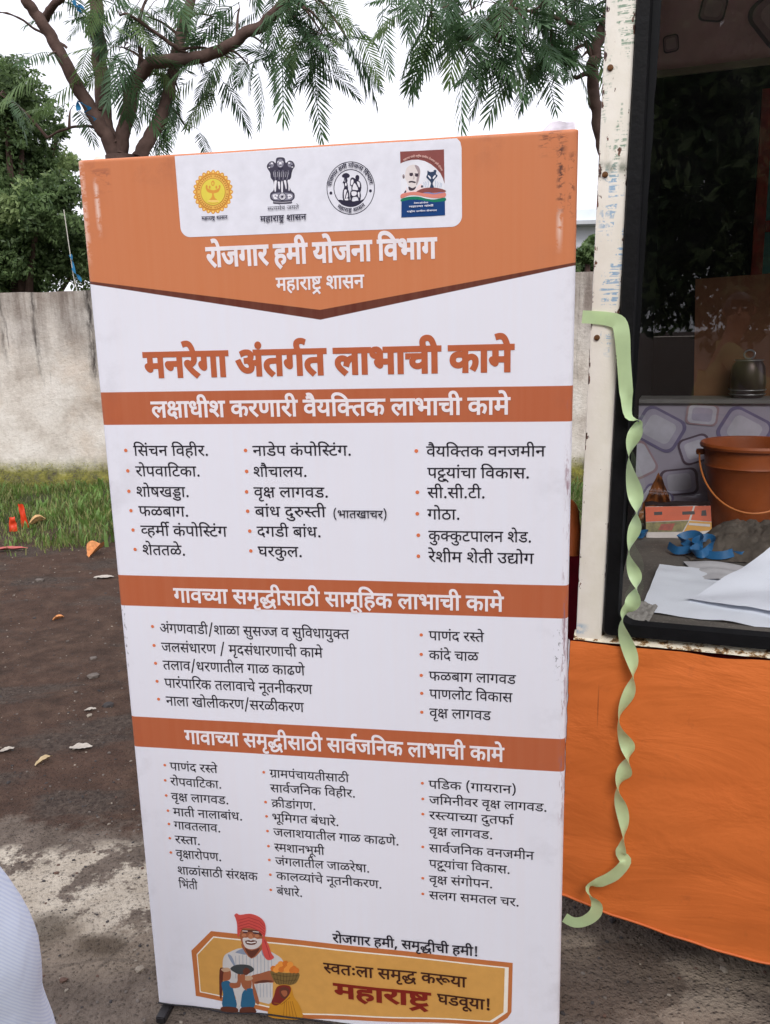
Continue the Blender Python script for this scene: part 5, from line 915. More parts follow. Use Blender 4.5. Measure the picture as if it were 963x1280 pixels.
LINES = [
('रोजगार हमी योजना विभाग',0.238,1.63297,44.22,52.63,34,'white',[52,0,0,79,409,0,32,668,0,27,1410,0,66,1973,0,52,2232,0,3,2641,0,61,2901,0,50,3432,0,68,4030,0,3,4289,0,51,4549,0,79,5129,0,32,5388,0,44,6130,0,66,6685,0,3,6944,0,67,7204,0,57,7463,0,49,8019,0,66,8722,0,27,8981,0]),
('महाराष्ट्र शासन',0.3677,1.58637,32.01,35.11,20,'white',[50,0,0,61,598,0,66,1129,0,52,1388,0,66,1797,0,564,2056,0,3,2640,0,58,2900,0,66,3580,0,60,3839,0,44,4515,0]),
('मनरेगा अंतर्गत लाभाची कामे',0.10015,1.43531,69.02,70.39,42,'orange',[50,0,0,44,598,0,52,1153,0,75,1562,0,27,1562,0,66,2125,0,3,2384,0,9,2644,0,6,3408,0,40,3408,0,27,3978,0,181,4541,0,40,4541,0,3,5111,0,54,5371,0,66,6049,0,49,6308,0,66,7011,0,30,7270,0,68,7904,0,3,8163,0,25,8423,0,66,9185,0,50,9444,0,75,10042,0]),
('लक्षाधीश करणारी वैयक्तिक लाभाची कामे',0.10655,1.35821,46.08,46.78,24,'white',[54,0,0,179,678,0,66,1390,0,43,1649,0,68,2264,0,58,2523,0,3,3203,0,25,3463,0,52,4225,0,39,4634,0,66,5357,0,52,5616,0,68,6025,0,3,6284,0,57,6544,0,76,7100,0,51,7100,0,67,7680,0,183,7939,0,40,8542,0,25,9112,0,3,9874,0,54,10134,0,66,10812,0,49,11071,0,66,11774,0,30,12033,0,68,12667,0,3,12926,0,25,13186,0,66,13948,0,50,14207,0,75,14805,0]),
('सिंचन विहीर.',0.06201,1.28354,33.18,30.77,7,'black',[67,0,0,60,259,0,6,935,0,30,935,0,44,1569,0,3,2124,0,67,2384,0,57,2643,0,61,3199,0,68,3730,0,52,3989,0,801,4398,0]),
('रोपवाटिका.',0.06258,1.24302,32.71,31.1,7,'black',[52,0,0,79,409,0,46,668,0,57,1236,0,66,1792,0,67,2051,0,35,2310,0,25,2814,0,66,3576,0,801,3835,0]),
('शोषखड्डा.',0.05965,1.20207,32.41,31.45,7,'black',[58,0,0,79,680,0,59,939,0,26,1517,0,515,2335,0,66,2912,0,801,3171,0]),
('फळबाग.',0.06171,1.16283,32.98,31.77,7,'black',[47,0,0,55,771,0,48,1531,0,66,2102,0,27,2361,0,801,2924,0]),
('व्हर्मी कंपोस्टिंग',0.06248,1.1232,33.6,32.1,7,'black',[212,0,0,61,392,0,50,923,0,441,1521,0,3,1780,0,25,2040,0,6,2581,0,46,2802,0,79,3370,0,67,3629,0,215,3888,0,35,4277,0,6,4737,0,27,4781,0]),
('शेततळे.',0.06197,1.08318,32.34,32.43,7,'black',[58,0,0,75,680,0,40,680,0,40,1250,0,55,1820,0,75,2504,0,801,2580,0]),
('नाडेप कंपोस्टिंग.',0.30451,1.28328,33.28,30.03,7,'black',[44,0,0,66,555,0,37,814,0,75,1385,0,46,1391,0,3,1959,0,25,2219,0,6,2760,0,46,2981,0,79,3549,0,67,3808,0,215,4067,0,35,4456,0,6,4916,0,27,4960,0,801,5523,0]),
('शौचालय.',0.30285,1.24272,31.81,30.36,7,'black',[58,0,0,80,680,0,30,939,0,66,1573,0,54,1832,0,51,2510,0,801,3090,0]),
('वृक्ष लागवड.',0.3017,1.20274,33.45,30.69,7,'black',[57,0,0,71,556,0,179,556,0,3,1268,0,54,1528,0,66,2206,0,27,2465,0,57,3028,0,37,3584,0,801,4161,0]),
('बांध दुरुस्ती',0.30149,1.16442,35.15,31.01,7,'black',[48,0,0,66,571,0,6,830,0,43,830,0,3,1445,0,419,1705,0,417,2225,0,215,2788,0,40,3177,0,68,3747,0]),
('दगडी बांध.',0.30333,1.12469,33.12,31.33,7,'black',[42,0,0,27,520,0,37,1083,0,68,1660,0,3,1919,0,48,2179,0,66,2750,0,6,3009,0,43,3009,0,801,3624,0]),
('घरकुल.',0.30306,1.08453,33.21,31.66,7,'black',[28,0,0,52,591,0,25,1000,0,69,1541,0,54,1762,0,801,2440,0]),
('(भातखाचर)',0.45628,1.16368,24.18,23.22,6,'black',[795,0,0,49,354,0,66,1057,0,40,1316,0,26,1886,0,66,2704,0,30,2963,0,52,3597,0,796,4006,0]),
('वैयक्तिक वनजमीन',0.63738,1.2815,31.42,29.72,7,'black',[57,0,0,76,556,0,51,556,0,67,1136,0,183,1395,0,40,1998,0,25,2568,0,3,3330,0,57,3590,0,44,4146,0,32,4701,0,50,5443,0,68,6041,0,44,6300,0]),
('पट्ट्यांचा विकास.',0.63872,1.24133,32.09,30.04,7,'black',[46,0,0,507,568,0,81,1072,0,51,1072,0,66,1652,0,6,1911,0,30,1911,0,66,2545,0,3,2804,0,67,3064,0,57,3323,0,25,3879,0,66,4641,0,60,4900,0,801,5576,0]),
('सी.सी.टी.',0.63816,1.20369,31.35,30.35,7,'black',[60,0,0,68,676,0,801,935,0,60,1203,0,68,1879,0,801,2138,0,35,2406,0,68,2910,0,801,3169,0]),
('गोठा.',0.63754,1.16265,32.04,30.69,7,'black',[27,0,0,79,563,0,36,822,0,66,1407,0,801,1666,0]),
('कुक्कुटपालन शेड.',0.6389,1.12117,29.68,31.03,7,'black',[25,0,0,69,541,0,183,762,0,25,1365,0,69,1906,0,35,2127,0,46,2631,0,66,3199,0,54,3458,0,44,4136,0,3,4691,0,58,4951,0,75,5631,0,37,5631,0,801,6208,0]),
('रेशीम शेती उद्योग',0.6383,1.08024,32.57,31.38,7,'black',[52,0,0,75,409,0,58,409,0,68,1089,0,50,1348,0,3,1946,0,58,2206,0,75,2886,0,40,2886,0,68,3456,0,3,3715,0,13,3975,0,536,4523,0,79,5207,0,27,5466,0]),
('गावच्या समृद्धीसाठी सामूहिक लाभाची कामे',0.12147,0.98549,43.11,45.72,22,'white',[27,0,0,66,563,0,57,822,0,188,1378,0,51,1774,0,66,2354,0,3,2613,0,60,2873,0,50,3549,0,71,4147,0,531,4147,0,68,4938,0,60,5197,0,66,5873,0,36,6132,0,68,6717,0,3,6976,0,60,7236,0,66,7912,0,50,8171,0,70,8769,0,67,8769,0,61,9028,0,25,9559,0,3,10321,0,54,10581,0,66,11259,0,49,11518,0,66,12221,0,30,12480,0,68,13114,0,3,13373,0,25,13633,0,66,14395,0,50,14654,0,75,15252,0]),
('अंगणवाडी/शाळा सुसज्ज व सुविधायुक्त',0.0842,0.91893,28.02,30.52,6,'black',[9,0,0,6,764,0,27,764,0,39,1327,0,57,2050,0,66,2606,0,37,2865,0,68,3442,0,802,3701,0,58,4130,0,66,4810,0,55,5069,0,66,5829,0,3,6088,0,60,6348,0,69,7024,0,60,7024,0,504,7700,0,3,8900,0,57,9160,0,3,9716,0,60,9976,0,69,10652,0,67,10652,0,57,10911,0,43,11467,0,66,12082,0,51,12341,0,69,12921,0,183,12921,0,40,13524,0]),
('जलसंधारण / मृदसंधारणाची कामे',0.0847,0.87781,28.56,30.84,6,'black',[32,0,0,54,742,0,60,1420,0,6,2096,0,43,2096,0,66,2711,0,52,2970,0,39,3379,0,3,4102,0,802,4362,0,3,4791,0,50,5051,0,71,5649,0,42,5649,0,60,6169,0,6,6845,0,43,6845,0,66,7460,0,52,7719,0,39,8128,0,66,8851,0,30,9110,0,68,9744,0,3,10003,0,25,10263,0,66,11025,0,50,11284,0,75,11882,0]),
('तलाव/धरणातील गाळ काढणे',0.08457,0.83847,28.9,31.15,6,'black',[40,0,0,54,570,0,66,1248,0,57,1507,0,802,2063,0,43,2492,0,52,3107,0,39,3516,0,66,4239,0,40,4498,0,68,5068,0,54,5327,0,3,6005,0,27,6265,0,66,6828,0,55,7087,0,3,7847,0,25,8107,0,66,8869,0,38,9128,0,39,9691,0,75,10414,0]),
('पारंपारिक तलावाचे नूतनीकरण',0.08444,0.79875,29.14,31.46,6,'black',[46,0,0,66,568,0,52,827,0,6,1236,0,46,1236,0,66,1804,0,67,2063,0,52,2322,0,25,2731,0,3,3493,0,40,3753,0,54,4323,0,66,5001,0,57,5260,0,66,5816,0,30,6075,0,75,6709,0,3,6709,0,44,6969,0,70,7524,0,40,7524,0,44,8094,0,68,8649,0,25,8908,0,52,9670,0,39,10079,0]),
('नाला खोलीकरण/सरळीकरण',0.08432,0.75865,28.56,31.77,6,'black',[44,0,0,66,555,0,54,814,0,66,1492,0,3,1751,0,26,2011,0,79,2829,0,54,3088,0,68,3766,0,25,4025,0,52,4787,0,39,5196,0,802,5919,0,60,6348,0,52,7024,0,55,7433,0,68,8193,0,25,8452,0,52,9214,0,39,9623,0]),
('पाणंद रस्ते',0.6368,0.92316,28.62,28.88,6,'black',[46,0,0,66,568,0,39,827,0,6,1550,0,42,1550,0,3,2070,0,52,2330,0,215,2739,0,40,3128,0,75,3698,0]),
('कांदे चाळ',0.63622,0.88311,27.76,29.19,6,'black',[25,0,0,66,762,0,6,1021,0,42,1021,0,75,1486,0,3,1541,0,30,1801,0,66,2435,0,55,2694,0]),
('फळबाग लागवड',0.63559,0.8395,28.85,29.52,6,'black',[47,0,0,55,771,0,48,1531,0,66,2102,0,27,2361,0,3,2924,0,54,3184,0,66,3862,0,27,4121,0,57,4684,0,37,5240,0]),
('पाणलोट विकास',0.63602,0.80178,27.94,29.8,6,'black',[46,0,0,66,568,0,39,827,0,54,1550,0,79,2228,0,35,2487,0,3,2991,0,67,3251,0,57,3510,0,25,4066,0,66,4828,0,60,5087,0]),
('वृक्ष लागवड',0.63544,0.7615,28.98,30.11,6,'black',[57,0,0,71,556,0,179,556,0,3,1268,0,54,1528,0,66,2206,0,27,2465,0,57,3028,0,37,3584,0]),
('गावाच्या समृद्धीसाठी सार्वजनिक लाभाची कामे',0.11994,0.67476,40.73,46.59,22,'white',[27,0,0,66,563,0,57,822,0,66,1378,0,188,1637,0,51,2033,0,66,2613,0,3,2872,0,60,3132,0,50,3808,0,71,4406,0,531,4406,0,68,5197,0,60,5456,0,66,6132,0,36,6391,0,68,6976,0,3,7235,0,60,7495,0,66,8171,0,57,8430,0,181,8986,0,32,8986,0,67,9728,0,44,9987,0,25,10542,0,3,11304,0,54,11564,0,66,12242,0,49,12501,0,66,13204,0,30,13463,0,68,14097,0,3,14356,0,25,14616,0,66,15378,0,50,15637,0,75,16235,0]),
('पाणंद रस्ते',0.08023,0.61038,28.62,28.02,6,'black',[46,0,0,66,568,0,39,827,0,6,1550,0,42,1550,0,3,2070,0,52,2330,0,215,2739,0,40,3128,0,75,3698,0]),
('रोपवाटिका.',0.07831,0.57484,28.02,28.27,6,'black',[52,0,0,79,409,0,46,668,0,57,1236,0,66,1792,0,67,2051,0,35,2310,0,25,2814,0,66,3576,0,801,3835,0]),
('वृक्ष लागवड.',0.07745,0.53906,29.16,28.52,6,'black',[57,0,0,71,556,0,179,556,0,3,1268,0,54,1528,0,66,2206,0,27,2465,0,57,3028,0,37,3584,0,801,4161,0]),
('माती नालाबांध.',0.07875,0.50314,28.79,28.76,6,'black',[50,0,0,66,598,0,40,857,0,68,1427,0,3,1686,0,44,1946,0,66,2501,0,54,2760,0,66,3438,0,48,3697,0,66,4268,0,6,4527,0,43,4527,0,801,5142,0]),
('गावतलाव.',0.07827,0.47134,28.5,28.98,6,'black',[27,0,0,66,563,0,57,822,0,40,1378,0,54,1948,0,66,2626,0,57,2885,0,801,3441,0]),
('रस्ता.',0.0776,0.43698,30.73,29.22,6,'black',[52,0,0,215,409,0,40,798,0,66,1368,0,801,1627,0]),
('वृक्षारोपण.',0.07691,0.40235,27.79,29.47,6,'black',[57,0,0,71,556,0,179,556,0,66,1268,0,52,1527,0,79,1936,0,46,2195,0,39,2763,0,801,3486,0]),
('शाळांसाठी संरक्षक',0.07683,0.36175,27.79,29.75,6,'black',[58,0,0,66,680,0,55,939,0,66,1699,0,6,1958,0,60,1958,0,66,2634,0,36,2893,0,68,3478,0,3,3737,0,60,3997,0,6,4673,0,52,4673,0,179,5082,0,25,5794,0]),
('भिंती',0.07736,0.32769,24.19,29.99,6,'black',[67,0,0,49,259,0,6,962,0,40,962,0,68,1532,0]),
('ग्रामपंचायतीसाठी',0.29969,0.60871,27.72,27.47,6,'black',[256,0,0,66,563,0,50,822,0,46,1420,0,6,1988,0,30,1988,0,66,2622,0,51,2881,0,40,3461,0,68,4031,0,60,4290,0,66,4966,0,36,5225,0,68,5810,0]),
('सार्वजनिक विहीर.',0.29881,0.57496,28.7,27.7,6,'black',[60,0,0,66,676,0,57,935,0,181,1491,0,32,1491,0,67,2233,0,44,2492,0,25,3047,0,3,3809,0,67,4069,0,57,4328,0,61,4884,0,68,5415,0,52,5674,0,801,6083,0]),
('क्रीडांगण.',0.29993,0.53999,28.07,27.93,6,'black',[254,0,0,68,762,0,37,1021,0,66,1598,0,6,1857,0,27,1857,0,39,2420,0,801,3143,0]),
('भूमिगत बंधारे.',0.29883,0.50687,28.55,28.16,6,'black',[49,0,0,70,703,0,67,703,0,50,962,0,27,1560,0,40,2123,0,3,2693,0,48,2953,0,6,3524,0,43,3524,0,66,4139,0,52,4398,0,75,4807,0,801,4807,0]),
('जलाशयातील गाळ काढणे.',0.3003,0.47237,28.65,28.39,6,'black',[32,0,0,54,742,0,66,1420,0,58,1679,0,51,2359,0,66,2939,0,40,3198,0,68,3768,0,54,4027,0,3,4705,0,27,4965,0,66,5528,0,55,5787,0,3,6547,0,25,6807,0,66,7569,0,38,7828,0,39,8391,0,75,9114,0,801,9114,0]),
('स्मशानभूमी',0.3004,0.43646,26.91,28.64,6,'black',[215,0,0,50,389,0,58,987,0,66,1667,0,44,1926,0,49,2481,0,70,3184,0,50,3184,0,68,3782,0]),
('जंगलातील जाळरेषा.',0.30068,0.40366,28.12,28.87,6,'black',[32,0,0,6,742,0,27,742,0,54,1305,0,66,1983,0,40,2242,0,68,2812,0,54,3071,0,3,3749,0,32,4009,0,66,4751,0,55,5010,0,52,5770,0,75,6179,0,59,6179,0,66,6757,0,801,7016,0]),
('कालव्यांचे नूतनीकरण.',0.30084,0.36831,29.19,29.11,6,'black',[25,0,0,66,762,0,54,1021,0,557,1699,0,66,2621,0,6,2880,0,30,2880,0,75,3514,0,3,3514,0,44,3774,0,70,4329,0,40,4329,0,44,4899,0,68,5454,0,25,5713,0,52,6475,0,39,6884,0,801,7607,0]),
('बंधारे.',0.29988,0.3314,27.07,29.37,6,'black',[48,0,0,6,571,0,43,571,0,66,1186,0,52,1445,0,75,1854,0,801,1854,0]),
('पडिक (गायरान)',0.63165,0.60675,30.44,27.18,6,'black',[46,0,0,67,568,0,37,827,0,25,1404,0,3,2166,0,795,2426,0,27,2780,0,66,3343,0,51,3602,0,52,4182,0,66,4591,0,44,4850,0,796,5405,0]),
('जमिनीवर वृक्ष लागवड.',0.6321,0.57192,29.15,27.41,6,'black',[32,0,0,67,742,0,50,1001,0,44,1599,0,68,2154,0,57,2413,0,52,2969,0,3,3378,0,57,3638,0,71,4194,0,179,4194,0,3,4906,0,54,5166,0,66,5844,0,27,6103,0,57,6666,0,37,7222,0,801,7799,0]),
('रस्त्याच्या दुतर्फा',0.63161,0.53779,30.24,27.65,6,'black',[52,0,0,215,409,0,198,798,0,51,1147,0,66,1727,0,188,1986,0,51,2382,0,66,2962,0,3,3221,0,419,3481,0,40,4001,0,47,4571,0,66,5342,0,181,5601,0]),
('वृक्ष लागवड.',0.6311,0.50229,29.25,27.89,6,'black',[57,0,0,71,556,0,179,556,0,3,1268,0,54,1528,0,66,2206,0,27,2465,0,57,3028,0,37,3584,0,801,4161,0]),
('सार्वजनिक वनजमीन',0.63053,0.4632,28.85,28.17,6,'black',[60,0,0,66,676,0,57,935,0,181,1491,0,32,1491,0,67,2233,0,44,2492,0,25,3047,0,3,3809,0,57,4069,0,44,4625,0,32,5180,0,50,5922,0,68,6520,0,44,6779,0]),
('पट्ट्यांचा विकास.',0.63001,0.42703,28.38,28.42,6,'black',[46,0,0,507,568,0,81,1072,0,51,1072,0,66,1652,0,6,1911,0,30,1911,0,66,2545,0,3,2804,0,67,3064,0,57,3323,0,25,3879,0,66,4641,0,60,4900,0,801,5576,0]),
('वृक्ष संगोपन.',0.62948,0.39054,29.73,28.67,6,'black',[57,0,0,71,556,0,179,556,0,3,1268,0,60,1528,0,6,2204,0,27,2204,0,79,2767,0,46,3026,0,44,3594,0,801,4149,0]),
('सलग समतल चर.',0.62894,0.35371,29.6,28.93,6,'black',[60,0,0,54,676,0,27,1354,0,3,1917,0,60,2177,0,50,2853,0,40,3451,0,54,4021,0,3,4699,0,30,4959,0,52,5593,0,801,6002,0]),
('रोजगार हमी, समृद्धीची हमी!',0.41926,0.22808,31.02,32.56,16,'black',[52,0,0,79,409,0,32,668,0,27,1410,0,66,1973,0,52,2232,0,3,2641,0,61,2901,0,50,3432,0,68,4030,0,799,4289,0,3,4557,0,60,4817,0,50,5493,0,71,6091,0,531,6091,0,68,6882,0,30,7141,0,68,7775,0,3,8034,0,61,8294,0,50,8825,0,68,9423,0,790,9682,0]),
('स्वतःला समृद्ध करूया',0.39573,0.14872,40.19,39.56,16,'brown',[215,0,0,57,389,0,40,945,0,7,1515,0,54,1787,0,66,2465,0,3,2724,0,60,2984,0,50,3660,0,71,4258,0,531,4258,0,3,5049,0,25,5309,0,418,6071,0,51,6858,0,66,7438,0]),
('महाराष्ट्र',0.41727,0.08947,79.16,54.39,34,'maroon',[50,0,0,61,598,0,66,1129,0,52,1388,0,66,1797,0,564,2056,0]),
('घडवूया!',0.64351,0.09977,38.87,39.13,18,'brown',[28,0,0,37,591,0,57,1168,0,70,1724,0,51,1724,0,66,2304,0,790,2563,0]),
('महाराष्ट्र शासन',0.23452,1.71477,9.66,9.04,22,'ink',[50,0,0,61,598,0,66,1129,0,52,1388,0,66,1797,0,564,2056,0,3,2640,0,58,2900,0,66,3580,0,60,3839,0,44,4515,0]),
('सत्यमेव जयते',0.35936,1.7253,11.81,9.73,0,'ink',[60,0,0,198,676,0,51,1025,0,50,1605,0,75,2203,0,57,2203,0,3,2759,0,32,3019,0,51,3761,0,40,4341,0,75,4911,0]),
('महाराष्ट्र शासन',0.34496,1.70654,16.74,14.91,18,'ink',[50,0,0,61,598,0,66,1129,0,52,1388,0,66,1797,0,564,2056,0,3,2640,0,58,2900,0,66,3580,0,60,3839,0,44,4515,0]),
('रोजगार हमी योजना',0.62255,1.72376,3.58,3.42,20,'paper',[52,0,0,79,409,0,32,668,0,27,1410,0,66,1973,0,52,2232,0,3,2641,0,61,2901,0,50,3432,0,68,4030,0,3,4289,0,51,4549,0,79,5129,0,32,5388,0,44,6130,0,66,6685,0]),
('महात्मा गांधी',0.61395,1.71824,9.36,4.11,20,'paper',[50,0,0,61,598,0,66,1129,0,198,1388,0,50,1737,0,66,2335,0,3,2594,0,27,2854,0,66,3417,0,6,3676,0,43,3676,0,68,4291,0]),
('राष्ट्रीय ग्रामीण रोजगार',0.61029,1.71039,6.79,3.44,20,'paper',[52,0,0,66,409,0,564,668,0,68,1252,0,51,1511,0,3,2091,0,256,2351,0,66,2914,0,50,3173,0,68,3771,0,39,4030,0,3,4753,0,52,5013,0,79,5422,0,32,5681,0,27,6423,0,66,6986,0,52,7245,0]),
]
ARC_LINES = [
('रोजगार हमी योजना विभाग', 0.5116, 1.75547, 0.03407, 172, 8, 9.94, 22, 'ink', 'scheme_emblem', False, [52, 0, 0, 79, 409, 0, 32, 668, 0, 27, 1410, 0, 66, 1973, 0, 52, 2232, 0, 3, 2641, 0, 61, 2901, 0, 50, 3432, 0, 68, 4030, 0, 3, 4289, 0, 51, 4549, 0, 79, 5129, 0, 32, 5388, 0, 44, 6130, 0, 66, 6685, 0, 3, 6944, 0, 67, 7204, 0, 57, 7463, 0, 49, 8019, 0, 66, 8722, 0, 27, 8981, 0], 9544),
('महाराष्ट्र शासन', 0.5116, 1.75547, 0.0395, 230, 310, 8.91, 22, 'ink', 'scheme_emblem', True, [50, 0, 0, 61, 598, 0, 66, 1129, 0, 52, 1388, 0, 66, 1797, 0, 564, 2056, 0, 3, 2640, 0, 58, 2900, 0, 66, 3580, 0, 60, 3839, 0, 44, 4515, 0], 5070),
('महात्मा गांधी राष्ट्रीय ग्रामीण रोजगार हमी योजना', 0.62883, 1.75233, 0.04737, 118, 28, 4.74, 10, 'logo_pink', 'scheme_logo', False, [50, 0, 0, 61, 598, 0, 66, 1129, 0, 198, 1388, 0, 50, 1737, 0, 66, 2335, 0, 3, 2594, 0, 27, 2854, 0, 66, 3417, 0, 6, 3676, 0, 43, 3676, 0, 68, 4291, 0, 3, 4550, 0, 52, 4810, 0, 66, 5219, 0, 564, 5478, 0, 68, 6062, 0, 51, 6321, 0, 3, 6901, 0, 256, 7161, 0, 66, 7724, 0, 50, 7983, 0, 68, 8581, 0, 39, 8840, 0, 3, 9563, 0, 52, 9823, 0, 79, 10232, 0, 32, 10491, 0, 27, 11233, 0, 66, 11796, 0, 52, 12055, 0, 3, 12464, 0, 61, 12724, 0, 50, 13255, 0, 68, 13853, 0, 3, 14112, 0, 51, 14372, 0, 79, 14952, 0, 32, 15211, 0, 44, 15953, 0, 66, 16508, 0], 16767),
]
BULLETS = [[0.0458,1.294,0.0036],[0.0463,1.2535,0.0036],[0.0446,1.2126,0.0036],[0.0453,1.1734,0.0036],[0.046,1.1339,0.0036],[0.0467,1.0939,0.0036],[0.2904,1.2935,0.0036],[0.29,1.253,0.0036],[0.2875,1.2131,0.0036],[0.2872,1.1748,0.0036],[0.2889,1.1351,0.0036],[0.2886,1.095,0.0036],[0.6188,1.2918,0.0036],[0.6194,1.2141,0.0036],[0.6186,1.1731,0.0036],[0.6199,1.1316,0.0036],[0.6192,1.0907,0.0036],[0.0693,0.9315,0.0034],[0.0689,0.8904,0.0034],[0.0687,0.8512,0.0034],[0.0685,0.8115,0.0034],[0.0683,0.7715,0.0034],[0.6221,0.933,0.0034],[0.6215,0.893,0.0034],[0.6207,0.8494,0.0034],[0.6211,0.8117,0.0034],[0.6205,0.7715,0.0034],[0.069,0.621,0.0031],[0.067,0.5855,0.0031],[0.0661,0.5498,0.0031],[0.0673,0.5139,0.0031],[0.0668,0.4822,0.0031],[0.0661,0.4479,0.0031],[0.0654,0.4133,0.0031],[0.287,0.619,0.0031],[0.2871,0.5503,0.0031],[0.2873,0.5173,0.0031],[0.2874,0.4828,0.0031],[0.2875,0.447,0.0031],[0.2877,0.4142,0.0031],[0.2878,0.3789,0.0031],[0.2868,0.342,0.0031],[0.6191,0.617,0.0031],[0.6195,0.5822,0.0031],[0.6189,0.5481,0.0031],[0.6177,0.4736,0.0031],[0.6166,0.4011,0.0031],[0.616,0.3643,0.0031]]
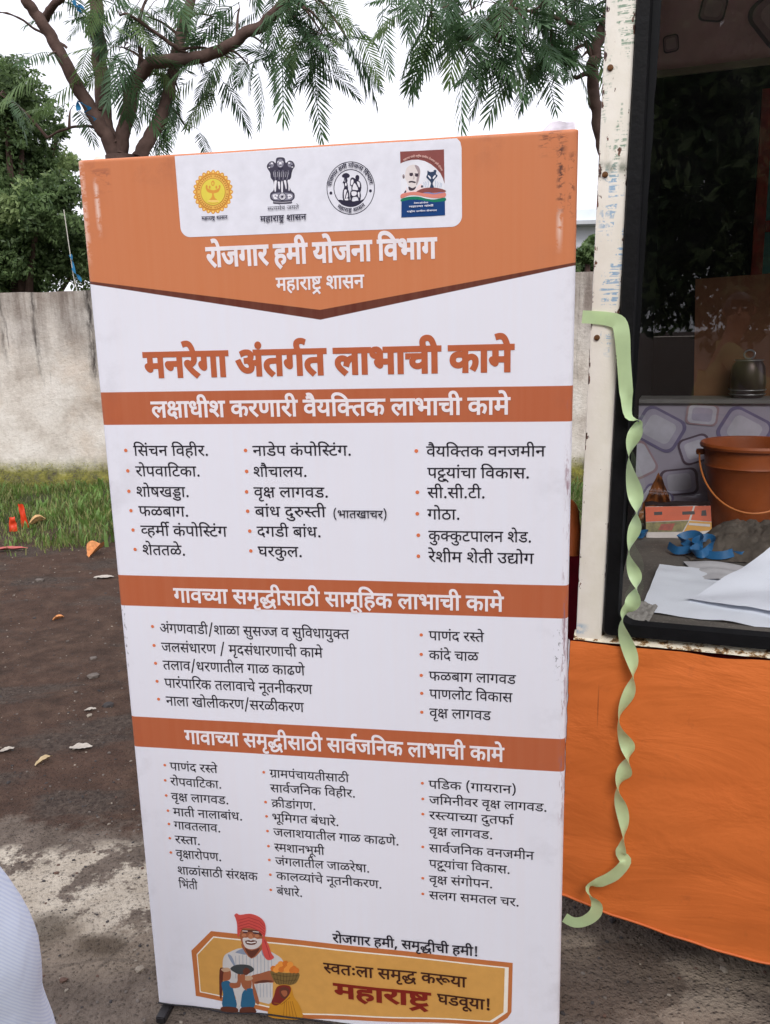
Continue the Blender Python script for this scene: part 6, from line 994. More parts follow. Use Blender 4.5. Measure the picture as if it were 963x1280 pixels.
ART = [
('seal_emblem','seal_orange',2963,17601,[-6,-16,-16,-14,-22,-12,16,-19,9,-18,0,-17,-10,-14,-19,-10,-24,-6,10,-22,4,-21,-4,-16,-14,-11,-21,-5,-24,1,3,-25,-1,-21,-9,-15,-16,-7,-21,1,-23,7,-3,-25,-7,-20,-12,-12,-17,-3,-20,7,-21,12,-9,-23,-12,-18,-15,-9,-17,2,-18,11,-17,18,-14,-20,-16,-15,-17,-5,-16,7,-14,16,-12,21,-19,-16,-19,-10,-18,0,-13,10,-10,19,-5,24,-23,-10,-21,-5,-17,4,-10,14,-4,21,1,24,-25,-4,-21,1,-15,8,-7,16,2,22,7,23,-24,2,-21,7,-12,12,-2,17,7,20,14,21,-23,9,-18,11,-9,15,3,17,12,18,18,17,-20,14,-14,16,-4,17,7,16,16,14,22,12,-16,19,-9,18,0,18,11,13,19,10,25,6,-10,22,-4,21,4,16,14,11,21,4,25,0,-4,24,2,21,8,15,16,6,22,-1,23,-6,3,24,7,20,12,12,17,2,20,-6,21,-13,9,23,12,18,15,8,17,-2,17,-11,17,-18,15,20,16,14,16,5,16,-6,14,-16,11,-21,19,15,19,10,17,0,14,-10,9,-19,6,-23,22,10,21,4,16,-4,10,-13,4,-21,0,-24,24,4,21,-1,15,-8,6,-16,-1,-21,-7,-23,24,-2,20,-7,12,-11,2,-17,-7,-20,-13,-21,23,-8,18,-12,8,-14,-2,-17,-12,-18,-18,-17,20,-14,14,-16]),
('seal_emblem','seal_light',2944,17602,[-6,-13,-14,-5,-13,6,-4,14,6,13,14,5,12,-6]),
('seal_emblem','seal_light',2927,17515,[-7,-13,-13,-5,-13,6,-5,14,7,13,13,5,13,-6]),
('seal_emblem','seal_light',2887,17435,[-6,-13,-14,-5,-12,6,-5,14,6,14,14,4,13,-6]),
('seal_emblem','seal_light',2829,17368,[-7,-14,-13,-5,-13,7,-5,14,7,13,13,5,13,-6]),
('seal_emblem','seal_light',2755,17317,[-7,-13,-13,-5,-13,6,-5,14,7,13,13,5,13,-6]),
('seal_emblem','seal_light',2670,17287,[-6,-14,-14,-5,-13,7,-4,14,6,13,14,5,13,-6]),
('seal_emblem','seal_light',2581,17279,[-6,-13,-14,-5,-13,6,-4,14,6,13,14,6,13,-7]),
('seal_emblem','seal_light',2494,17295,[-7,-13,-13,-5,-13,6,-5,14,7,13,14,5,12,-6]),
('seal_emblem','seal_light',2414,17333,[-7,-13,-13,-6,-13,7,-5,14,7,13,14,5,13,-6]),
('seal_emblem','seal_light',2347,17390,[-6,-13,-14,-5,-13,6,-5,14,7,14,14,5,13,-7]),
('seal_emblem','seal_light',2298,17464,[-6,-14,-14,-5,-13,7,-5,13,7,14,14,5,13,-6]),
('seal_emblem','seal_light',2270,17547,[-6,-13,-14,-5,-13,6,-4,14,6,14,14,4,13,-6]),
('seal_emblem','seal_light',2265,17636,[-6,-14,-14,-5,-13,7,-4,14,6,13,14,5,13,-6]),
('seal_emblem','seal_light',2284,17723,[-7,-14,-14,-4,-12,6,-5,14,7,13,13,5,13,-6]),
('seal_emblem','seal_light',2324,17802,[-6,-13,-14,-5,-13,7,-5,13,7,14,14,4,13,-6]),
('seal_emblem','seal_light',2383,17869,[-6,-13,-14,-5,-13,7,-4,13,6,13,14,5,13,-6]),
('seal_emblem','seal_light',2458,17919,[-7,-13,-14,-5,-12,6,-5,14,7,13,13,5,13,-6]),
('seal_emblem','seal_light',2542,17948,[-7,-13,-13,-5,-13,6,-5,14,7,13,13,5,13,-6]),
('seal_emblem','seal_light',2630,17955,[-6,-13,-14,-5,-13,6,-4,14,6,13,14,5,12,-6]),
('seal_emblem','seal_light',2716,17939,[-6,-13,-14,-5,-12,6,-5,14,7,13,13,5,13,-6]),
('seal_emblem','seal_light',2795,17901,[-6,-13,-14,-5,-12,7,-5,13,7,13,13,5,13,-6]),
('seal_emblem','seal_light',2861,17844,[-6,-13,-14,-5,-12,7,-5,13,7,14,13,4,13,-6]),
('seal_emblem','seal_light',2910,17772,[-6,-13,-14,-5,-13,7,-4,13,6,13,14,5,13,-6]),
('seal_emblem','seal_light',2938,17690,[-6,-14,-14,-4,-12,6,-5,14,6,13,14,5,13,-7]),
('seal_emblem','seal_deep',2894,17605,[-2,-20,-4,-20,-4,-20,-6,-19,-7,-19,-8,-18,-10,-18,-11,-18,-11,-16,-13,-16,-14,-15,-15,-14,-15,-13,-17,-12,-17,-11,-18,-10,-18,-9,-19,-7,-20,-6,-19,-5,-20,-4,-21,-2,-20,-1,-20,0,-20,2,-20,3,-20,4,-19,5,-19,7,-19,8,-18,9,-17,11,-16,11,-16,13,-15,13,-13,15,-13,15,-12,16,-10,17,-10,18,-8,18,-7,19,-6,19,-4,20,-3,20,-2,20,0,20,0,20,3,20,3,20,5,20,6,19,7,19,9,18,10,18,11,17,12,17,12,15,14,15,15,14,16,13,17,12,17,10,18,10,18,9,19,7,19,6,20,5,20,3,20,2,20,1,20,0,20,-2,20,-3,19,-4,20,-6,18,-7,19,-8,17,-9,17,-10,16,-11,16,-13,14,-13,14,-15,13,-15,11,-16,11,-17,9,-17,8,-18,7,-19,6,-19,5,-19,3,-20,2,-19,1,-20]),
('seal_emblem','seal_gold',2883,17605,[-2,-19,-4,-19,-4,-19,-6,-19,-7,-18,-8,-18,-9,-17,-10,-16,-11,-16,-13,-16,-13,-14,-14,-14,-15,-12,-16,-12,-17,-10,-17,-10,-18,-8,-18,-7,-19,-6,-19,-5,-19,-4,-19,-2,-20,-1,-19,0,-20,2,-19,3,-19,4,-19,5,-18,7,-18,7,-17,9,-16,10,-16,11,-15,12,-14,13,-14,14,-12,15,-11,16,-10,16,-9,17,-8,18,-7,18,-6,18,-4,19,-3,19,-2,20,0,19,1,20,2,19,3,19,5,19,6,19,7,18,8,17,9,18,11,16,11,16,13,15,13,14,15,14,15,12,16,11,16,11,18,9,17,8,19,7,18,6,19,5,19,3,20,2,19,1,19,0,20,-2,19,-3,18,-4,19,-5,18,-7,17,-8,17,-8,17,-10,15,-11,15,-12,14,-13,14,-14,12,-15,11,-15,10,-16,9,-17,8,-17,7,-18,5,-19,5,-18,3,-19,2,-19,0,-20]),
('seal_emblem','seal_deep',2832,17563,[32,-6,4,17,-32,6]),
('seal_emblem','seal_deep',2821,17528,[30,-10,7,17,-30,10]),
('seal_emblem','seal_deep',2805,17495,[28,-13,10,16,-29,13]),
('seal_emblem','seal_deep',2784,17465,[26,-17,12,14,-26,18]),
('seal_emblem','seal_deep',2759,17438,[24,-21,14,13,-24,21]),
('seal_emblem','seal_deep',2731,17414,[20,-23,16,11,-20,23]),
('seal_emblem','seal_deep',2700,17395,[16,-26,17,9,-16,26]),
('seal_emblem','seal_deep',2666,17380,[12,-27,19,6,-12,28]),
('seal_emblem','seal_deep',2631,17370,[7,-28,20,4,-7,28]),
('seal_emblem','seal_deep',2595,17365,[3,-29,20,2,-3,29]),
('seal_emblem','seal_deep',2523,17371,[-7,-29,20,-3,7,29]),
('seal_emblem','seal_deep',2488,17382,[-11,-28,19,-6,11,28]),
('seal_emblem','seal_deep',2456,17398,[-16,-27,18,-8,16,26]),
('seal_emblem','seal_deep',2426,17418,[-19,-24,16,-11,19,24]),
('seal_emblem','seal_deep',2400,17442,[-23,-21,14,-13,23,21]),
('seal_emblem','seal_deep',2377,17470,[-26,-18,12,-15,26,18]),
('seal_emblem','seal_deep',2359,17501,[-29,-15,10,-16,28,15]),
('seal_emblem','seal_deep',2345,17534,[-31,-11,7,-17,31,11]),
('seal_emblem','seal_deep',2336,17569,[-32,-7,5,-17,32,6]),
('seal_emblem','seal_deep',2333,17605,[-33,-3,1,-18,33,3]),
('seal_emblem','seal_deep',2341,17677,[-32,6,-4,-18,32,-6]),
('seal_emblem','seal_deep',2353,17712,[-31,10,-7,-17,31,-10]),
('seal_emblem','seal_deep',2369,17745,[-29,13,-9,-16,29,-13]),
('seal_emblem','seal_deep',2390,17775,[-26,17,-12,-15,26,-17]),
('seal_emblem','seal_deep',2415,17802,[-23,20,-14,-13,23,-20]),
('seal_emblem','seal_deep',2443,17825,[-19,23,-16,-11,19,-23]),
('seal_emblem','seal_deep',2475,17844,[-16,25,-18,-9,16,-25]),
('seal_emblem','seal_deep',2508,17858,[-11,27,-19,-6,11,-27]),
('seal_emblem','seal_deep',2543,17868,[-7,28,-19,-4,7,-28]),
('seal_emblem','seal_deep',2579,17872,[-2,29,-20,-1,2,-29]),
('seal_emblem','seal_deep',2651,17866,[6,29,-19,3,-7,-28]),
('seal_emblem','seal_deep',2685,17855,[11,28,-19,6,-11,-28]),
('seal_emblem','seal_deep',2717,17840,[15,26,-17,8,-16,-26]),
('seal_emblem','seal_deep',2747,17820,[19,23,-16,11,-19,-24]),
('seal_emblem','seal_deep',2773,17796,[23,21,-15,12,-22,-21]),
('seal_emblem','seal_deep',2795,17768,[26,18,-12,14,-26,-17]),
('seal_emblem','seal_deep',2814,17738,[28,14,-10,16,-28,-15]),
('seal_emblem','seal_deep',2827,17705,[31,10,-8,17,-30,-10]),
('seal_emblem','seal_deep',2836,17670,[32,7,-5,17,-31,-6]),
('seal_emblem','seal_deep',2840,17634,[32,3,-1,18,-32,-3]),
('seal_emblem','seal_deep',2820,17608,[-2,-15,-2,-15,-4,-15,-4,-14,-6,-15,-6,-14,-7,-13,-9,-13,-8,-13,-10,-12,-11,-11,-11,-11,-12,-9,-12,-10,-13,-8,-14,-7,-14,-7,-14,-6,-15,-4,-15,-4,-15,-3,-15,-2,-15,0,-16,0,-15,1,-15,2,-15,4,-15,4,-14,5,-14,6,-13,7,-13,8,-13,8,-12,10,-11,10,-10,11,-10,12,-9,12,-8,13,-7,13,-6,14,-5,14,-5,15,-3,15,-2,15,-2,15,0,15,1,15,1,16,3,15,3,14,5,15,6,14,6,14,7,14,9,13,9,12,9,12,11,11,11,11,12,10,13,9,13,8,13,7,14,7,15,5,14,5,15,3,15,3,15,2,16,0,15,0,15,-1,15,-3,15,-3,14,-4,14,-5,14,-6,14,-7,13,-8,12,-9,12,-9,11,-10,10,-11,10,-12,8,-12,8,-12,7,-14,7,-13,5,-14,4,-15,4,-15,2,-14,2,-15,0,-16]),
('seal_emblem','seal_yellow',2811,17609,[-2,-15,-2,-14,-4,-15,-4,-14,-5,-13,-6,-14,-7,-13,-8,-12,-9,-12,-9,-12,-10,-11,-11,-10,-11,-9,-12,-9,-13,-8,-13,-7,-13,-7,-14,-5,-14,-5,-14,-3,-15,-3,-15,-1,-14,-1,-15,0,-15,1,-14,2,-15,3,-14,4,-13,5,-14,6,-13,7,-12,7,-12,9,-12,9,-10,10,-10,10,-10,12,-8,11,-8,13,-7,13,-6,13,-5,13,-4,14,-3,15,-2,14,-2,15,0,14,1,15,1,14,3,15,3,14,5,14,5,14,6,13,7,13,8,13,9,12,9,11,10,11,11,10,12,10,12,8,12,8,13,7,14,6,13,6,14,4,15,3,14,3,15,2,14,0,15,0,15,-1,14,-2,14,-3,14,-5,14,-4,13,-6,13,-7,13,-7,11,-9,12,-9,10,-10,10,-10,9,-11,9,-12,8,-12,6,-13,6,-13,5,-13,5,-14,3,-14,2,-15,2,-14,0,-15]),
('seal_emblem','seal_orange',2455,17705,[-1,-16,9,-28,12,-24,14,-14,18,-10,16,-7,17,-4,17,-1,9,-8,0,-22,-8,-28,-10,-23,-18,-14,-21,-9,0,-7,41,-6,61,-3,42,2,0,7,-21,11,-17,16,-9,24,-7,28,1,22,11,7,19,0,18,2,18,6,18,7,16,12,15,23,13,27,2,17,-14,-4,-25,-14,-26,-13,-25,-7,-26,-5,-25,-1,-23,4,-22,7,-22,9,-26,15,-25,17]),
('seal_emblem','seal_orange',2628,17764,[-5,-20,-10,-16,-14,-8,-14,0,-13,10,-8,17,-1,21,4,20,11,16,13,8,15,0,12,-10,8,-17]),
('seal_emblem','seal_yellow',2608,17760,[-2,-11,-4,-8,-6,-5,-6,0,-5,6,-3,8,-1,11,2,11,5,8,5,5,7,-1,5,-5,3,-9]),
('seal_emblem','seal_orange',2492,17715,[-2,-12,-6,-9,-7,-5,-8,1,-7,5,-4,10,-1,12,3,11,5,9,8,5,8,0,6,-6,4,-9]),
('seal_emblem','seal_orange',2548,17701,[-3,-12,-5,-9,-8,-5,-8,1,-6,5,-4,10,-1,12,2,11,6,9,7,5,8,0,7,-6,4,-9]),
('seal_emblem','seal_orange',2673,17694,[-3,-11,-5,-9,-8,-5,-8,0,-6,6,-4,9,-1,12,2,12,6,9,7,5,8,-1,7,-5,4,-10]),
('seal_emblem','seal_orange',2736,17703,[-3,-12,-5,-9,-8,-5,-7,0,-7,6,-4,10,-1,11,2,12,6,9,7,5,8,-1,7,-5,4,-10]),
('seal_emblem','seal_light',2701,17456,[-12,-8,-34,-4,-48,-2,-53,3,-47,6,-33,8,-11,8,12,7,34,5,48,1,53,-2,47,-6,33,-8]),
('seal_emblem','seal_orange',2485,17432,[94,-16,96,10,-2,12,-94,-11,-92,16]),
('lion_emblem','ink2',3799,18116,[21,11,27,3,27,0,27,-3,27,-6,20,-13,9,-25,2,-31,8,-19,19,5,24,18,24,10,24,-3,24,-10,19,-15,14,-21,10,-25,2,-23,-9,-19,-16,-17,-14,-18,-9,-19,-8,-20,-7,-22,-5,-24,-5,-26,-7,-24,-13,-16,-15,-14,-9,-24,1,-44,7,-55,12,-45,21,-28,26,-19,18,-19,7,-26,0,-26,-6,-24,-16,-19,-22,-16,-17,-15,3,-16,7,-15,-26,-10,-92,-1,-125,4,-92,8,-25,12,9,15,4,16,-16,13,-21,15,-15,18,-6,28,0,32,8,28,20,20,28,15,20,25,7,43,-1,51,-5,44,-13,26,-18,18,-14,21,-4,28,0,30,-5,29,-15,28,-19,26,-13,24,-5,20,1,18,7,18,14,17,20,17,21,12,20,6,22,0,19,-3,16,-13,13,-16,11,-4,5,21,3,33]),
('lion_emblem','paper',3747,17746,[-9,-18,-6,-27,-3,-29,0,-35,3,-39,5,-27,7,-11,8,-1,7,11,6,27,4,38,5,35,7,29,6,27,1,18,-11,9,-16,1]),
('lion_emblem','paper',3805,17724,[-2,-22,3,-32,4,-27,1,-17,2,-11,3,-8,5,-7,6,-3,6,10,5,32,4,44,-1,33,-10,14,-16,2]),
('lion_emblem','paper',3866,17715,[-5,-48,-2,-66,1,-49,7,-18,11,-1,9,18,5,50,3,69,-2,50,-7,17,-11,-2]),
('lion_emblem','paper',3915,17737,[1,-20,8,-28,8,-27,4,-24,4,-23,5,-14,5,-7,5,2,4,14,2,38,-1,50,-4,37,-13,13,-17,-1]),
('lion_emblem','paper',3983,17734,[0,-20,6,-27,4,-28,0,-32,-2,-34,2,-22,7,-9,9,2,7,18,4,50,1,66,-3,47,-11,11,-14,-7]),
('lion_emblem','ink_grey',3929,18029,[-8,-31,-19,-24,-25,-12,-28,1,-25,15,-16,26,-4,32,8,30,18,24,26,13,28,-2,24,-15,16,-26]),
('lion_emblem','paper',3851,18049,[-2,-6,-6,-5,-8,-2,-8,0,-8,3,-5,6,-1,6,2,7,6,4,7,3,9,-1,7,-3,5,-5]),
('lion_emblem','paper',3924,18045,[-2,-6,-5,-5,-8,-2,-9,0,-7,3,-5,6,-2,6,2,7,6,4,8,3,8,-1,8,-3,5,-5]),
('lion_emblem','ink',3845,18047,[-1,-3,-3,-2,-4,-1,-5,1,-5,1,-3,2,0,3,1,3,3,2,4,1,5,-1,4,-1,3,-2]),
('lion_emblem','ink',3913,18043,[-1,-2,-3,-2,-4,-1,-5,0,-5,1,-3,3,0,2,1,3,3,2,4,1,5,0,4,-2,3,-2]),
('lion_emblem','paper',3856,18051,[8,4,10,0,7,-5,6,-12,4,-16,-1,-12,-14,-4,-19,1,-14,5,0,12,6,16]),
('lion_emblem','ink',3885,18003,[-2,-3,-5,-3,-8,-1,-8,1,-8,2,-5,2,-2,4,2,3,6,2,7,1,9,0,7,-2,6,-3]),
('lion_emblem','ink',3818,17969,[11,-5,16,-11,17,-6,18,5,19,10,13,5,3,-7,-3,-12,-7,-11,-12,-8,-17,-7,-16,-2,-15,3,-14,8,-11,8,-5,11,-1,13]),
('lion_emblem','paper',3839,17987,[4,-2,10,-5,10,-3,11,2,12,3,5,2,-4,-5,-11,-7,-10,-3,-11,5,-11,8]),
('lion_emblem','ink_grey',3748,18010,[-6,-19,-14,-15,-19,-7,-21,1,-18,9,-12,17,-3,19,5,19,14,15,19,8,21,-1,18,-10,12,-16]),
('lion_emblem','paper',3735,18036,[-2,-8,-7,-5,-9,-3,-9,0,-9,4,-6,6,-1,8,2,7,7,6,9,3,9,-1,9,-3,6,-7]),
('lion_emblem','ink',3692,17998,[-2,-4,-5,-4,-6,-2,-8,0,-6,3,-4,4,-2,5,2,5,5,3,7,2,7,0,6,-3,5,-4]),
('lion_emblem','paper',3677,17972,[-2,-4,-5,-4,-6,-1,-8,0,-6,2,-5,4,-1,5,2,4,5,3,6,2,8,-1,6,-2,5,-4]),
('lion_emblem','ink',3719,18014,[-1,-2,-4,-2,-5,-1,-5,0,-5,1,-3,3,-2,3,2,2,3,2,5,1,6,0,5,-2,3,-2]),
('lion_emblem','ink_grey',4091,17995,[-6,-19,-14,-15,-19,-7,-20,1,-18,10,-12,16,-4,19,6,19,13,15,19,8,21,-2,18,-9,12,-16]),
('lion_emblem','paper',4047,18026,[-2,-7,-6,-5,-8,-3,-9,1,-8,3,-6,6,-1,7,2,7,6,5,8,3,9,0,8,-4,6,-6]),
('lion_emblem','ink',4087,17979,[-2,-4,-5,-4,-6,-2,-7,1,-7,2,-4,4,-2,5,2,5,5,4,7,1,7,0,6,-3,5,-4]),
('lion_emblem','paper',4099,17954,[-2,-4,-4,-3,-7,-2,-7,0,-7,3,-4,3,-1,5,2,4,4,3,7,2,7,-1,7,-2,4,-4]),
('lion_emblem','ink',4054,17999,[-1,-3,-4,-2,-5,-1,-5,0,-5,2,-3,2,-1,3,1,2,3,2,5,1,6,0,5,-1,3,-3]),
('lion_emblem','ink',3706,17922,[2,-62,12,-95,13,2,-12,94,-2,62]),
('lion_emblem','ink_grey',3757,17921,[-8,-63,6,-94,13,0,-6,94,7,61]),
('lion_emblem','ink',3798,17918,[-8,-62,0,-94,13,0,0,94,8,61]),
('lion_emblem','ink_grey',3831,17916,[0,-62,-6,-93,12,-1,7,93,-1,63]),
('lion_emblem','ink',3862,17913,[10,-61,-12,-93,12,-1,13,93,-11,64]),
('lion_emblem','ink_grey',3901,17911,[12,-61,-18,-92,12,-2,19,93,-13,64]),
('lion_emblem','ink',3949,17909,[5,-61,-24,-92,12,-2,24,93,-5,63]),
('lion_emblem','ink_grey',4000,17907,[-5,-61,-30,-91,11,-3,31,92,5,62]),
('lion_emblem','ink',4044,17905,[-8,-61,-37,-91,12,-3,37,91,9,63]),
('lion_emblem','paper',3729,17899,[1,-34,8,-56,4,0,-7,57,-1,33]),
('lion_emblem','paper',3767,17885,[2,-22,3,-56,5,0,-4,57,-1,21]),
('lion_emblem','paper',3806,17895,[1,-34,-1,-56,5,0,1,56,-1,34]),
('lion_emblem','paper',3844,17881,[1,-22,-4,-55,5,-1,4,56,-2,22]),
('lion_emblem','paper',3882,17891,[1,-33,-8,-56,5,-1,8,56,-1,34]),
('lion_emblem','paper',3920,17876,[2,-20,-12,-56,4,0,12,55,-1,22]),
('lion_emblem','paper',3959,17887,[1,-33,-16,-55,5,-1,15,55,-1,34]),
('lion_emblem','paper',3996,17872,[2,-20,-19,-55,4,-1,19,55,-1,22]),
('lion_emblem','ink_grey',3683,17523,[26,12,36,6,43,2,52,1,59,-3,53,-6,47,-7,41,-9,27,-14,9,-24,-6,-29,-13,-22,-18,-12,-26,-7,-40,-2,-64,0,-77,3,-65,7,-41,8,-28,12,-18,15,-10,23,1,26]),
('lion_emblem','ink',3945,17470,[-9,-28,-21,-21,-29,-12,-32,2,-28,14,-18,24,-6,28,9,28,21,22,29,11,32,-1,28,-14,18,-24]),
('lion_emblem','paper',3934,17471,[-7,-24,-18,-18,-25,-10,-27,2,-23,11,-16,21,-5,24,7,23,18,19,25,9,27,-1,23,-12,16,-20]),
('lion_emblem','ink_grey',3873,17471,[55,-2,1,5,-55,2]),
('lion_emblem','ink_grey',3872,17472,[46,-28,3,5,-46,27]),
('lion_emblem','ink_grey',3871,17473,[25,-45,5,2,-25,45]),
('lion_emblem','ink_grey',3871,17474,[-3,-50,6,-1,2,51]),
('lion_emblem','ink_grey',3871,17475,[-29,-42,4,-3,30,42]),
('lion_emblem','ink_grey',3872,17476,[-49,-23,3,-4,49,23]),
('lion_emblem','ink_grey',3874,17476,[-55,3,0,-5,54,-3]),
('lion_emblem','ink_grey',3875,17476,[-46,27,-3,-4,46,-27]),
('lion_emblem','ink_grey',3876,17475,[-25,45,-5,-2,25,-45]),
('lion_emblem','ink_grey',3876,17474,[3,50,-6,0,-2,-50]),
('lion_emblem','ink_grey',3876,17472,[30,43,-5,2,-30,-42]),
('lion_emblem','ink_grey',3875,17472,[49,22,-3,5,-49,-23]),
('lion_emblem','ink',3890,17473,[-2,-6,-5,-5,-7,-3,-7,0,-6,4,-5,5,-1,7,2,6,5,5,7,3,7,-1,6,-3,5,-5]),
('lion_emblem','paper',3696,17510,[12,7,19,3,18,0,18,-2,18,-4,12,-6,2,-9,-4,-10,-7,-8,-9,-3,-13,1,-5,-3,8,-10,15,-13,5,-10,-14,-5,-24,-1,-20,2,-10,6,-5,9,-4,12,-7,14,-5,17]),
('lion_emblem','ink_grey',3763,17488,[-2,-5,-5,-4,-7,-3,-7,1,-6,3,-5,4,-1,6,2,5,5,4,6,2,8,0,6,-3,4,-4]),
('lion_emblem','paper',3964,17497,[9,6,17,4,16,1,15,-3,14,-5,11,-7,6,-9,2,-12,-4,-11,-13,-11,-18,-11,-17,-7,-14,1,-13,5,-7,6,4,6,10,6,5,9,-7,10,-11,12]),
('lion_emblem','ink_grey',4028,17469,[-1,-6,-5,-4,-7,-2,-7,1,-7,2,-4,5,-1,5,2,6,4,4,7,2,7,0,7,-3,4,-5]),
('lion_emblem','paper',3710,17390,[158,-15,162,3,-1,6,-160,-3,-158,16]),
('scheme_emblem','ink',5543,17533,[-2,-38,-6,-37,-9,-37,-13,-36,-15,-35,-18,-33,-21,-32,-24,-29,-26,-27,-28,-25,-31,-22,-32,-20,-34,-16,-35,-13,-36,-10,-37,-7,-38,-3,-37,0,-38,3,-37,7,-37,10,-35,13,-35,17,-33,19,-31,23,-29,25,-27,27,-24,30,-22,32,-19,33,-16,36,-13,36,-10,37,-7,38,-3,39,0,38,3,39,7,38,9,37,13,35,16,35,19,33,21,31,24,29,27,27,28,24,31,22,32,18,34,16,35,13,36,9,37,6,37,3,37,0,37,-4,37,-7,36,-10,35,-13,34,-17,32,-19,31,-22,28,-24,27,-27,24,-30,22,-31,19,-33,16,-34,13,-36,10,-37,7,-38,4,-38,0,-38,-12,1,-1,37,-4,37,-6,36,-10,36,-13,35,-16,33,-18,32,-21,31,-23,28,-26,26,-28,24,-30,21,-31,19,-33,16,-34,13,-35,10,-35,6,-36,4,-36,0,-36,-3,-36,-6,-35,-9,-34,-12,-33,-15,-31,-18,-30,-21,-27,-24,-26,-26,-23,-28,-21,-30,-18,-32,-16,-34,-12,-35,-10,-35,-6,-37,-3,-37,0,-38,3,-37,7,-37,9,-36,13,-35,16,-34,18,-33,21,-31,24,-29,26,-26,28,-25,30,-21,32,-19,34,-16,34,-13,36,-10,36,-6,36,-4,37,0,36,3,36,7,35,10,34,12,33,16,31,19,30,21,27,24,26,27,23,28,20,31,18,32,14,34,12,35,9,35,6,37,3,37]),
('scheme_emblem','ink',5420,17539,[-2,-27,-4,-26,-7,-27,-9,-25,-11,-25,-13,-23,-15,-23,-16,-20,-19,-20,-20,-17,-22,-16,-23,-14,-24,-11,-25,-9,-25,-7,-27,-5,-26,-2,-27,0,-27,2,-26,5,-26,7,-25,9,-24,12,-24,14,-22,16,-20,18,-19,19,-18,21,-15,23,-14,23,-11,25,-9,26,-7,27,-5,27,-3,27,0,27,3,27,4,27,7,26,9,26,11,24,13,24,16,22,17,21,18,19,21,17,21,15,23,14,24,11,25,9,26,7,26,4,26,2,27,0,26,-3,26,-5,26,-7,25,-9,24,-12,23,-13,22,-16,20,-18,19,-19,17,-21,16,-22,13,-23,11,-25,10,-25,7,-27,5,-26,2,-27,1,-28,-13,1,0,26,-3,26,-5,26,-6,25,-9,24,-11,24,-13,22,-15,21,-16,20,-18,19,-20,17,-21,15,-22,13,-23,11,-24,9,-24,7,-25,4,-26,3,-25,0,-25,-2,-25,-4,-25,-7,-24,-8,-23,-11,-22,-13,-20,-15,-20,-16,-18,-18,-16,-20,-15,-21,-12,-23,-11,-23,-9,-25,-6,-25,-5,-26,-2,-26,0,-26,3,-26,4,-26,7,-25,9,-25,11,-24,13,-22,15,-22,16,-20,18,-19,20,-17,21,-15,23,-13,23,-11,24,-9,25,-7,25,-5,26,-2,25,0,26,2,25,5,24,6,24,9,23,11,22,13,21,15,19,17,18,18,16,20,14,22,13,22,10,24,9,24,6,26,4,25,2,26]),
('scheme_emblem','ink',4879,17364,[14,6,25,1,27,-3,27,-10,30,-13,25,-7,18,9,15,15,16,7,22,-9,24,-16,24,-11,24,-1,24,5,24,3,24,1,24,-1,23,2,27,10,26,11,13,4,-5,-11,-17,-18,-21,-19,-21,-18,-24,-18,-28,-16,-30,-11,-34,-8,-32,-5,-28,-2,-27,2,-28,4,-32,9,-34,12,-28,12,-22,13,-16,15,-15,14,-16,15,-15,16]),
('scheme_emblem','ink',4784,17489,[-3,-12,-7,-9,-11,-4,-12,0,-10,6,-7,10,-2,11,3,12,8,8,10,5,12,-1,10,-5,7,-10]),
('scheme_emblem','ink',5491,17490,[-3,-11,-7,-9,-11,-5,-11,1,-10,5,-7,10,-2,11,2,12,8,8,10,5,12,-1,10,-5,7,-10]),
('scheme_emblem','ink',4966,17765,[9,13,16,14,17,9,20,5,21,0,19,-4,17,-11,15,-14,8,-14,-2,-11,-8,-12,-9,-8,-10,-4,-12,-1,-8,-5,0,-14,4,-19,0,-16,-6,-11,-10,-7,-8,-3,-7,3,-6,9,-4,11,-1,16,0,19,-3,14,-11,7,-13,2,-12,4,-9,8,-7,10]),
('scheme_emblem','ink',4994,17660,[15,7,23,-1,19,-9,9,-20,4,-27,2,-25,3,-22,1,-20,-6,-13,-22,-5,-29,1,-20,7,-2,14,7,20,5,21,-4,25,-6,28]),
('scheme_emblem','paper',5046,17619,[-2,-13,-4,-9,-6,-6,-7,1,-5,6,-4,10,-1,12,2,12,5,10,5,5,7,0,5,-6,4,-10]),
('scheme_emblem','ink',4981,17534,[26,15,36,-6,27,-13,11,-20,3,-28,1,-30,5,-36,4,-38,-9,-26,-33,-12,-45,-1,-33,19,-9,52,3,72]),
('scheme_emblem','paper',4996,17522,[16,15,21,-2,13,-10,-2,-17,-11,-26,-11,-27,-10,-37,-10,-39,-7,-11,-4,39,0,66]),
('scheme_emblem','paper',5057,17486,[5,-16,3,-35,-2,-26,-12,-12,-18,-4,-9,6,6,28,15,39]),
('scheme_emblem','paper',5011,17383,[14,4,20,2,14,-2,7,-9,2,-13,-4,-10,-17,-2,-24,1,-16,4,-5,8,2,10]),
('scheme_emblem','ink',4985,17641,[28,43,10,56,-14,2,-9,-53,-27,-41]),
('scheme_emblem','ink',5276,17722,[-4,-18,-11,-14,-14,-7,-16,1,-14,8,-9,15,-3,19,4,17,10,14,15,8,15,-1,14,-9,10,-15]),
('scheme_emblem','paper',5264,17722,[-2,-9,-5,-7,-6,-4,-7,0,-6,5,-4,8,-1,9,2,9,4,8,7,4,7,-1,6,-4,4,-8]),
('scheme_emblem','ink',5207,17709,[5,-18,11,-17,12,-10,11,1,11,8,8,11,4,13,1,16,-4,15,-9,15,-13,15,-12,4,-11,-11,-10,-22]),
('scheme_emblem','ink',5124,17713,[9,8,13,6,14,1,15,-6,17,-11,20,-13,26,-14,28,-15,21,-19,12,-23,6,-26,1,-28,-3,-36,-9,-38,-12,-24,-16,0,-20,13,-23,12,-30,2,-34,0,-24,8,-7,21,3,28,0,22,-8,10,-10,4,-7,10,0,23,3,29,4,24,3,15,2,10]),
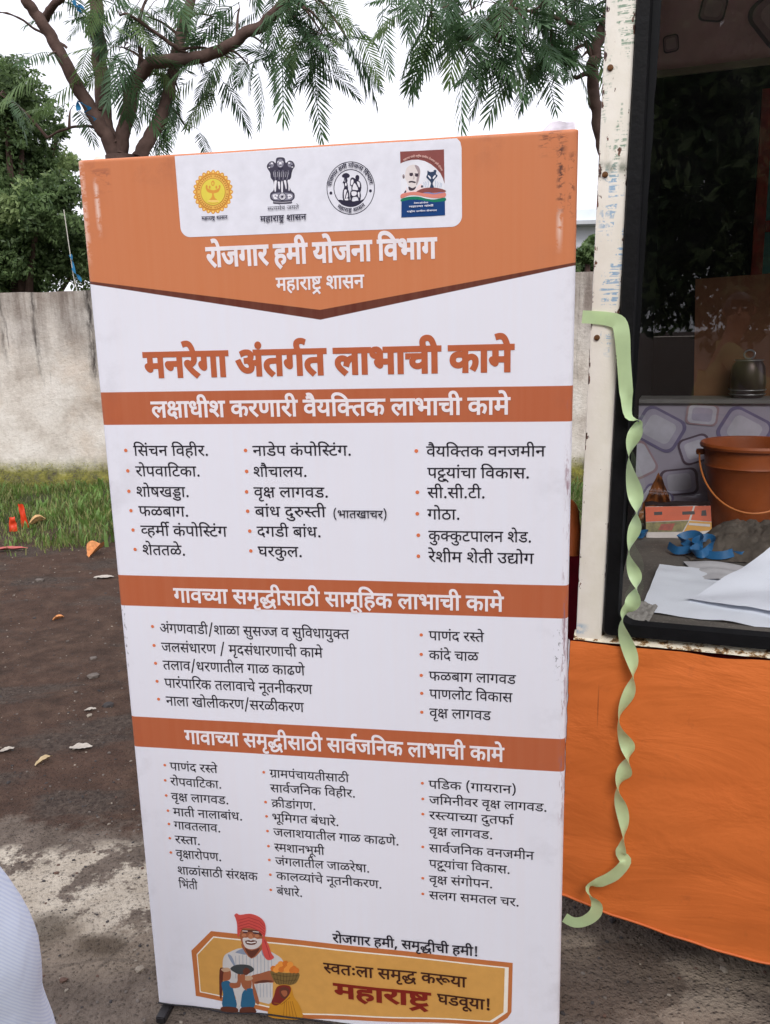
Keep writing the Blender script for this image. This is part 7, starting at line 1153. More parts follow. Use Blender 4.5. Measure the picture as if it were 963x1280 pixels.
('scheme_emblem','paper',5129,17680,[9,11,11,5,10,-1,7,-8,5,-15,1,-16,-7,-19,-11,-21,-10,-13,-9,-3,-9,4,-6,11,0,20,3,25]),
('scheme_emblem','paper',5155,17580,[9,25,13,23,15,5,23,-29,25,-48,8,-35,-24,-11,-41,1,-30,9,-8,16,3,22]),
('scheme_emblem','paper',5228,17653,[12,5,20,-6,15,-12,7,-20,2,-26,-1,-20,-5,-11,-8,-5,-9,6,-13,26,-14,37]),
('scheme_emblem','ink',5117,17511,[50,11,67,-10,48,-26,13,-49,-7,-64,-9,-47,-7,-14,-10,4,-9,12,-5,21,-5,30,-11,21,-25,10,-33,1,-25,-7,-13,-20,-6,-29,-5,-21,-7,-12,-6,-3,-4,15,-4,54,-3,72]),
('scheme_emblem','paper',5134,17495,[27,4,37,-5,25,-11,3,-16,-9,-22,-14,-16,-21,-7,-25,-1,-19,6,-9,21,-3,28]),
('scheme_emblem','paper',5240,17472,[9,8,12,3,9,-7,1,-27,-2,-38,-4,-23,-7,1,-7,16,-7,17,-3,17,-2,19]),
('scheme_logo','logo_paper',6005,18102,[751,-7,5,-1065,-760,1]),
('scheme_logo','logo_brown',6000,18104,[756,-7,4,-554,-27,87,-45,89,-68,78,-90,75,-103,56,-114,30,-115,2,-116,-18,-81,-31]),
('scheme_logo','face_light',6091,17793,[9,25,11,18,16,15,21,13,24,9,25,6,23,3,24,-1,22,-6,21,-9,20,-14,16,-17,11,-23,7,-26,3,-28,-1,-28,-6,-30,-6,-27,-3,-23,-3,-19,-6,-23,-13,-29,-16,-31,-19,-24,-22,-13,-24,-6,-24,1,-24,10,-25,17,-20,20,-12,21,-8,23,-7,23,-11,17,-11,15,-6,23,1,37,5,44]),
('scheme_logo','face_mid',6248,17871,[16,2,26,-8,21,-14,13,-18,10,-23,5,-25,1,-25,-3,-26,-5,-29,-7,-32,-8,-34,-10,-30,-13,-30,-14,-26,-9,-7,-1,24,4,43,5,41,9,31,11,28,5,26,-6,23,-11,22,-11,21,-13,25,-12,25]),
('scheme_logo','face_mid',6073,17697,[-3,-16,-6,-12,-8,-7,-10,0,-8,8,-5,13,-2,16,2,16,6,13,9,6,9,0,8,-8,6,-13]),
('scheme_logo','face_dark',6065,17687,[-1,-9,-2,-6,-4,-4,-4,0,-4,4,-2,7,-1,9,1,8,3,7,4,3,4,0,3,-4,3,-7]),
('scheme_logo','face_dark',6218,17720,[-4,-11,-9,-9,-13,-4,-14,0,-13,6,-9,10,-3,11,4,11,9,9,13,4,14,-1,13,-5,9,-10]),
('scheme_logo','face_dark',6312,17706,[-3,-11,-9,-9,-13,-4,-15,1,-13,6,-8,9,-3,11,3,12,9,8,13,4,15,0,12,-6,9,-10]),
('scheme_logo','face_dark',6153,17741,[64,-3,0,11,-63,3]),
('scheme_logo','face_dark',6246,17728,[69,-4,0,11,-69,4]),
('scheme_logo','face_mid',6223,17721,[5,-64,-16,-7,6,-8,20,13,-5,66]),
('scheme_logo','face_dark',6139,17612,[13,5,19,3,21,0,24,-4,27,-8,18,-7,3,-9,-5,-8,-10,-4,-17,3,-21,7,-20,6,-17,-2,-15,-3,-12,-1,-7,6,-4,9]),
('scheme_logo','face_dark',6138,17531,[16,-7,24,-15,23,-8,25,6,25,13,14,5,-1,-14,-12,-22,-17,-17,-22,-9,-26,-4,-22,0,-13,6,-9,10,-6,13,-4,16,-1,17]),
('scheme_logo','face_dark',6054,17437,[16,21,27,28,17,14,-2,-15,-11,-28,-12,-22,-14,-6,-16,1]),
('scheme_logo','cloth_light',6103,17533,[4,-12,8,-31,16,-24,25,-10,32,-3,35,8,41,32,42,44,35,27,21,-4,13,-21,11,-21,18,-14,17,-15,-1,-16,-24,-19,-42,-21,-50,-14,-67,-5,-76,3,-54,12,-17,34,5,44]),
('scheme_logo','logo_brown',6269,17437,[21,16,46,19,50,14,48,7,52,2,50,0,49,-5,47,-7,42,-9,37,-11,32,-12,22,-11,15,-11,5,-11,-20,-7,-63,-4,-88,0,-79,1,-57,0,-49,1,-44,3,-50,6,-46,8]),
('scheme_logo','logo_slate',6471,17773,[11,-5,16,-16,19,-8,22,7,25,15,22,10,16,1,13,-4,7,-8,-1,-15,-6,-20,-1,-18,9,-12,14,-9,5,-13,-14,-18,-24,-22,-20,-22,-14,-21,-11,-21,-5,-21,7,-23,13,-22,2,-15,-19,-6,-30,1,-20,8,2,19,11,26,6,24,-7,19,-13,16,-14,16,-17,17,-18,17,-11,17,2,15,9,16,7,16,2,22,0,24]),
('scheme_logo','logo_paper',6476,17697,[10,-2,17,-10,13,-11,7,-16,5,-18,-2,-10,-10,6,-16,14,-13,15,-8,13,-4,13]),
('scheme_logo','logo_paper',6561,17661,[12,14,16,14,13,7,6,-4,2,-11,-3,-12,-11,-15,-17,-17,-12,-9,-6,5,-3,14]),
('scheme_logo','logo_paper',6581,17760,[-4,-5,-11,-4,-16,-3,-19,0,-16,2,-12,3,-4,4,3,5,11,4,17,3,18,0,17,-1,11,-4]),
('scheme_logo','logo_pale',6395,17584,[8,-23,-14,-58,9,-2,15,59,-10,26]),
('scheme_logo','logo_pale',6429,17595,[9,-36,-15,-58,9,-2,15,59,-9,39]),
('scheme_logo','logo_pale',6470,17609,[8,-52,-14,-58,9,-2,14,59,-8,54]),
('scheme_logo','logo_pale',6596,17602,[9,-51,-15,-58,9,-3,15,60,-9,53]),
('scheme_logo','logo_pale',6636,17585,[9,-36,-15,-58,9,-3,15,60,-9,38]),
('scheme_logo','logo_pale',6676,17567,[9,-20,-14,-58,9,-3,14,60,-9,24]),
('scheme_logo','logo_pale',6700,17556,[8,-10,-14,-58,8,-3,15,60,-10,16]),
('scheme_logo','ink',6388,17518,[-2,-9,-6,-7,-7,-4,-8,0,-8,5,-5,8,-1,9,2,9,5,8,7,4,9,-1,7,-4,5,-8]),
('scheme_logo','logo_salmon',6001,17407,[29,13,41,8,47,6,52,3,57,1,54,-3,47,-10,44,-13,47,-9,52,-2,54,3,56,2,66,2,69,2,49,-6,19,-23,0,-31,-20,-24,-46,-9,-64,-1,-63,2,-52,5,-49,9,-48,10,-47,11,-44,13,-48,10,-53,6,-56,4,-53,-2,-52,-15,-49,-20,-34,-8,-16,16,-1,27]),
('scheme_logo','logo_wave',6385,17412,[20,4,42,2,42,0,31,-7,31,-10,30,-6,31,3,30,7,31,4,37,-3,36,-5,16,-4,-16,-2,-37,0,-36,-2,-31,-4,-31,-6,-30,-2,-31,4,-30,7,-31,7,-42,5,-43,5]),
('scheme_logo','logo_green',6006,17332,[33,13,49,10,52,7,53,2,56,-1,54,-6,48,-11,45,-15,45,-13,45,-10,44,-8,49,-3,65,7,70,11,50,2,20,-15,0,-24,-21,-19,-48,-8,-70,-3,-66,2,-57,8,-53,13,-52,12,-47,10,-46,9,-45,6,-47,4,-47,1,-46,-2,-49,-8,-49,-11,-34,-3,-15,10,-1,17]),
('scheme_logo','logo_blue',6007,17289,[132,22,140,-3,138,-25,162,-33,184,9,1,-229,-234,-4,-256,1,-275,0,4,139]),
('slogan_badge','badge_edge',931,1694,[505,560,6582,-65,-19,-1196,-82,-153,-259,-231,-4226,-387,-2488,291]),
('slogan_badge','badge_white',1049,1616,[428,508,6460,-50,-21,-1092,-314,-292,-4145,-361,-2411,289]),
('slogan_badge','badge_ochre',1068,1596,[417,496,6371,-49,-23,-1071,-287,-256,-4077,-351,-2400,279]),
('farmer_figure','shirt',1681,1608,[25,52,34,39,58,41,101,64,124,67,107,24,63,-61,44,-104,62,-52,96,59,113,109,109,69,107,-14,104,-53,85,-51,55,-34,35,-32,25,-39,23,-50,12,-57,-14,-59,-62,-60,-90,-63,-70,-73,-28,-78,-9,-88,-9,-112,-12,-164,-12,-189,-34,-136,-66,-41,-87,13,-94,15,-99,15,-107,18,-101,-19,-102,-104,-98,-141,-69,-67,-14,63,15,136,-9,149,-70,150,-94,162,-70,145,-24,116,-1,99,6,92,7,91,13,83]),
('farmer_figure','shirt_stripe',1955,1680,[-12,-281,-27,-311,16,1,26,312,12,281]),
('farmer_figure','shirt_stripe',2039,1703,[-13,-294,-26,-311,16,1,26,311,13,295]),
('farmer_figure','shirt_stripe',2123,1726,[-13,-308,-26,-311,15,2,26,311,14,308]),
('farmer_figure','shirt_stripe',2207,1749,[-14,-321,-25,-311,15,2,26,311,14,321]),
('farmer_figure','shirt_stripe',2291,1772,[-14,-335,-26,-310,16,1,25,311,15,335]),
('farmer_figure','shirt_stripe',2374,1780,[-14,-333,-25,-310,15,1,25,311,14,333]),
('farmer_figure','shirt_stripe',2456,1775,[-13,-319,-25,-309,16,1,24,310,13,319]),
('farmer_figure','shirt_stripe',2538,1770,[-12,-304,-25,-310,16,2,24,310,12,304]),
('farmer_figure','shirt_stripe',2619,1766,[-11,-291,-24,-309,16,2,24,309,11,291]),
('farmer_figure','shirt_stripe',2701,1761,[-10,-276,-24,-309,16,1,23,309,10,277]),
('farmer_figure','shirt_stripe',2782,1757,[-8,-263,-24,-308,15,1,24,309,8,263]),
('farmer_figure','shirt_stripe',2404,1007,[-15,-346,16,2,14,346]),
('farmer_figure','shirt_stripe',2481,1016,[-14,-346,15,2,14,347]),
('farmer_figure','shirt_stripe',2558,1026,[-14,-346,15,2,14,346]),
('farmer_figure','shirt_stripe',2635,1035,[-14,-346,16,2,13,346]),
('farmer_figure','shirt_stripe',2712,1044,[-14,-346,16,3,13,345]),
('farmer_figure','shirt_shade',1969,1776,[45,37,71,46,59,21,37,-26,25,-50,13,-41,0,-18,-13,-9,-26,-4,-45,2,-58,7,-48,8,-36,6,-25,6]),
('farmer_figure','shirt_shade',2571,1893,[16,-11,23,-32,17,-35,7,-35,1,-38,-5,-21,-14,5,-21,22,-16,28,-8,42,-4,48]),
('farmer_figure','shirt_shade',1779,1687,[18,15,38,-10,34,-29,26,-56,22,-76,16,-65,11,-49,4,-39,-6,-13,-21,23,-32,48,-31,56,-33,68,-33,76]),
('farmer_figure','skin',2154,2033,[122,20,167,4,121,-13,41,-35,-3,-53,-31,-63,-65,-92,-92,-104,-86,-50,-73,45,-66,99,-45,89,-26,62,-4,53]),
('farmer_figure','skin_dark',2191,1902,[27,-1,58,-33,64,-17,80,33,85,49,38,8,-43,-84,-90,-125,-81,-68,-62,52,-54,109]),
('farmer_figure','skin',2109,2279,[8,48,15,42,30,33,51,26,66,19,68,8,74,-4,76,-14,59,-27,33,-45,17,-57,7,-59,-1,-57,-11,-58,-19,-55,-31,-54,-40,-52,-44,-41,-50,-26,-53,-15,-52,-3,-48,10,-46,22,-39,31,-30,41,-22,49,-15,54,-8,61,-1,65]),
('farmer_figure','skin_dark',2160,2368,[121,12,175,8,128,-8,38,-41,-7,-57,-24,-35,-29,11,-45,32,-57,26,-79,6,-92,-1,-71,3,-51,14,-30,17]),
('farmer_figure','beard',2154,2127,[10,28,20,12,24,6,28,-2,31,-8,31,-7,30,-3,30,-1,31,0,35,3,36,4,36,4,40,9,41,10,25,-7,3,-34,-14,-49,-21,-48,-27,-41,-35,-39,-41,-32,-49,-23,-55,-16,-51,-5,-45,6,-41,17,-32,32,-23,57,-14,71]),
('farmer_figure','skin_dark',2218,2090,[36,18,53,13,50,8,48,-1,45,-7,27,-13,3,-23,-15,-30,-23,-25,-31,-15,-39,-11,-38,-5,-37,-1,-35,5,-27,12,-18,22,-8,28]),
('farmer_figure','beard',2163,2095,[103,40,74,-32,77,42,106,-44,20,45,-119,46,-80,-41,-73,32,-116,-43]),
('farmer_figure','teeth',2244,2049,[108,-8,101,31,-3,26,-96,-30,-104,9]),
('farmer_figure','skin_light',2311,2267,[17,17,21,6,18,-7,17,-30,14,-44,-1,-33,-29,-15,-45,-4,-30,8,-4,29,9,42]),
('farmer_figure','skin_light',2249,2237,[-6,-18,-16,-15,-21,-10,-23,-3,-21,6,-13,12,-4,17,6,18,15,16,22,10,23,3,20,-6,14,-13]),
('farmer_figure','skin_light',2543,2249,[-6,-18,-15,-16,-21,-10,-23,-2,-21,5,-13,13,-4,17,6,18,15,15,21,10,23,3,21,-6,13,-12]),
('farmer_figure','ink',2178,2285,[98,4,2,23,-97,-3]),
('farmer_figure','ink',2402,2296,[115,-8,4,23,-114,8]),
('farmer_figure','beard',2163,2329,[121,2,3,21,-121,-3]),
('farmer_figure','beard',2399,2337,[139,-6,3,21,-138,5]),
('farmer_figure','turban',2044,2222,[1,76,6,102,2,91,-7,65,-10,55,-9,43,-10,29,-10,18,0,17,13,22,21,20,24,11,17,-8,20,-17,36,-8,66,15,83,24,81,11,74,-10,72,-22,61,-30,48,-38,37,-46,27,-53,13,-62,3,-70,-4,-65,-11,-68,-17,-63,-20,-34,-20,15,-22,46,-28,41,-33,28,-38,24,-45,19,-58,13,-64,7,-58,1,-47,-2,-40,-8,-37,-26,-34,-61,-31,-78,-23,-54,-16,-15,-8,9]),
('farmer_figure','turban',2621,2234,[33,-19,41,-74,37,-79,24,-77,20,-83,18,-68,25,-42,23,-28,7,-25,-20,-31,-37,-30,-38,-17,-35,-6,-37,7,-32,28,-28,56,-23,77,-12,89,1,118,12,129]),
('farmer_figure','turban_dark',2091,2588,[240,97,234,-65,106,-120,9,10,-108,123,-240,65,-244,-98]),
('farmer_figure','turban_dark',2086,2514,[240,98,235,-71,106,-108,9,11,-109,109,-239,72,-244,-98]),
('farmer_figure','turban_dark',2081,2440,[241,98,234,-78,108,-94,8,11,-110,96,-239,79,-244,-99]),
('farmer_figure','turban_dark',2076,2367,[241,98,234,-85,109,-81,8,12,-110,82,-239,85,-245,-99]),
('farmer_figure','turban_dark',2648,2150,[67,-260,35,-181,14,6,-35,181,-66,261]),
('farmer_figure','skin',2268,1180,[60,44,96,36,96,35,90,42,90,40,69,15,41,-24,20,-50,8,-54,2,-61,-11,-66,-31,-48,-63,-14,-84,6,-82,-3,-79,-30,-78,-38,-62,-9,-50,43,-34,72]),
('farmer_figure','skin_dark',2352,1036,[41,27,89,39,90,28,92,8,94,-4,42,-11,-44,-20,-95,-27,-94,-22,-89,-14,-87,-8]),
('carrier_figure','skin',1579,1255,[30,32,42,20,41,12,39,8,39,1,30,-14,16,-35,6,-49,0,-50,-6,-51,-12,-51,-23,-41,-43,-29,-54,-19,-46,-3,-32,18,-25,34,-14,43,-6,56,3,65]),
('carrier_figure','hair',1557,1252,[24,73,29,8,36,-2,56,4,64,-5,34,-9,-19,-5,-49,-9,-43,-22,-22,-30,-17,-44,-18,-88,-23,-179,-25,-225,-23,-159,-22,-59,-20,8,-9,79,7,197,18,267]),
('carrier_figure','scarf',1597,1291,[39,25,65,24,55,10,36,-13,25,-28,2,-27,-37,-25,-60,-23,-52,-10,-39,13,-30,28]),
('carrier_figure','blue_shirt',1576,909,[22,45,34,23,37,12,41,12,44,0,38,-32,30,-78,24,-110,19,-115,24,-124,19,-128,-19,-94,-95,-45,-134,-9,-95,31,-13,88,26,128,20,121,-8,103,-13,97]),
('carrier_figure','skin',1775,950,[49,12,70,3,54,23,19,63,3,83,7,64,22,39,25,21,18,-19,5,-85,-4,-125,-12,-100,-23,-49,-32,-23,-38,-15,-47,-14,-53,-5,-40,9,-23,33,-11,47]),
('carrier_figure','skin_dark',1552,296,[101,20,136,10,100,-6,40,-33,4,-50,-37,-38,-103,-20,-145,-8,-104,8,-36,32,4,48]),
('carrier_figure','skin',2124,1077,[30,36,43,14,37,-2,29,-18,22,-35,11,-43,-5,-59,-17,-68,-26,-51,-40,-26,-49,-9,-35,20,-14,69,1,97]),
('carrier_figure','scarf',2145,1166,[35,20,48,15,42,3,32,-15,25,-26,6,-27,-22,-24,-40,-23,-40,-16,-35,-6,-34,2,-23,10,-10,25,1,34]),
('carrier_figure','blue_shirt',2073,761,[32,45,40,33,42,22,48,15,51,3,40,-19,22,-49,11,-72,1,-82,-6,-98,-17,-108,-41,-80,-88,-39,-113,-12,-81,16,-21,52,10,79,16,79,12,76,17,76]),
('carrier_figure','skin',2037,1170,[32,55,48,33,33,-6,2,-70,-13,-109,-6,-98,13,-73,19,-62,3,-33,-26,5,-42,33,-34,53,-20,85,-13,104]),
('carrier_figure','skin',2310,1099,[11,-11,18,-64,22,-90,31,-131,35,-158,17,-116,-15,-49,-33,-7,-30,29,-22,72,-19,107,-13,109,-6,119,-1,122]),
('carrier_figure','skin_dark',2005,335,[87,32,117,22,88,0,45,-40,18,-62,-26,-51,-102,-29,-145,-18,-104,3,-30,37,11,58]),
('carrier_figure','iron',1816,1333,[30,43,60,45,73,33,90,20,102,8,85,-6,60,-25,42,-38,14,-40,-23,-38,-50,-40,-56,-32,-61,-24,-67,-16,-60,-9,-45,-2,-39,7,-38,15,-49,26,-50,36]),
('carrier_figure','skin_dark',2108,1316,[20,38,31,38,32,18,34,-11,35,-30,18,-34,-11,-38,-28,-42,-29,-30,-27,-15,-28,-3,-23,9,-16,25,-10,38]),
('basket_woman_figure','basket',2754,1390,[79,4,119,-21,118,-14,121,16,120,24,80,-3,15,-55,-26,-83,-32,-70,-24,-42,-30,-30,-41,-25,-59,-24,-71,-20,-70,-10,-65,-1,-63,8,-52,19,-37,32,-27,43,-21,52,-28,70,-22,78]),
('basket_woman_figure','basket_dark',2797,1326,[23,-134,47,-139,10,6,-47,138,-23,133]),
('basket_woman_figure','basket_dark',2876,1335,[14,-135,29,-140,11,5,-29,139,-14,135]),
('basket_woman_figure','basket_dark',2956,1345,[4,-136,11,-142,11,3,-11,142,-5,135]),
('basket_woman_figure','basket_dark',3035,1354,[-5,-136,-7,-144,11,1,7,145,4,136]),
('basket_woman_figure','basket_dark',3114,1364,[-13,-137,-26,-146,10,0,26,146,13,138]),
('basket_woman_figure','basket_dark',3193,1374,[-22,-138,-44,-148,10,-2,44,149,22,138]),
('basket_woman_figure','basket_dark',3271,1383,[-30,-138,-62,-150,9,-4,62,151,32,140]),
('basket_woman_figure','basket_dark',3350,1393,[-40,-140,-79,-151,9,-5,80,153,40,141]),
('basket_woman_figure','basket_dark',2763,1299,[302,-32,305,52,0,14,-303,-53,-301,33]),
('basket_woman_figure','basket_dark',2802,1185,[257,-38,276,59,-1,14,-274,-60,-254,38]),
('basket_woman_figure','fruit_dark',2891,1457,[-16,-46,-38,-32,-46,-5,-35,23,-11,43,16,46,38,31,46,5,35,-23]),
('basket_woman_figure','fruit',3000,1520,[-16,-46,-38,-31,-45,-5,-35,23,-12,42,17,46,38,31,45,5,35,-23]),
('basket_woman_figure','fruit_dark',3123,1551,[-17,-46,-37,-31,-45,-5,-35,23,-12,42,16,46,38,31,45,5,35,-23]),
('basket_woman_figure','fruit',3243,1548,[-16,-46,-38,-31,-45,-5,-35,23,-12,42,17,46,37,31,45,5,35,-23]),
('basket_woman_figure','fruit_dark',3346,1509,[-16,-46,-38,-31,-45,-5,-34,23,-12,42,16,46,38,31,44,5,35,-23]),
('basket_woman_figure','fruit',2950,1430,[-16,-46,-38,-32,-45,-5,-36,23,-11,43,16,46,38,31,46,5,35,-23]),
('basket_woman_figure','fruit_dark',3072,1454,[-16,-46,-38,-31,-45,-6,-35,24,-12,42,17,46,38,31,45,5,35,-23]),
('basket_woman_figure','fruit',3193,1458,[-16,-46,-38,-31,-45,-6,-35,23,-11,43,16,45,38,32,45,5,34,-23]),
('basket_woman_figure','fruit_dark',3313,1455,[-16,-46,-37,-31,-45,-6,-35,23,-12,43,16,45,38,32,45,5,35,-23]),
('basket_woman_figure','fruit',3065,1595,[-17,-46,-37,-31,-45,-5,-35,23,-12,42,16,46,38,31,45,5,35,-23]),
('basket_woman_figure','fruit_dark',3171,1617,[-16,-45,-38,-32,-45,-5,-35,23,-11,43,16,45,38,31,45,5,35,-23]),
('basket_woman_figure','fruit',3276,1602,[-16,-45,-38,-32,-45,-5,-35,23,-12,42,17,46,37,31,45,5,35,-23]),
('basket_woman_figure','fruit_dark',3404,1465,[-16,-46,-38,-31,-45,-5,-35,23,-11,42,16,46,37,31,45,5,35,-23]),
('basket_woman_figure','sari',2869,994,[47,43,54,19,55,8,58,6,59,-6,48,-31,26,-74,15,-101,21,-92,36,-64,41,-57,35,-71,38,-110,31,-126,-19,-97,-102,-45,-154,-15,-150,-5,-142,-7,-139,3,-92,33,-15,78,32,107,36,100,27,75,31,68,31,75,28,99,28,106]),
('basket_woman_figure','maroon_cloth',2868,977,[46,41,55,24,55,12,58,3,59,-9,39,-23,12,-45,-7,-59,-19,-62,-33,-62,-46,-65,-53,-61,-62,-64,-69,-61,-61,-37,-52,-3,-44,22,-23,35,10,50,30,63,31,69,22,79,21,85]),
('basket_woman_figure','skin_dark',2926,933,[28,36,41,26,42,12,41,-3,42,-16,26,-29,6,-46,-9,-58,-17,-53,-25,-44,-32,-39,-33,-20,-34,5,-35,23,-25,36,-16,52,-7,64]),
('basket_woman_figure','skin',2960,885,[32,23,52,12,40,-3,15,-25,4,-40,-6,-36,-19,-30,-28,-26,-26,-4,-29,32,-28,54]),
('basket_woman_figure','sari_dark',3026,636,[-52,-423,12,1,53,422]),
('basket_woman_figure','sari_dark',3069,641,[-18,-418,12,1,19,418]),
('basket_woman_figure','sari_dark',3112,645,[16,-413,12,3,-16,413]),
('basket_woman_figure','sari_dark',3155,650,[49,-409,13,4,-50,409]),
('basket_woman_figure','sari_dark',3198,655,[83,-405,12,6,-83,404]),
('basket_woman_figure','sari_dark',2783,562,[186,-11,196,198,-9,12,-191,-194,-179,13]),
]
# ---- print: glyph outlines and art, laid onto the cloth
def contours(g):
    res = []
    for d in GLYPHS[g]:                          # each point: doubled x step plus on-curve flag, y step
        x = y = 0; P = []
        for k in range(len(d) // 2):
            x += d[2 * k] >> 1; y += d[2 * k + 1]; P.append((x, y, bool(d[2 * k] & 1)))
        Q = []
        for k, p in enumerate(P):               # implied on-curve points
            Q.append(p); q = P[(k + 1) % len(P)]
            if not p[2] and not q[2]: Q.append(((p[0] + q[0]) / 2, (p[1] + q[1]) / 2, True))
        st = next(k for k, p in enumerate(Q) if p[2]); Q = Q[st:] + Q[:st]; out = []; k = 0
        while k < len(Q):
            p = Q[k]
            if p[2]: out.append((p[0], p[1])); k += 1
            else:
                a = out[-1]; c = Q[(k + 1) % len(Q)]
                for t in (.25, .5, .75): out.append(((1 - t) ** 2 * a[0] + 2 * t * (1 - t) * p[0] + t * t * c[0], (1 - t) ** 2 * a[1] + 2 * t * (1 - t) * p[1] + t * t * c[1]))
                k += 1
        clean = [q for k, q in enumerate(out) if abs(q[0] - out[k - 1][0]) + abs(q[1] - out[k - 1][1]) > .5]
        res.append(clean)
    return res
def area(p): return .5 * sum(p[k - 1][0] * p[k][1] - p[k][0] * p[k - 1][1] for k in range(len(p)))
def inside(pt, poly):
    c = False; x, y = pt
    for k in range(len(poly)):
        (x1, y1), (x2, y2) = poly[k - 1], poly[k]
        if (y1 > y) != (y2 > y) and x < (x2 - x1) * (y - y1) / (y2 - y1) + x1: c = not c
    return c
def embolden(c, d):
    if not d: return c
    out = []; n = len(c)
    for k in range(n):
        a, p, q = c[k - 1], c[k], c[(k + 1) % n]
        e1 = Vector((p[0] - a[0], p[1] - a[1])).normalized(); e2 = Vector((q[0] - p[0], q[1] - p[1])).normalized()
        n1 = Vector((-e1.y, e1.x)); n2 = Vector((-e2.y, e2.x)); m = n1 + n2
        m = m / max(.5, m.dot(n1)) if m.length > .1 else n1
        out.append((p[0] + m.x * d, p[1] + m.y * d))
    return out
def slabs(loops):
    """fill outlines that cross themselves: horizontal slabs, non-zero winding"""
    E = []; ys = set()
    for c in loops:
        for k in range(len(c)):
            a, b = c[k - 1], c[k]; ys.add(round(a[1], 2))
            if abs(a[1] - b[1]) > .01: E.append((a, b, 1) if a[1] < b[1] else (b, a, -1))
    for i in range(len(E)):                     # crossings
        (x1, y1), (x2, y2), _ = E[i]
        for j in range(i):
            (x3, y3), (x4, y4), _ = E[j]
            if max(x1, x2) < min(x3, x4) or max(x3, x4) < min(x1, x2) or y2 < y3 or y4 < y1: continue
            d = (x2 - x1) * (y4 - y3) - (y2 - y1) * (x4 - x3)
            if abs(d) < 1e-6: continue
            t = ((x3 - x1) * (y4 - y3) - (y3 - y1) * (x4 - x3)) / d; s = ((x3 - x1) * (y2 - y1) - (y3 - y1) * (x2 - x1)) / d
            if 0 < t < 1 and 0 < s < 1: ys.add(round(y1 + t * (y2 - y1), 2))
    ys = sorted(ys); keep = [ys[0]]
    for y in ys[1:]:
        if y - keep[-1] > 1.2: keep.append(y)
    V = []; F = []
    for y0, y1 in zip(keep, keep[1:]):
        ym = (y0 + y1) / 2; hit = []
        for a, b, s in E:
            if a[1] <= ym < b[1]:
                f = lambda y: a[0] + (b[0] - a[0]) * (min(max(y, a[1]), b[1]) - a[1]) / (b[1] - a[1]); hit.append((f(ym), f(y0), f(y1), s))
        hit.sort(); w = 0; st = None
        for h in hit:
            if w == 0: st = h
            w += h[3]
            if w == 0 and st: n = len(V); V += [(st[1], y0), (h[1], y0), (h[2], y1), (st[2], y1)]; F.append((n, n + 1, n + 2, n + 3))
    return V, F
_gc = {}
def glyph_mesh(g, bold):
    if (g, bold) in _gc: return _gc[g, bold]
    cs = contours(g); outer = [c for c in cs if area(c) < 0]; holes = [c for c in cs if area(c) >= 0]; Vv = []; Ff = []
    big = [embolden(c, bold) for c in cs]; want = abs(sum(area(c) for c in cs)) + abs(bold) * .5
    for o in outer:
        hs = [h for h in holes if inside(h[0], o)]
        loops = [embolden(c, bold) for c in [o] + hs]
        pts = [p for l in loops for p in l]; n = len(Vv)
        for tri in tessellate_polygon([[Vector((x, y, 0)) for x, y in l] for l in loops]): Ff.append(tuple(i + n for i in tri))
        Vv += pts
    got = sum(abs(area([Vv[i] for i in f])) for f in Ff); exp = sum(-area(embolden(c, bold)) for c in cs)
    if abs(got - exp) > .015 * exp: Vv, Ff = slabs(big)
    _gc[g, bold] = (Vv, Ff); return Vv, Ff
INK = {}
def ink(name, rgb, rough=.45):
    if name not in INK: INK[name] = plain('ink_' + name, srgb(*rgb), rough, .05, 40, .35)
    return INK[name]
for nme, c in dict(white=(240, 232, 236), orange=(186, 98, 62), black=(34, 30, 40), brown=(66, 34, 26), maroon=(128, 36, 26), ink=(44, 40, 62), ink2=(66, 62, 80), ink_grey=(140, 138, 154),
                   paper=(238, 236, 244), card=(233, 233, 243), seal_orange=(226, 158, 66), seal_deep=(196, 122, 52), seal_gold=(236, 186, 88), seal_yellow=(232, 214, 82), seal_light=(250, 212, 120),
                   logo_paper=(236, 236, 244), logo_brown=(140, 76, 72), logo_pink=(236, 196, 186), logo_salmon=(222, 136, 122), logo_green=(14, 124, 92), logo_blue=(6, 62, 124), logo_slate=(44, 62, 92), logo_pale=(180, 196, 216), logo_wave=(120, 140, 196),
                   face_light=(232, 222, 220), face_mid=(168, 152, 156), face_dark=(66, 54, 66), cloth_light=(244, 222, 222), badge_edge=(194, 116, 66), badge_white=(244, 236, 222), badge_ochre=(212, 158, 84),
                   shirt=(206, 202, 200), shirt_stripe=(164, 168, 180), shirt_shade=(140, 150, 170), skin=(162, 96, 66), skin_dark=(100, 56, 44), skin_light=(188, 122, 88), beard=(214, 206, 202), teeth=(245, 240, 235),
                   turban=(208, 82, 76), turban_dark=(164, 54, 56), hair=(100, 50, 40), scarf=(196, 160, 130), blue_shirt=(46, 100, 134), iron=(66, 70, 72), basket=(124, 100, 58), basket_dark=(82, 64, 38),
                   fruit=(236, 152, 66), fruit_dark=(212, 118, 48), sari=(204, 142, 44), sari_dark=(158, 100, 30), maroon_cloth=(124, 46, 40)).items(): ink(nme, c)
def put_print(name, parts, material, lift=.0006):
    """parts: list of (verts(u,v), faces, layer) laid on the cloth"""
    V = []; F = []
    for Vv, Ff, lay in parts:
        n = len(V); V += [(u, -wave(u, v) - lift - lay * .00008, v) for u, v in Vv]; F += [tuple(i + n for i in f) for f in Ff]
    o = mesh(name, V, F, material, banner)
    bm = bmesh.new(); bm.from_mesh(o.data)
    flip = [f for f in bm.faces if f.normal.y > 0]
    bmesh.ops.reverse_faces(bm, faces=flip); bm.to_mesh(o.data); bm.free()
    return o
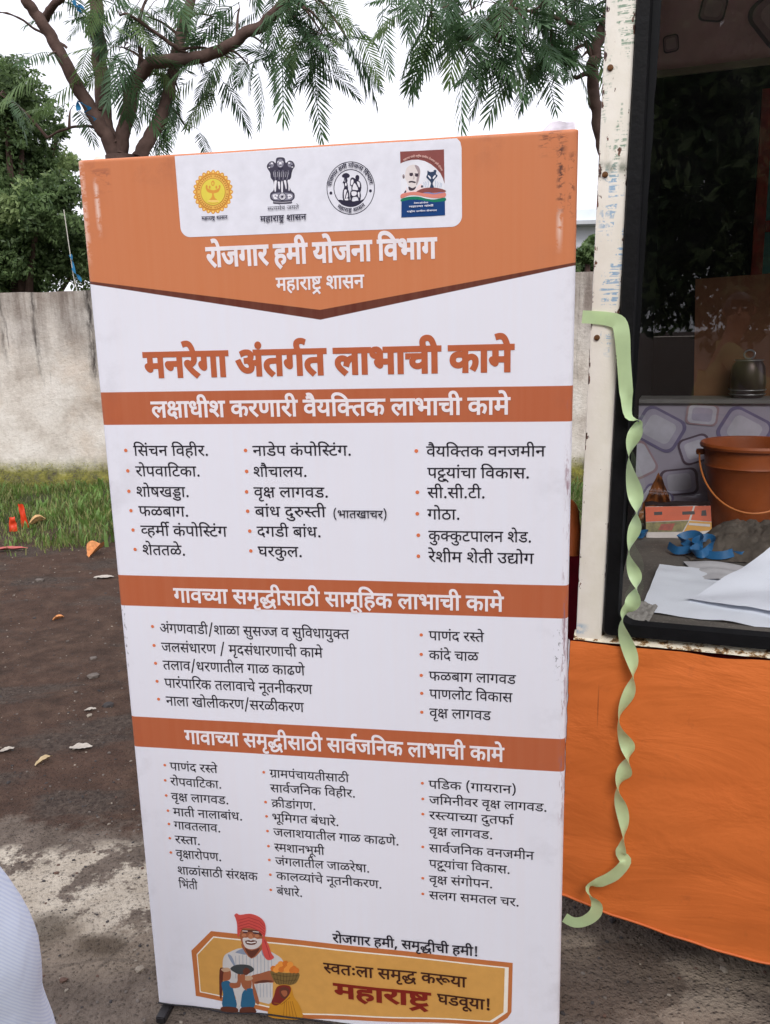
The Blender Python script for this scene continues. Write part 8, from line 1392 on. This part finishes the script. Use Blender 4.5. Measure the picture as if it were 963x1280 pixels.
for text, u0, v0, sx, sy, bold, colour, gl in LINES:
    parts = []; gl = [gl[k:k + 3] for k in range(0, len(gl), 3)]
    for k, (g, gx, gy) in enumerate(gl):
        Vv, Ff = glyph_mesh(g, bold)
        parts.append(([(u0 + (x + gx) * sx * 1e-6, v0 + (y + gy) * sy * 1e-6) for x, y in Vv], Ff, (k % 3) + (8 if colour == 'ink' or sy < 12 else 0)))
    name = 'headline' if sy > 40 else 'lettering'
    put_print(name, parts, INK[colour], .0022 if v0 < .25 or sy < 25 else .0006)
for text, cu, cv, rad, a0, a1, sc, bold, colour, part, flip, gl, adv in ARC_LINES:
    parts = []; gl = [gl[k:k + 3] for k in range(0, len(gl), 3)]
    for k, (g, gx, gy) in enumerate(gl):
        Vv, Ff = glyph_mesh(g, bold); out = []
        for x, y in Vv:
            s = (x + gx) / adv; a = math.radians(a0 + (a1 - a0) * s); r = rad + (y + gy) * sc * 1e-6 * (-1 if flip else 1)
            out.append((cu + r * math.cos(a), cv + r * math.sin(a)))
        parts.append((out, Ff, 10 + k % 3))
    put_print('ring_lettering', parts, INK[colour], .0018)
for u, v, r in BULLETS:
    pts = [(u + r * math.cos(2 * math.pi * k / 12), v + r * math.sin(2 * math.pi * k / 12)) for k in range(12)]
    put_print('bullet', [(pts, [tuple(range(12))], 1)], ink('bullet', (222, 120, 78)))
def cut_up(poly, step=.0105):
    bm = bmesh.new(); vs = [bm.verts.new((x, y, 0)) for x, y in poly]
    for tri in tessellate_polygon([[Vector((x, y, 0)) for x, y in poly]]):
        try: bm.faces.new([vs[i] for i in tri])
        except ValueError: pass
    xs = [p[0] for p in poly]; ys = [p[1] for p in poly]
    for ax, lo, hi in ((0, min(xs), max(xs)), (1, min(ys), max(ys))):
        k = math.floor(lo / step) + 1
        while k * step < hi:
            co = [0, 0, 0]; no = [0, 0, 0]; co[ax] = k * step; no[ax] = 1
            bmesh.ops.bisect_plane(bm, geom=bm.verts[:] + bm.edges[:] + bm.faces[:], plane_co=co, plane_no=no); k += 1
    bm.verts.index_update(); r = ([(v.co.x, v.co.y) for v in bm.verts], [[v.index for v in f.verts] for f in bm.faces]); bm.free(); return r
c = []
for cx, cz, a in ((.192 + .018, 1.6862 + .018, 180), (.7055 - .018, 1.6832 + .018, 270)):
    c += [(cx + .018 * math.cos(math.radians(a + k * 9)), cz + .018 * math.sin(math.radians(a + k * 9))) for k in range(11)]
c += [(.7055, 1.810), (.7035, 1.820), (.6975, 1.8262), (.191, 1.8262)]
put_print('emblem_card', [cut_up(c) + (0,)], INK['card'], .0004)
done = []; groups = {}
for part, colour, u0, v0, d in ART:
    x, y = u0, v0; poly = [(x, y)]
    for k in range(len(d) // 2): x += d[2 * k]; y += d[2 * k + 1]; poly.append((x, y))
    poly = [p for k, p in enumerate(poly) if p != poly[k - 1]]
    poly = [(a * 1e-4, b * 1e-4) for a, b in poly]
    if len(poly) < 3: continue
    bb = (min(p[0] for p in poly), min(p[1] for p in poly), max(p[0] for p in poly), max(p[1] for p in poly))
    lay = 1 + max([l for l, q in done if q[0] < bb[2] and q[2] > bb[0] and q[1] < bb[3] and q[3] > bb[1]], default=0)
    done.append((lay, bb)); groups.setdefault((part, colour), []).append(cut_up(poly) + (lay,))
print('art layers', max(l for l, _ in done))
for part in dict.fromkeys(p for p, c in groups):
    cols = [c for p, c in groups if p == part]; V = []; F = []; I = []
    for ci, colour in enumerate(cols):
        for Vv, Ff, lay in groups[part, colour]:
            n = len(V); V += [(u, -wave(u, v) - .0005 - lay * .00006, v) for u, v in Vv]; F += [tuple(i + n for i in f) for f in Ff]; I += [ci] * len(Ff)
    mesh(part, V, F, [INK[c] for c in cols], banner, idx=I)

# ------------------------------------------------------------------ people
def skin_body(name, joints, edges, mats, parent, levels=2, wrinkle=0):
    """joints: {name: (x,y,z,r)} ; grows one continuous surface"""
    keys = list(joints); me = bpy.data.meshes.new(name); me.from_pydata([joints[k][:3] for k in keys], [(keys.index(a), keys.index(b)) for a, b in edges], [])
    o = link(name, me, parent); sk = o.modifiers.new('s', 'SKIN'); sk.use_smooth_shade = True; sk.branch_smoothing = .3
    for k, v in zip(keys, me.skin_vertices[0].data):
        j = joints[k]; v.radius = (j[3], j[4] if len(j) > 4 else j[3])
    me.skin_vertices[0].data[0].use_root = True
    if wrinkle: levels = 3
    ss = o.modifiers.new('ss', 'SUBSURF'); ss.levels = levels; ss.render_levels = levels
    dg = bpy.context.evaluated_depsgraph_get(); m2 = bpy.data.meshes.new_from_object(o.evaluated_get(dg)); o.modifiers.clear(); o.data = m2; m2.name = name
    m2.materials.clear()
    if wrinkle:
        for v in m2.vertices:
            p = v.co; f = abs(nz(p.x * 4 + p.z * 6, p.y * 5, p.z * 2.5)) * .9 + .35 * nz(p.x * 14 + p.z * 9, p.y * 12, p.z * 5); v.co = p + v.normal * (f * wrinkle)
    for m in mats: m2.materials.append(m)
    m2.polygons.foreach_set('material_index', [0] * len(m2.polygons)); return o
m_skin = plain('brown_skin', srgb(150, 98, 72), .5, .08, 20, .35); m_hair = plain('black_hair', srgb(24, 20, 20), .5, .3, 60)
def figure(name, label, loc, rz, J, shirt, trousers, hem, hair_bald=False):
    e = empty(name, loc, rz, label, 'person')
    def hand(s):
        w = Vector(J['wr' + s][:3]); el = Vector(J['el' + s][:3]); d = (w - el).normalized(); side = Vector((0, 0, 1)).cross(d); side = side.normalized() if side.length > .2 else Vector((0, 1, 0)); up = side.cross(d)
        J['pm' + s] = tuple(w + d * .05) + (.032, .02)
        out = [('wr' + s, 'pm' + s)]
        for k, (o_, l) in enumerate(((-.028, .062), (-.010, .074), (.010, .070), (.027, .055))):
            a = w + d * .085 + side * o_; b1 = a + d * l * .5 - up * .010; b2 = a + d * l - up * .032
            J['fa%d' % k + s] = tuple(a) + (.0095,); J['fb%d' % k + s] = tuple(b1) + (.0085,); J['fc%d' % k + s] = tuple(b2) + (.007,); out += [('pm' + s, 'fa%d' % k + s), ('fa%d' % k + s, 'fb%d' % k + s), ('fb%d' % k + s, 'fc%d' % k + s)]
        a = w + d * .04 - side * .04; b1 = w + d * .075 - side * .058 - up * .01; J['ta' + s] = tuple(a) + (.012,); J['tb' + s] = tuple(b1) + (.009,); out += [('pm' + s, 'ta' + s), ('ta' + s, 'tb' + s)]
        return out
    E_ = [('pel', 'sp1'), ('sp1', 'sp2'), ('sp2', 'nk'), ('nk', 'jaw'), ('jaw', 'hd'), ('sp2', 'shL'), ('shL', 'elL'), ('elL', 'wrL'), ('sp2', 'shR'), ('shR', 'elR'), ('elR', 'wrR'), ('pel', 'hpL'), ('hpL', 'knL'), ('knL', 'anL'), ('anL', 'toL'), ('pel', 'hpR'), ('hpR', 'knR'), ('knR', 'anR'), ('anR', 'toR')]
    Jb = dict(J); core = {k: v for k, v in J.items()}
    E2 = E_ + hand('L') + hand('R')
    skin_body('body', J, E2, [m_skin], e)
    def cloth(nm, keys, edges, grow, mat):
        Jc = {k: tuple(core[k][:3]) + tuple(r_ + grow for r_ in core[k][3:]) for k in keys}; skin_body(nm, Jc, edges, [mat], e, wrinkle=.022)
    cuff = {}
    for s in 'LR':
        el, wr = Vector(core['el' + s][:3]), Vector(core['wr' + s][:3]); core['cf' + s] = tuple(el.lerp(wr, .82)) + (.034,)
        kn, an = Vector(core['kn' + s][:3]), Vector(core['an' + s][:3]); core['hm' + s] = tuple(kn.lerp(an, .92)) + (.05,)
    core['hem'] = hem
    cloth('shirt', ['sp1', 'hem', 'sp2', 'shL', 'elL', 'cfL', 'shR', 'elR', 'cfR'], [('hem', 'sp1'), ('sp1', 'sp2'), ('sp2', 'shL'), ('shL', 'elL'), ('elL', 'cfL'), ('sp2', 'shR'), ('shR', 'elR'), ('elR', 'cfR')], .016, shirt)
    cloth('trousers', ['pel', 'hpL', 'knL', 'hmL', 'hpR', 'knR', 'hmR'], [('pel', 'hpL'), ('hpL', 'knL'), ('knL', 'hmL'), ('pel', 'hpR'), ('hpR', 'knR'), ('knR', 'hmR')], .015, trousers)
    hd = Vector(core['hd'][:3]); f = Vector(core['face']) if 'face' in core else Vector((0, 1, 0)); sd = f.cross(Vector((0, 0, 1))).normalized(); 
    b = MB(); bm = bmesh.new(); bmesh.ops.create_uvsphere(bm, u_segments=20, v_segments=12, radius=1)
    V = [hd + Vector((v.co.x * .088, v.co.y * .088, .012 + v.co.z * .10)) - f * (.016 + .02 * max(0, -v.co.z)) for v in bm.verts]; bm.verts.index_update(); F = [[v.index for v in q.verts] for q in bm.faces if (Vector(V[q.verts[0].index]) - hd).dot(f) < .045 or (Vector(V[q.verts[0].index]) - hd).z > .055]
    mesh('hair', V, F, m_hair, e, True); bm.free()
    nb = MB(); nb.tube([hd + f * .072 + Vector((0, 0, .012)), hd + f * .092 + Vector((0, 0, -.022)), hd + f * .078 + Vector((0, 0, -.03))], [.008, .014, .008], 8); nb.build('nose', m_skin, e, True)
    for s in (-1, 1):
        MB().lathe([(0, -.006), (.010, -.004), (.012, 0), (.010, .004), (0, .006)], c=tuple(hd + f * .074 + sd * .03 * s + Vector((0, 0, .012))), n=10).build('eye', plain('eye_white', srgb(210, 205, 200), .3), e, True)
        MB().tube([hd + sd * s * .078 + Vector((0, 0, .02)) - f * .005, hd + sd * s * .088 - f * .01, hd + sd * s * .078 + Vector((0, 0, -.028))], [.008, .014, .007], 8).build('ear', m_skin, e, True)
    MB().tube([hd + f * .074 + sd * s + Vector((0, 0, -.05)) for s in (-.024, 0, .024)], .005, 6).build('mouth', plain('lips', srgb(120, 66, 58), .5), e, True)
    for s in 'LR':
        a = Vector(core['an' + s][:3]); t = Vector(core['to' + s][:3]); d = (t - a); d.z = 0; d.normalize()
        MB().tube([Vector((a.x, a.y, a.z - .035)) - d * .05, Vector((a.x, a.y, a.z - .03)) + d * .06, t + d * .03 + Vector((0, 0, .01))], [.045, .05, .032], 10, squash=.9).build('shoe', plain('dark_shoe', srgb(40, 34, 32), .5), e, True)
    return e
# bystander at the lower left whose pale blue sleeve enters the picture
def stripe_mat():
    t = NT('pale_blue_stripe'); w = t.n.new('ShaderNodeTexWave'); w.inputs['Scale'].default_value = 190; w.inputs['Distortion'].default_value = .8; w.bands_direction = 'DIAGONAL'; t.l.new(t.tc(), w.inputs['Vector'])
    c = t.ramp(w.outputs['Fac'], [(.2, srgb(204, 216, 238)), (.7, srgb(218, 228, 244))]); t.bump(t.noise(9, 4), .3, .02); return t.fin(c, .75, .2)
J = dict(pel=(0, 0, .96, .14, .11), sp1=(0, .01, 1.12, .15, .12), sp2=(0, 0, 1.36, .15, .11), nk=(0, .01, 1.49, .055), jaw=(0, .035, 1.57, .062, .07), hd=(0, .03, 1.65, .078, .092),
         shL=(-.19, 0, 1.42, .06), elL=(-.26, -.05, 1.13, .045), wrL=(-.25, .04, .90, .03), shR=(.19, 0, 1.40, .062), elR=(.285, .12, 1.05, .047), wrR=(.275, .20, .84, .031),
         hpL=(-.10, 0, .88, .10), knL=(-.12, .02, .50, .065), anL=(-.12, -.02, .09, .045), toL=(-.13, .13, .035, .035), hpR=(.10, 0, .88, .10), knR=(.12, .02, .50, .065), anR=(.12, -.02, .09, .045), toR=(.13, .13, .035, .035), )
BYX, BYY = -.614, .42
figure('person', 'bystander at the left edge in a pale blue finely striped shirt', (BYX, BYY, 0), 0, J, stripe_mat(), plain('dark_trousers', srgb(52, 54, 64), .85, .15), (0, 0, .90, .155, .125))

# rider on a parked motorcycle behind the viewer, seen as a reflection in the window
RM = Matrix.Translation(vloc(.36, -3.9, 0)) @ Matrix.Rotation(VYAW, 4, 'Z')
rl = vloc(.30, -3.9, 0)
J = dict(pel=(0, 0, .88, .14, .12), sp1=(.03, 0, 1.04, .14, .12), sp2=(.10, 0, 1.28, .15, .12), nk=(.13, 0, 1.42, .055), jaw=(.17, 0, 1.49, .062, .07), hd=(.165, 0, 1.57, .08, .09),
         shL=(.10, .18, 1.34, .06), elL=(.27, .25, 1.14, .045), wrL=(.46, .26, 1.06, .03), shR=(.10, -.18, 1.34, .06), elR=(.27, -.25, 1.14, .045), wrR=(.46, -.26, 1.06, .03),
         hpL=(.02, .10, .84, .10), knL=(.38, .20, .66, .065), anL=(.20, .22, .30, .045), toL=(.33, .23, .26, .035), hpR=(.02, -.10, .84, .10), knR=(.38, -.20, .66, .065), anR=(.22, -.30, .09, .045), toR=(.36, -.31, .035, .035), face=(1, 0, 0))
fc = J.pop('face')
_core_face = fc
def rider():
    return figure('person', 'man in an olive shirt sitting on a parked motorcycle, reflected in the window glass', (rl.x, rl.y, 0), VYAW, J, plain('olive_shirt', srgb(160, 152, 100), .85, .15), plain('black_trousers', srgb(36, 36, 40), .85, .15), (0, 0, .86, .15, .13))
rider()
mc = empty('motorcycle', (rl.x, rl.y, 0), VYAW, 'dark motorcycle parked behind the viewpoint with round chrome headlamp', 'motorcycle')
m_ch = plain('chrome', srgb(220, 220, 224), .12, .03, 5, .5, 1.0); m_bp = plain('dark_red_paint', srgb(70, 18, 22), .25, .1, 5, .5); m_bl = plain('black_rubber_tyre', srgb(22, 22, 22), .8)
for x in (-.62, .78):
    w = MB().lathe([(.24, -.045), (.29, -.05), (.315, 0), (.29, .05), (.24, .045)], n=36).build('wheel', m_bl, mc, True); w.rotation_euler = (math.radians(90), 0, 0); w.location = (x, 0, .31)
    MB().lathe([(0, -.03), (.03, -.03), (.03, .03), (0, .03)], n=12).build('hub', m_ch, w, True); sp_ = MB()
    for k in range(12): a = k * math.pi / 6; sp_.tube([(0, 0, 0), (.25 * math.cos(a), .25 * math.sin(a), 0)], .004, 4)
    sp_.build('spokes', m_ch, w)
MB().tube(cr_path([(.05, 0, .80), (.18, 0, .86), (.34, 0, .88), (.46, 0, .80)], 5), [.06, .08, .10, .115, .125, .13, .13, .13, .125, .12, .11, .10, .09, .08, .06, .05], 16).build('fuel_tank', m_bp, mc, True)
MB().tube(cr_path([(-.62, 0, .78), (-.3, 0, .77), (0, 0, .74), (.08, 0, .76)], 4), [.07, .09, .10, .11, .115, .115, .11, .11, .10, .10, .09, .08, .06], 14, squash=.6).build('saddle', m_bl, mc, True)
for y in (-.09, .09): MB().tube([(.78, y, .31), (.55, y, .98)], .022, 10).build('fork', m_ch, mc, True)
MB().tube(cr_path([(.40, -.34, 1.04), (.50, -.16, 1.07), (.53, 0, 1.02), (.50, .16, 1.07), (.40, .34, 1.04)], 6), .012, 8).build('handlebar', m_ch, mc, True)
h_ = MB().lathe([(0, -.09), (.05, -.085), (.085, -.03), (.09, 0), (.095, .004), (.085, .012)], n=28).build('headlamp', m_ch, mc, True); h_.rotation_euler = (0, math.radians(90), 0); h_.location = (.64, 0, .92)
MB().lathe([(0, .018), (.05, .015), (.084, .006)], n=28).build('lens', plain('lamp_glass', srgb(210, 214, 220), .1), h_, True)
for y in (-.30, .30):
    m_ = MB().tube([(.44, y, 1.05), (.47, y * 1.15, 1.22)], .005, 6).build('mirror_stem', m_ch, mc, True); MB().lathe([(0, -.012), (.055, -.01), (.06, 0), (0, .004)], n=20, c=(0, 0, 0)).build('mirror', m_ch, m_, True); m_.children[0].location = (.47, y * 1.2, 1.27); m_.children[0].rotation_euler = (0, math.radians(90), 0)
MB().box((.0, -.12, .32), (.36, .12, .62), bevel=.05).build('engine', plain('engine_metal', srgb(90, 90, 94), .4, .3, 10, .5, .7), mc, True)
MB().tube([(.1, -.14, .36), (-.4, -.17, .38), (-.75, -.18, .46)], [.025, .04, .045], 12).build('exhaust', m_ch, mc, True)
for x0, x1 in (((-.62, .31), (.0, .45)), ((-.62, .31), (-.5, .72)), ((.05, .7), (.55, .95)), ((.0, .4), (.5, .9))): MB().tube([(x0[0], .06, x0[1]), (x1[0], .06, x1[1])], .016, 8).build('frame_bar', m_bl, mc, True)
MB().tube(cr_path([(.52, 0, .55), (.66, 0, .645), (.80, 0, .66), (.98, 0, .60), (1.08, 0, .5)], 4), [.02] * 17, 10, squash=3.2).build('mudguard', m_bp, mc, True)
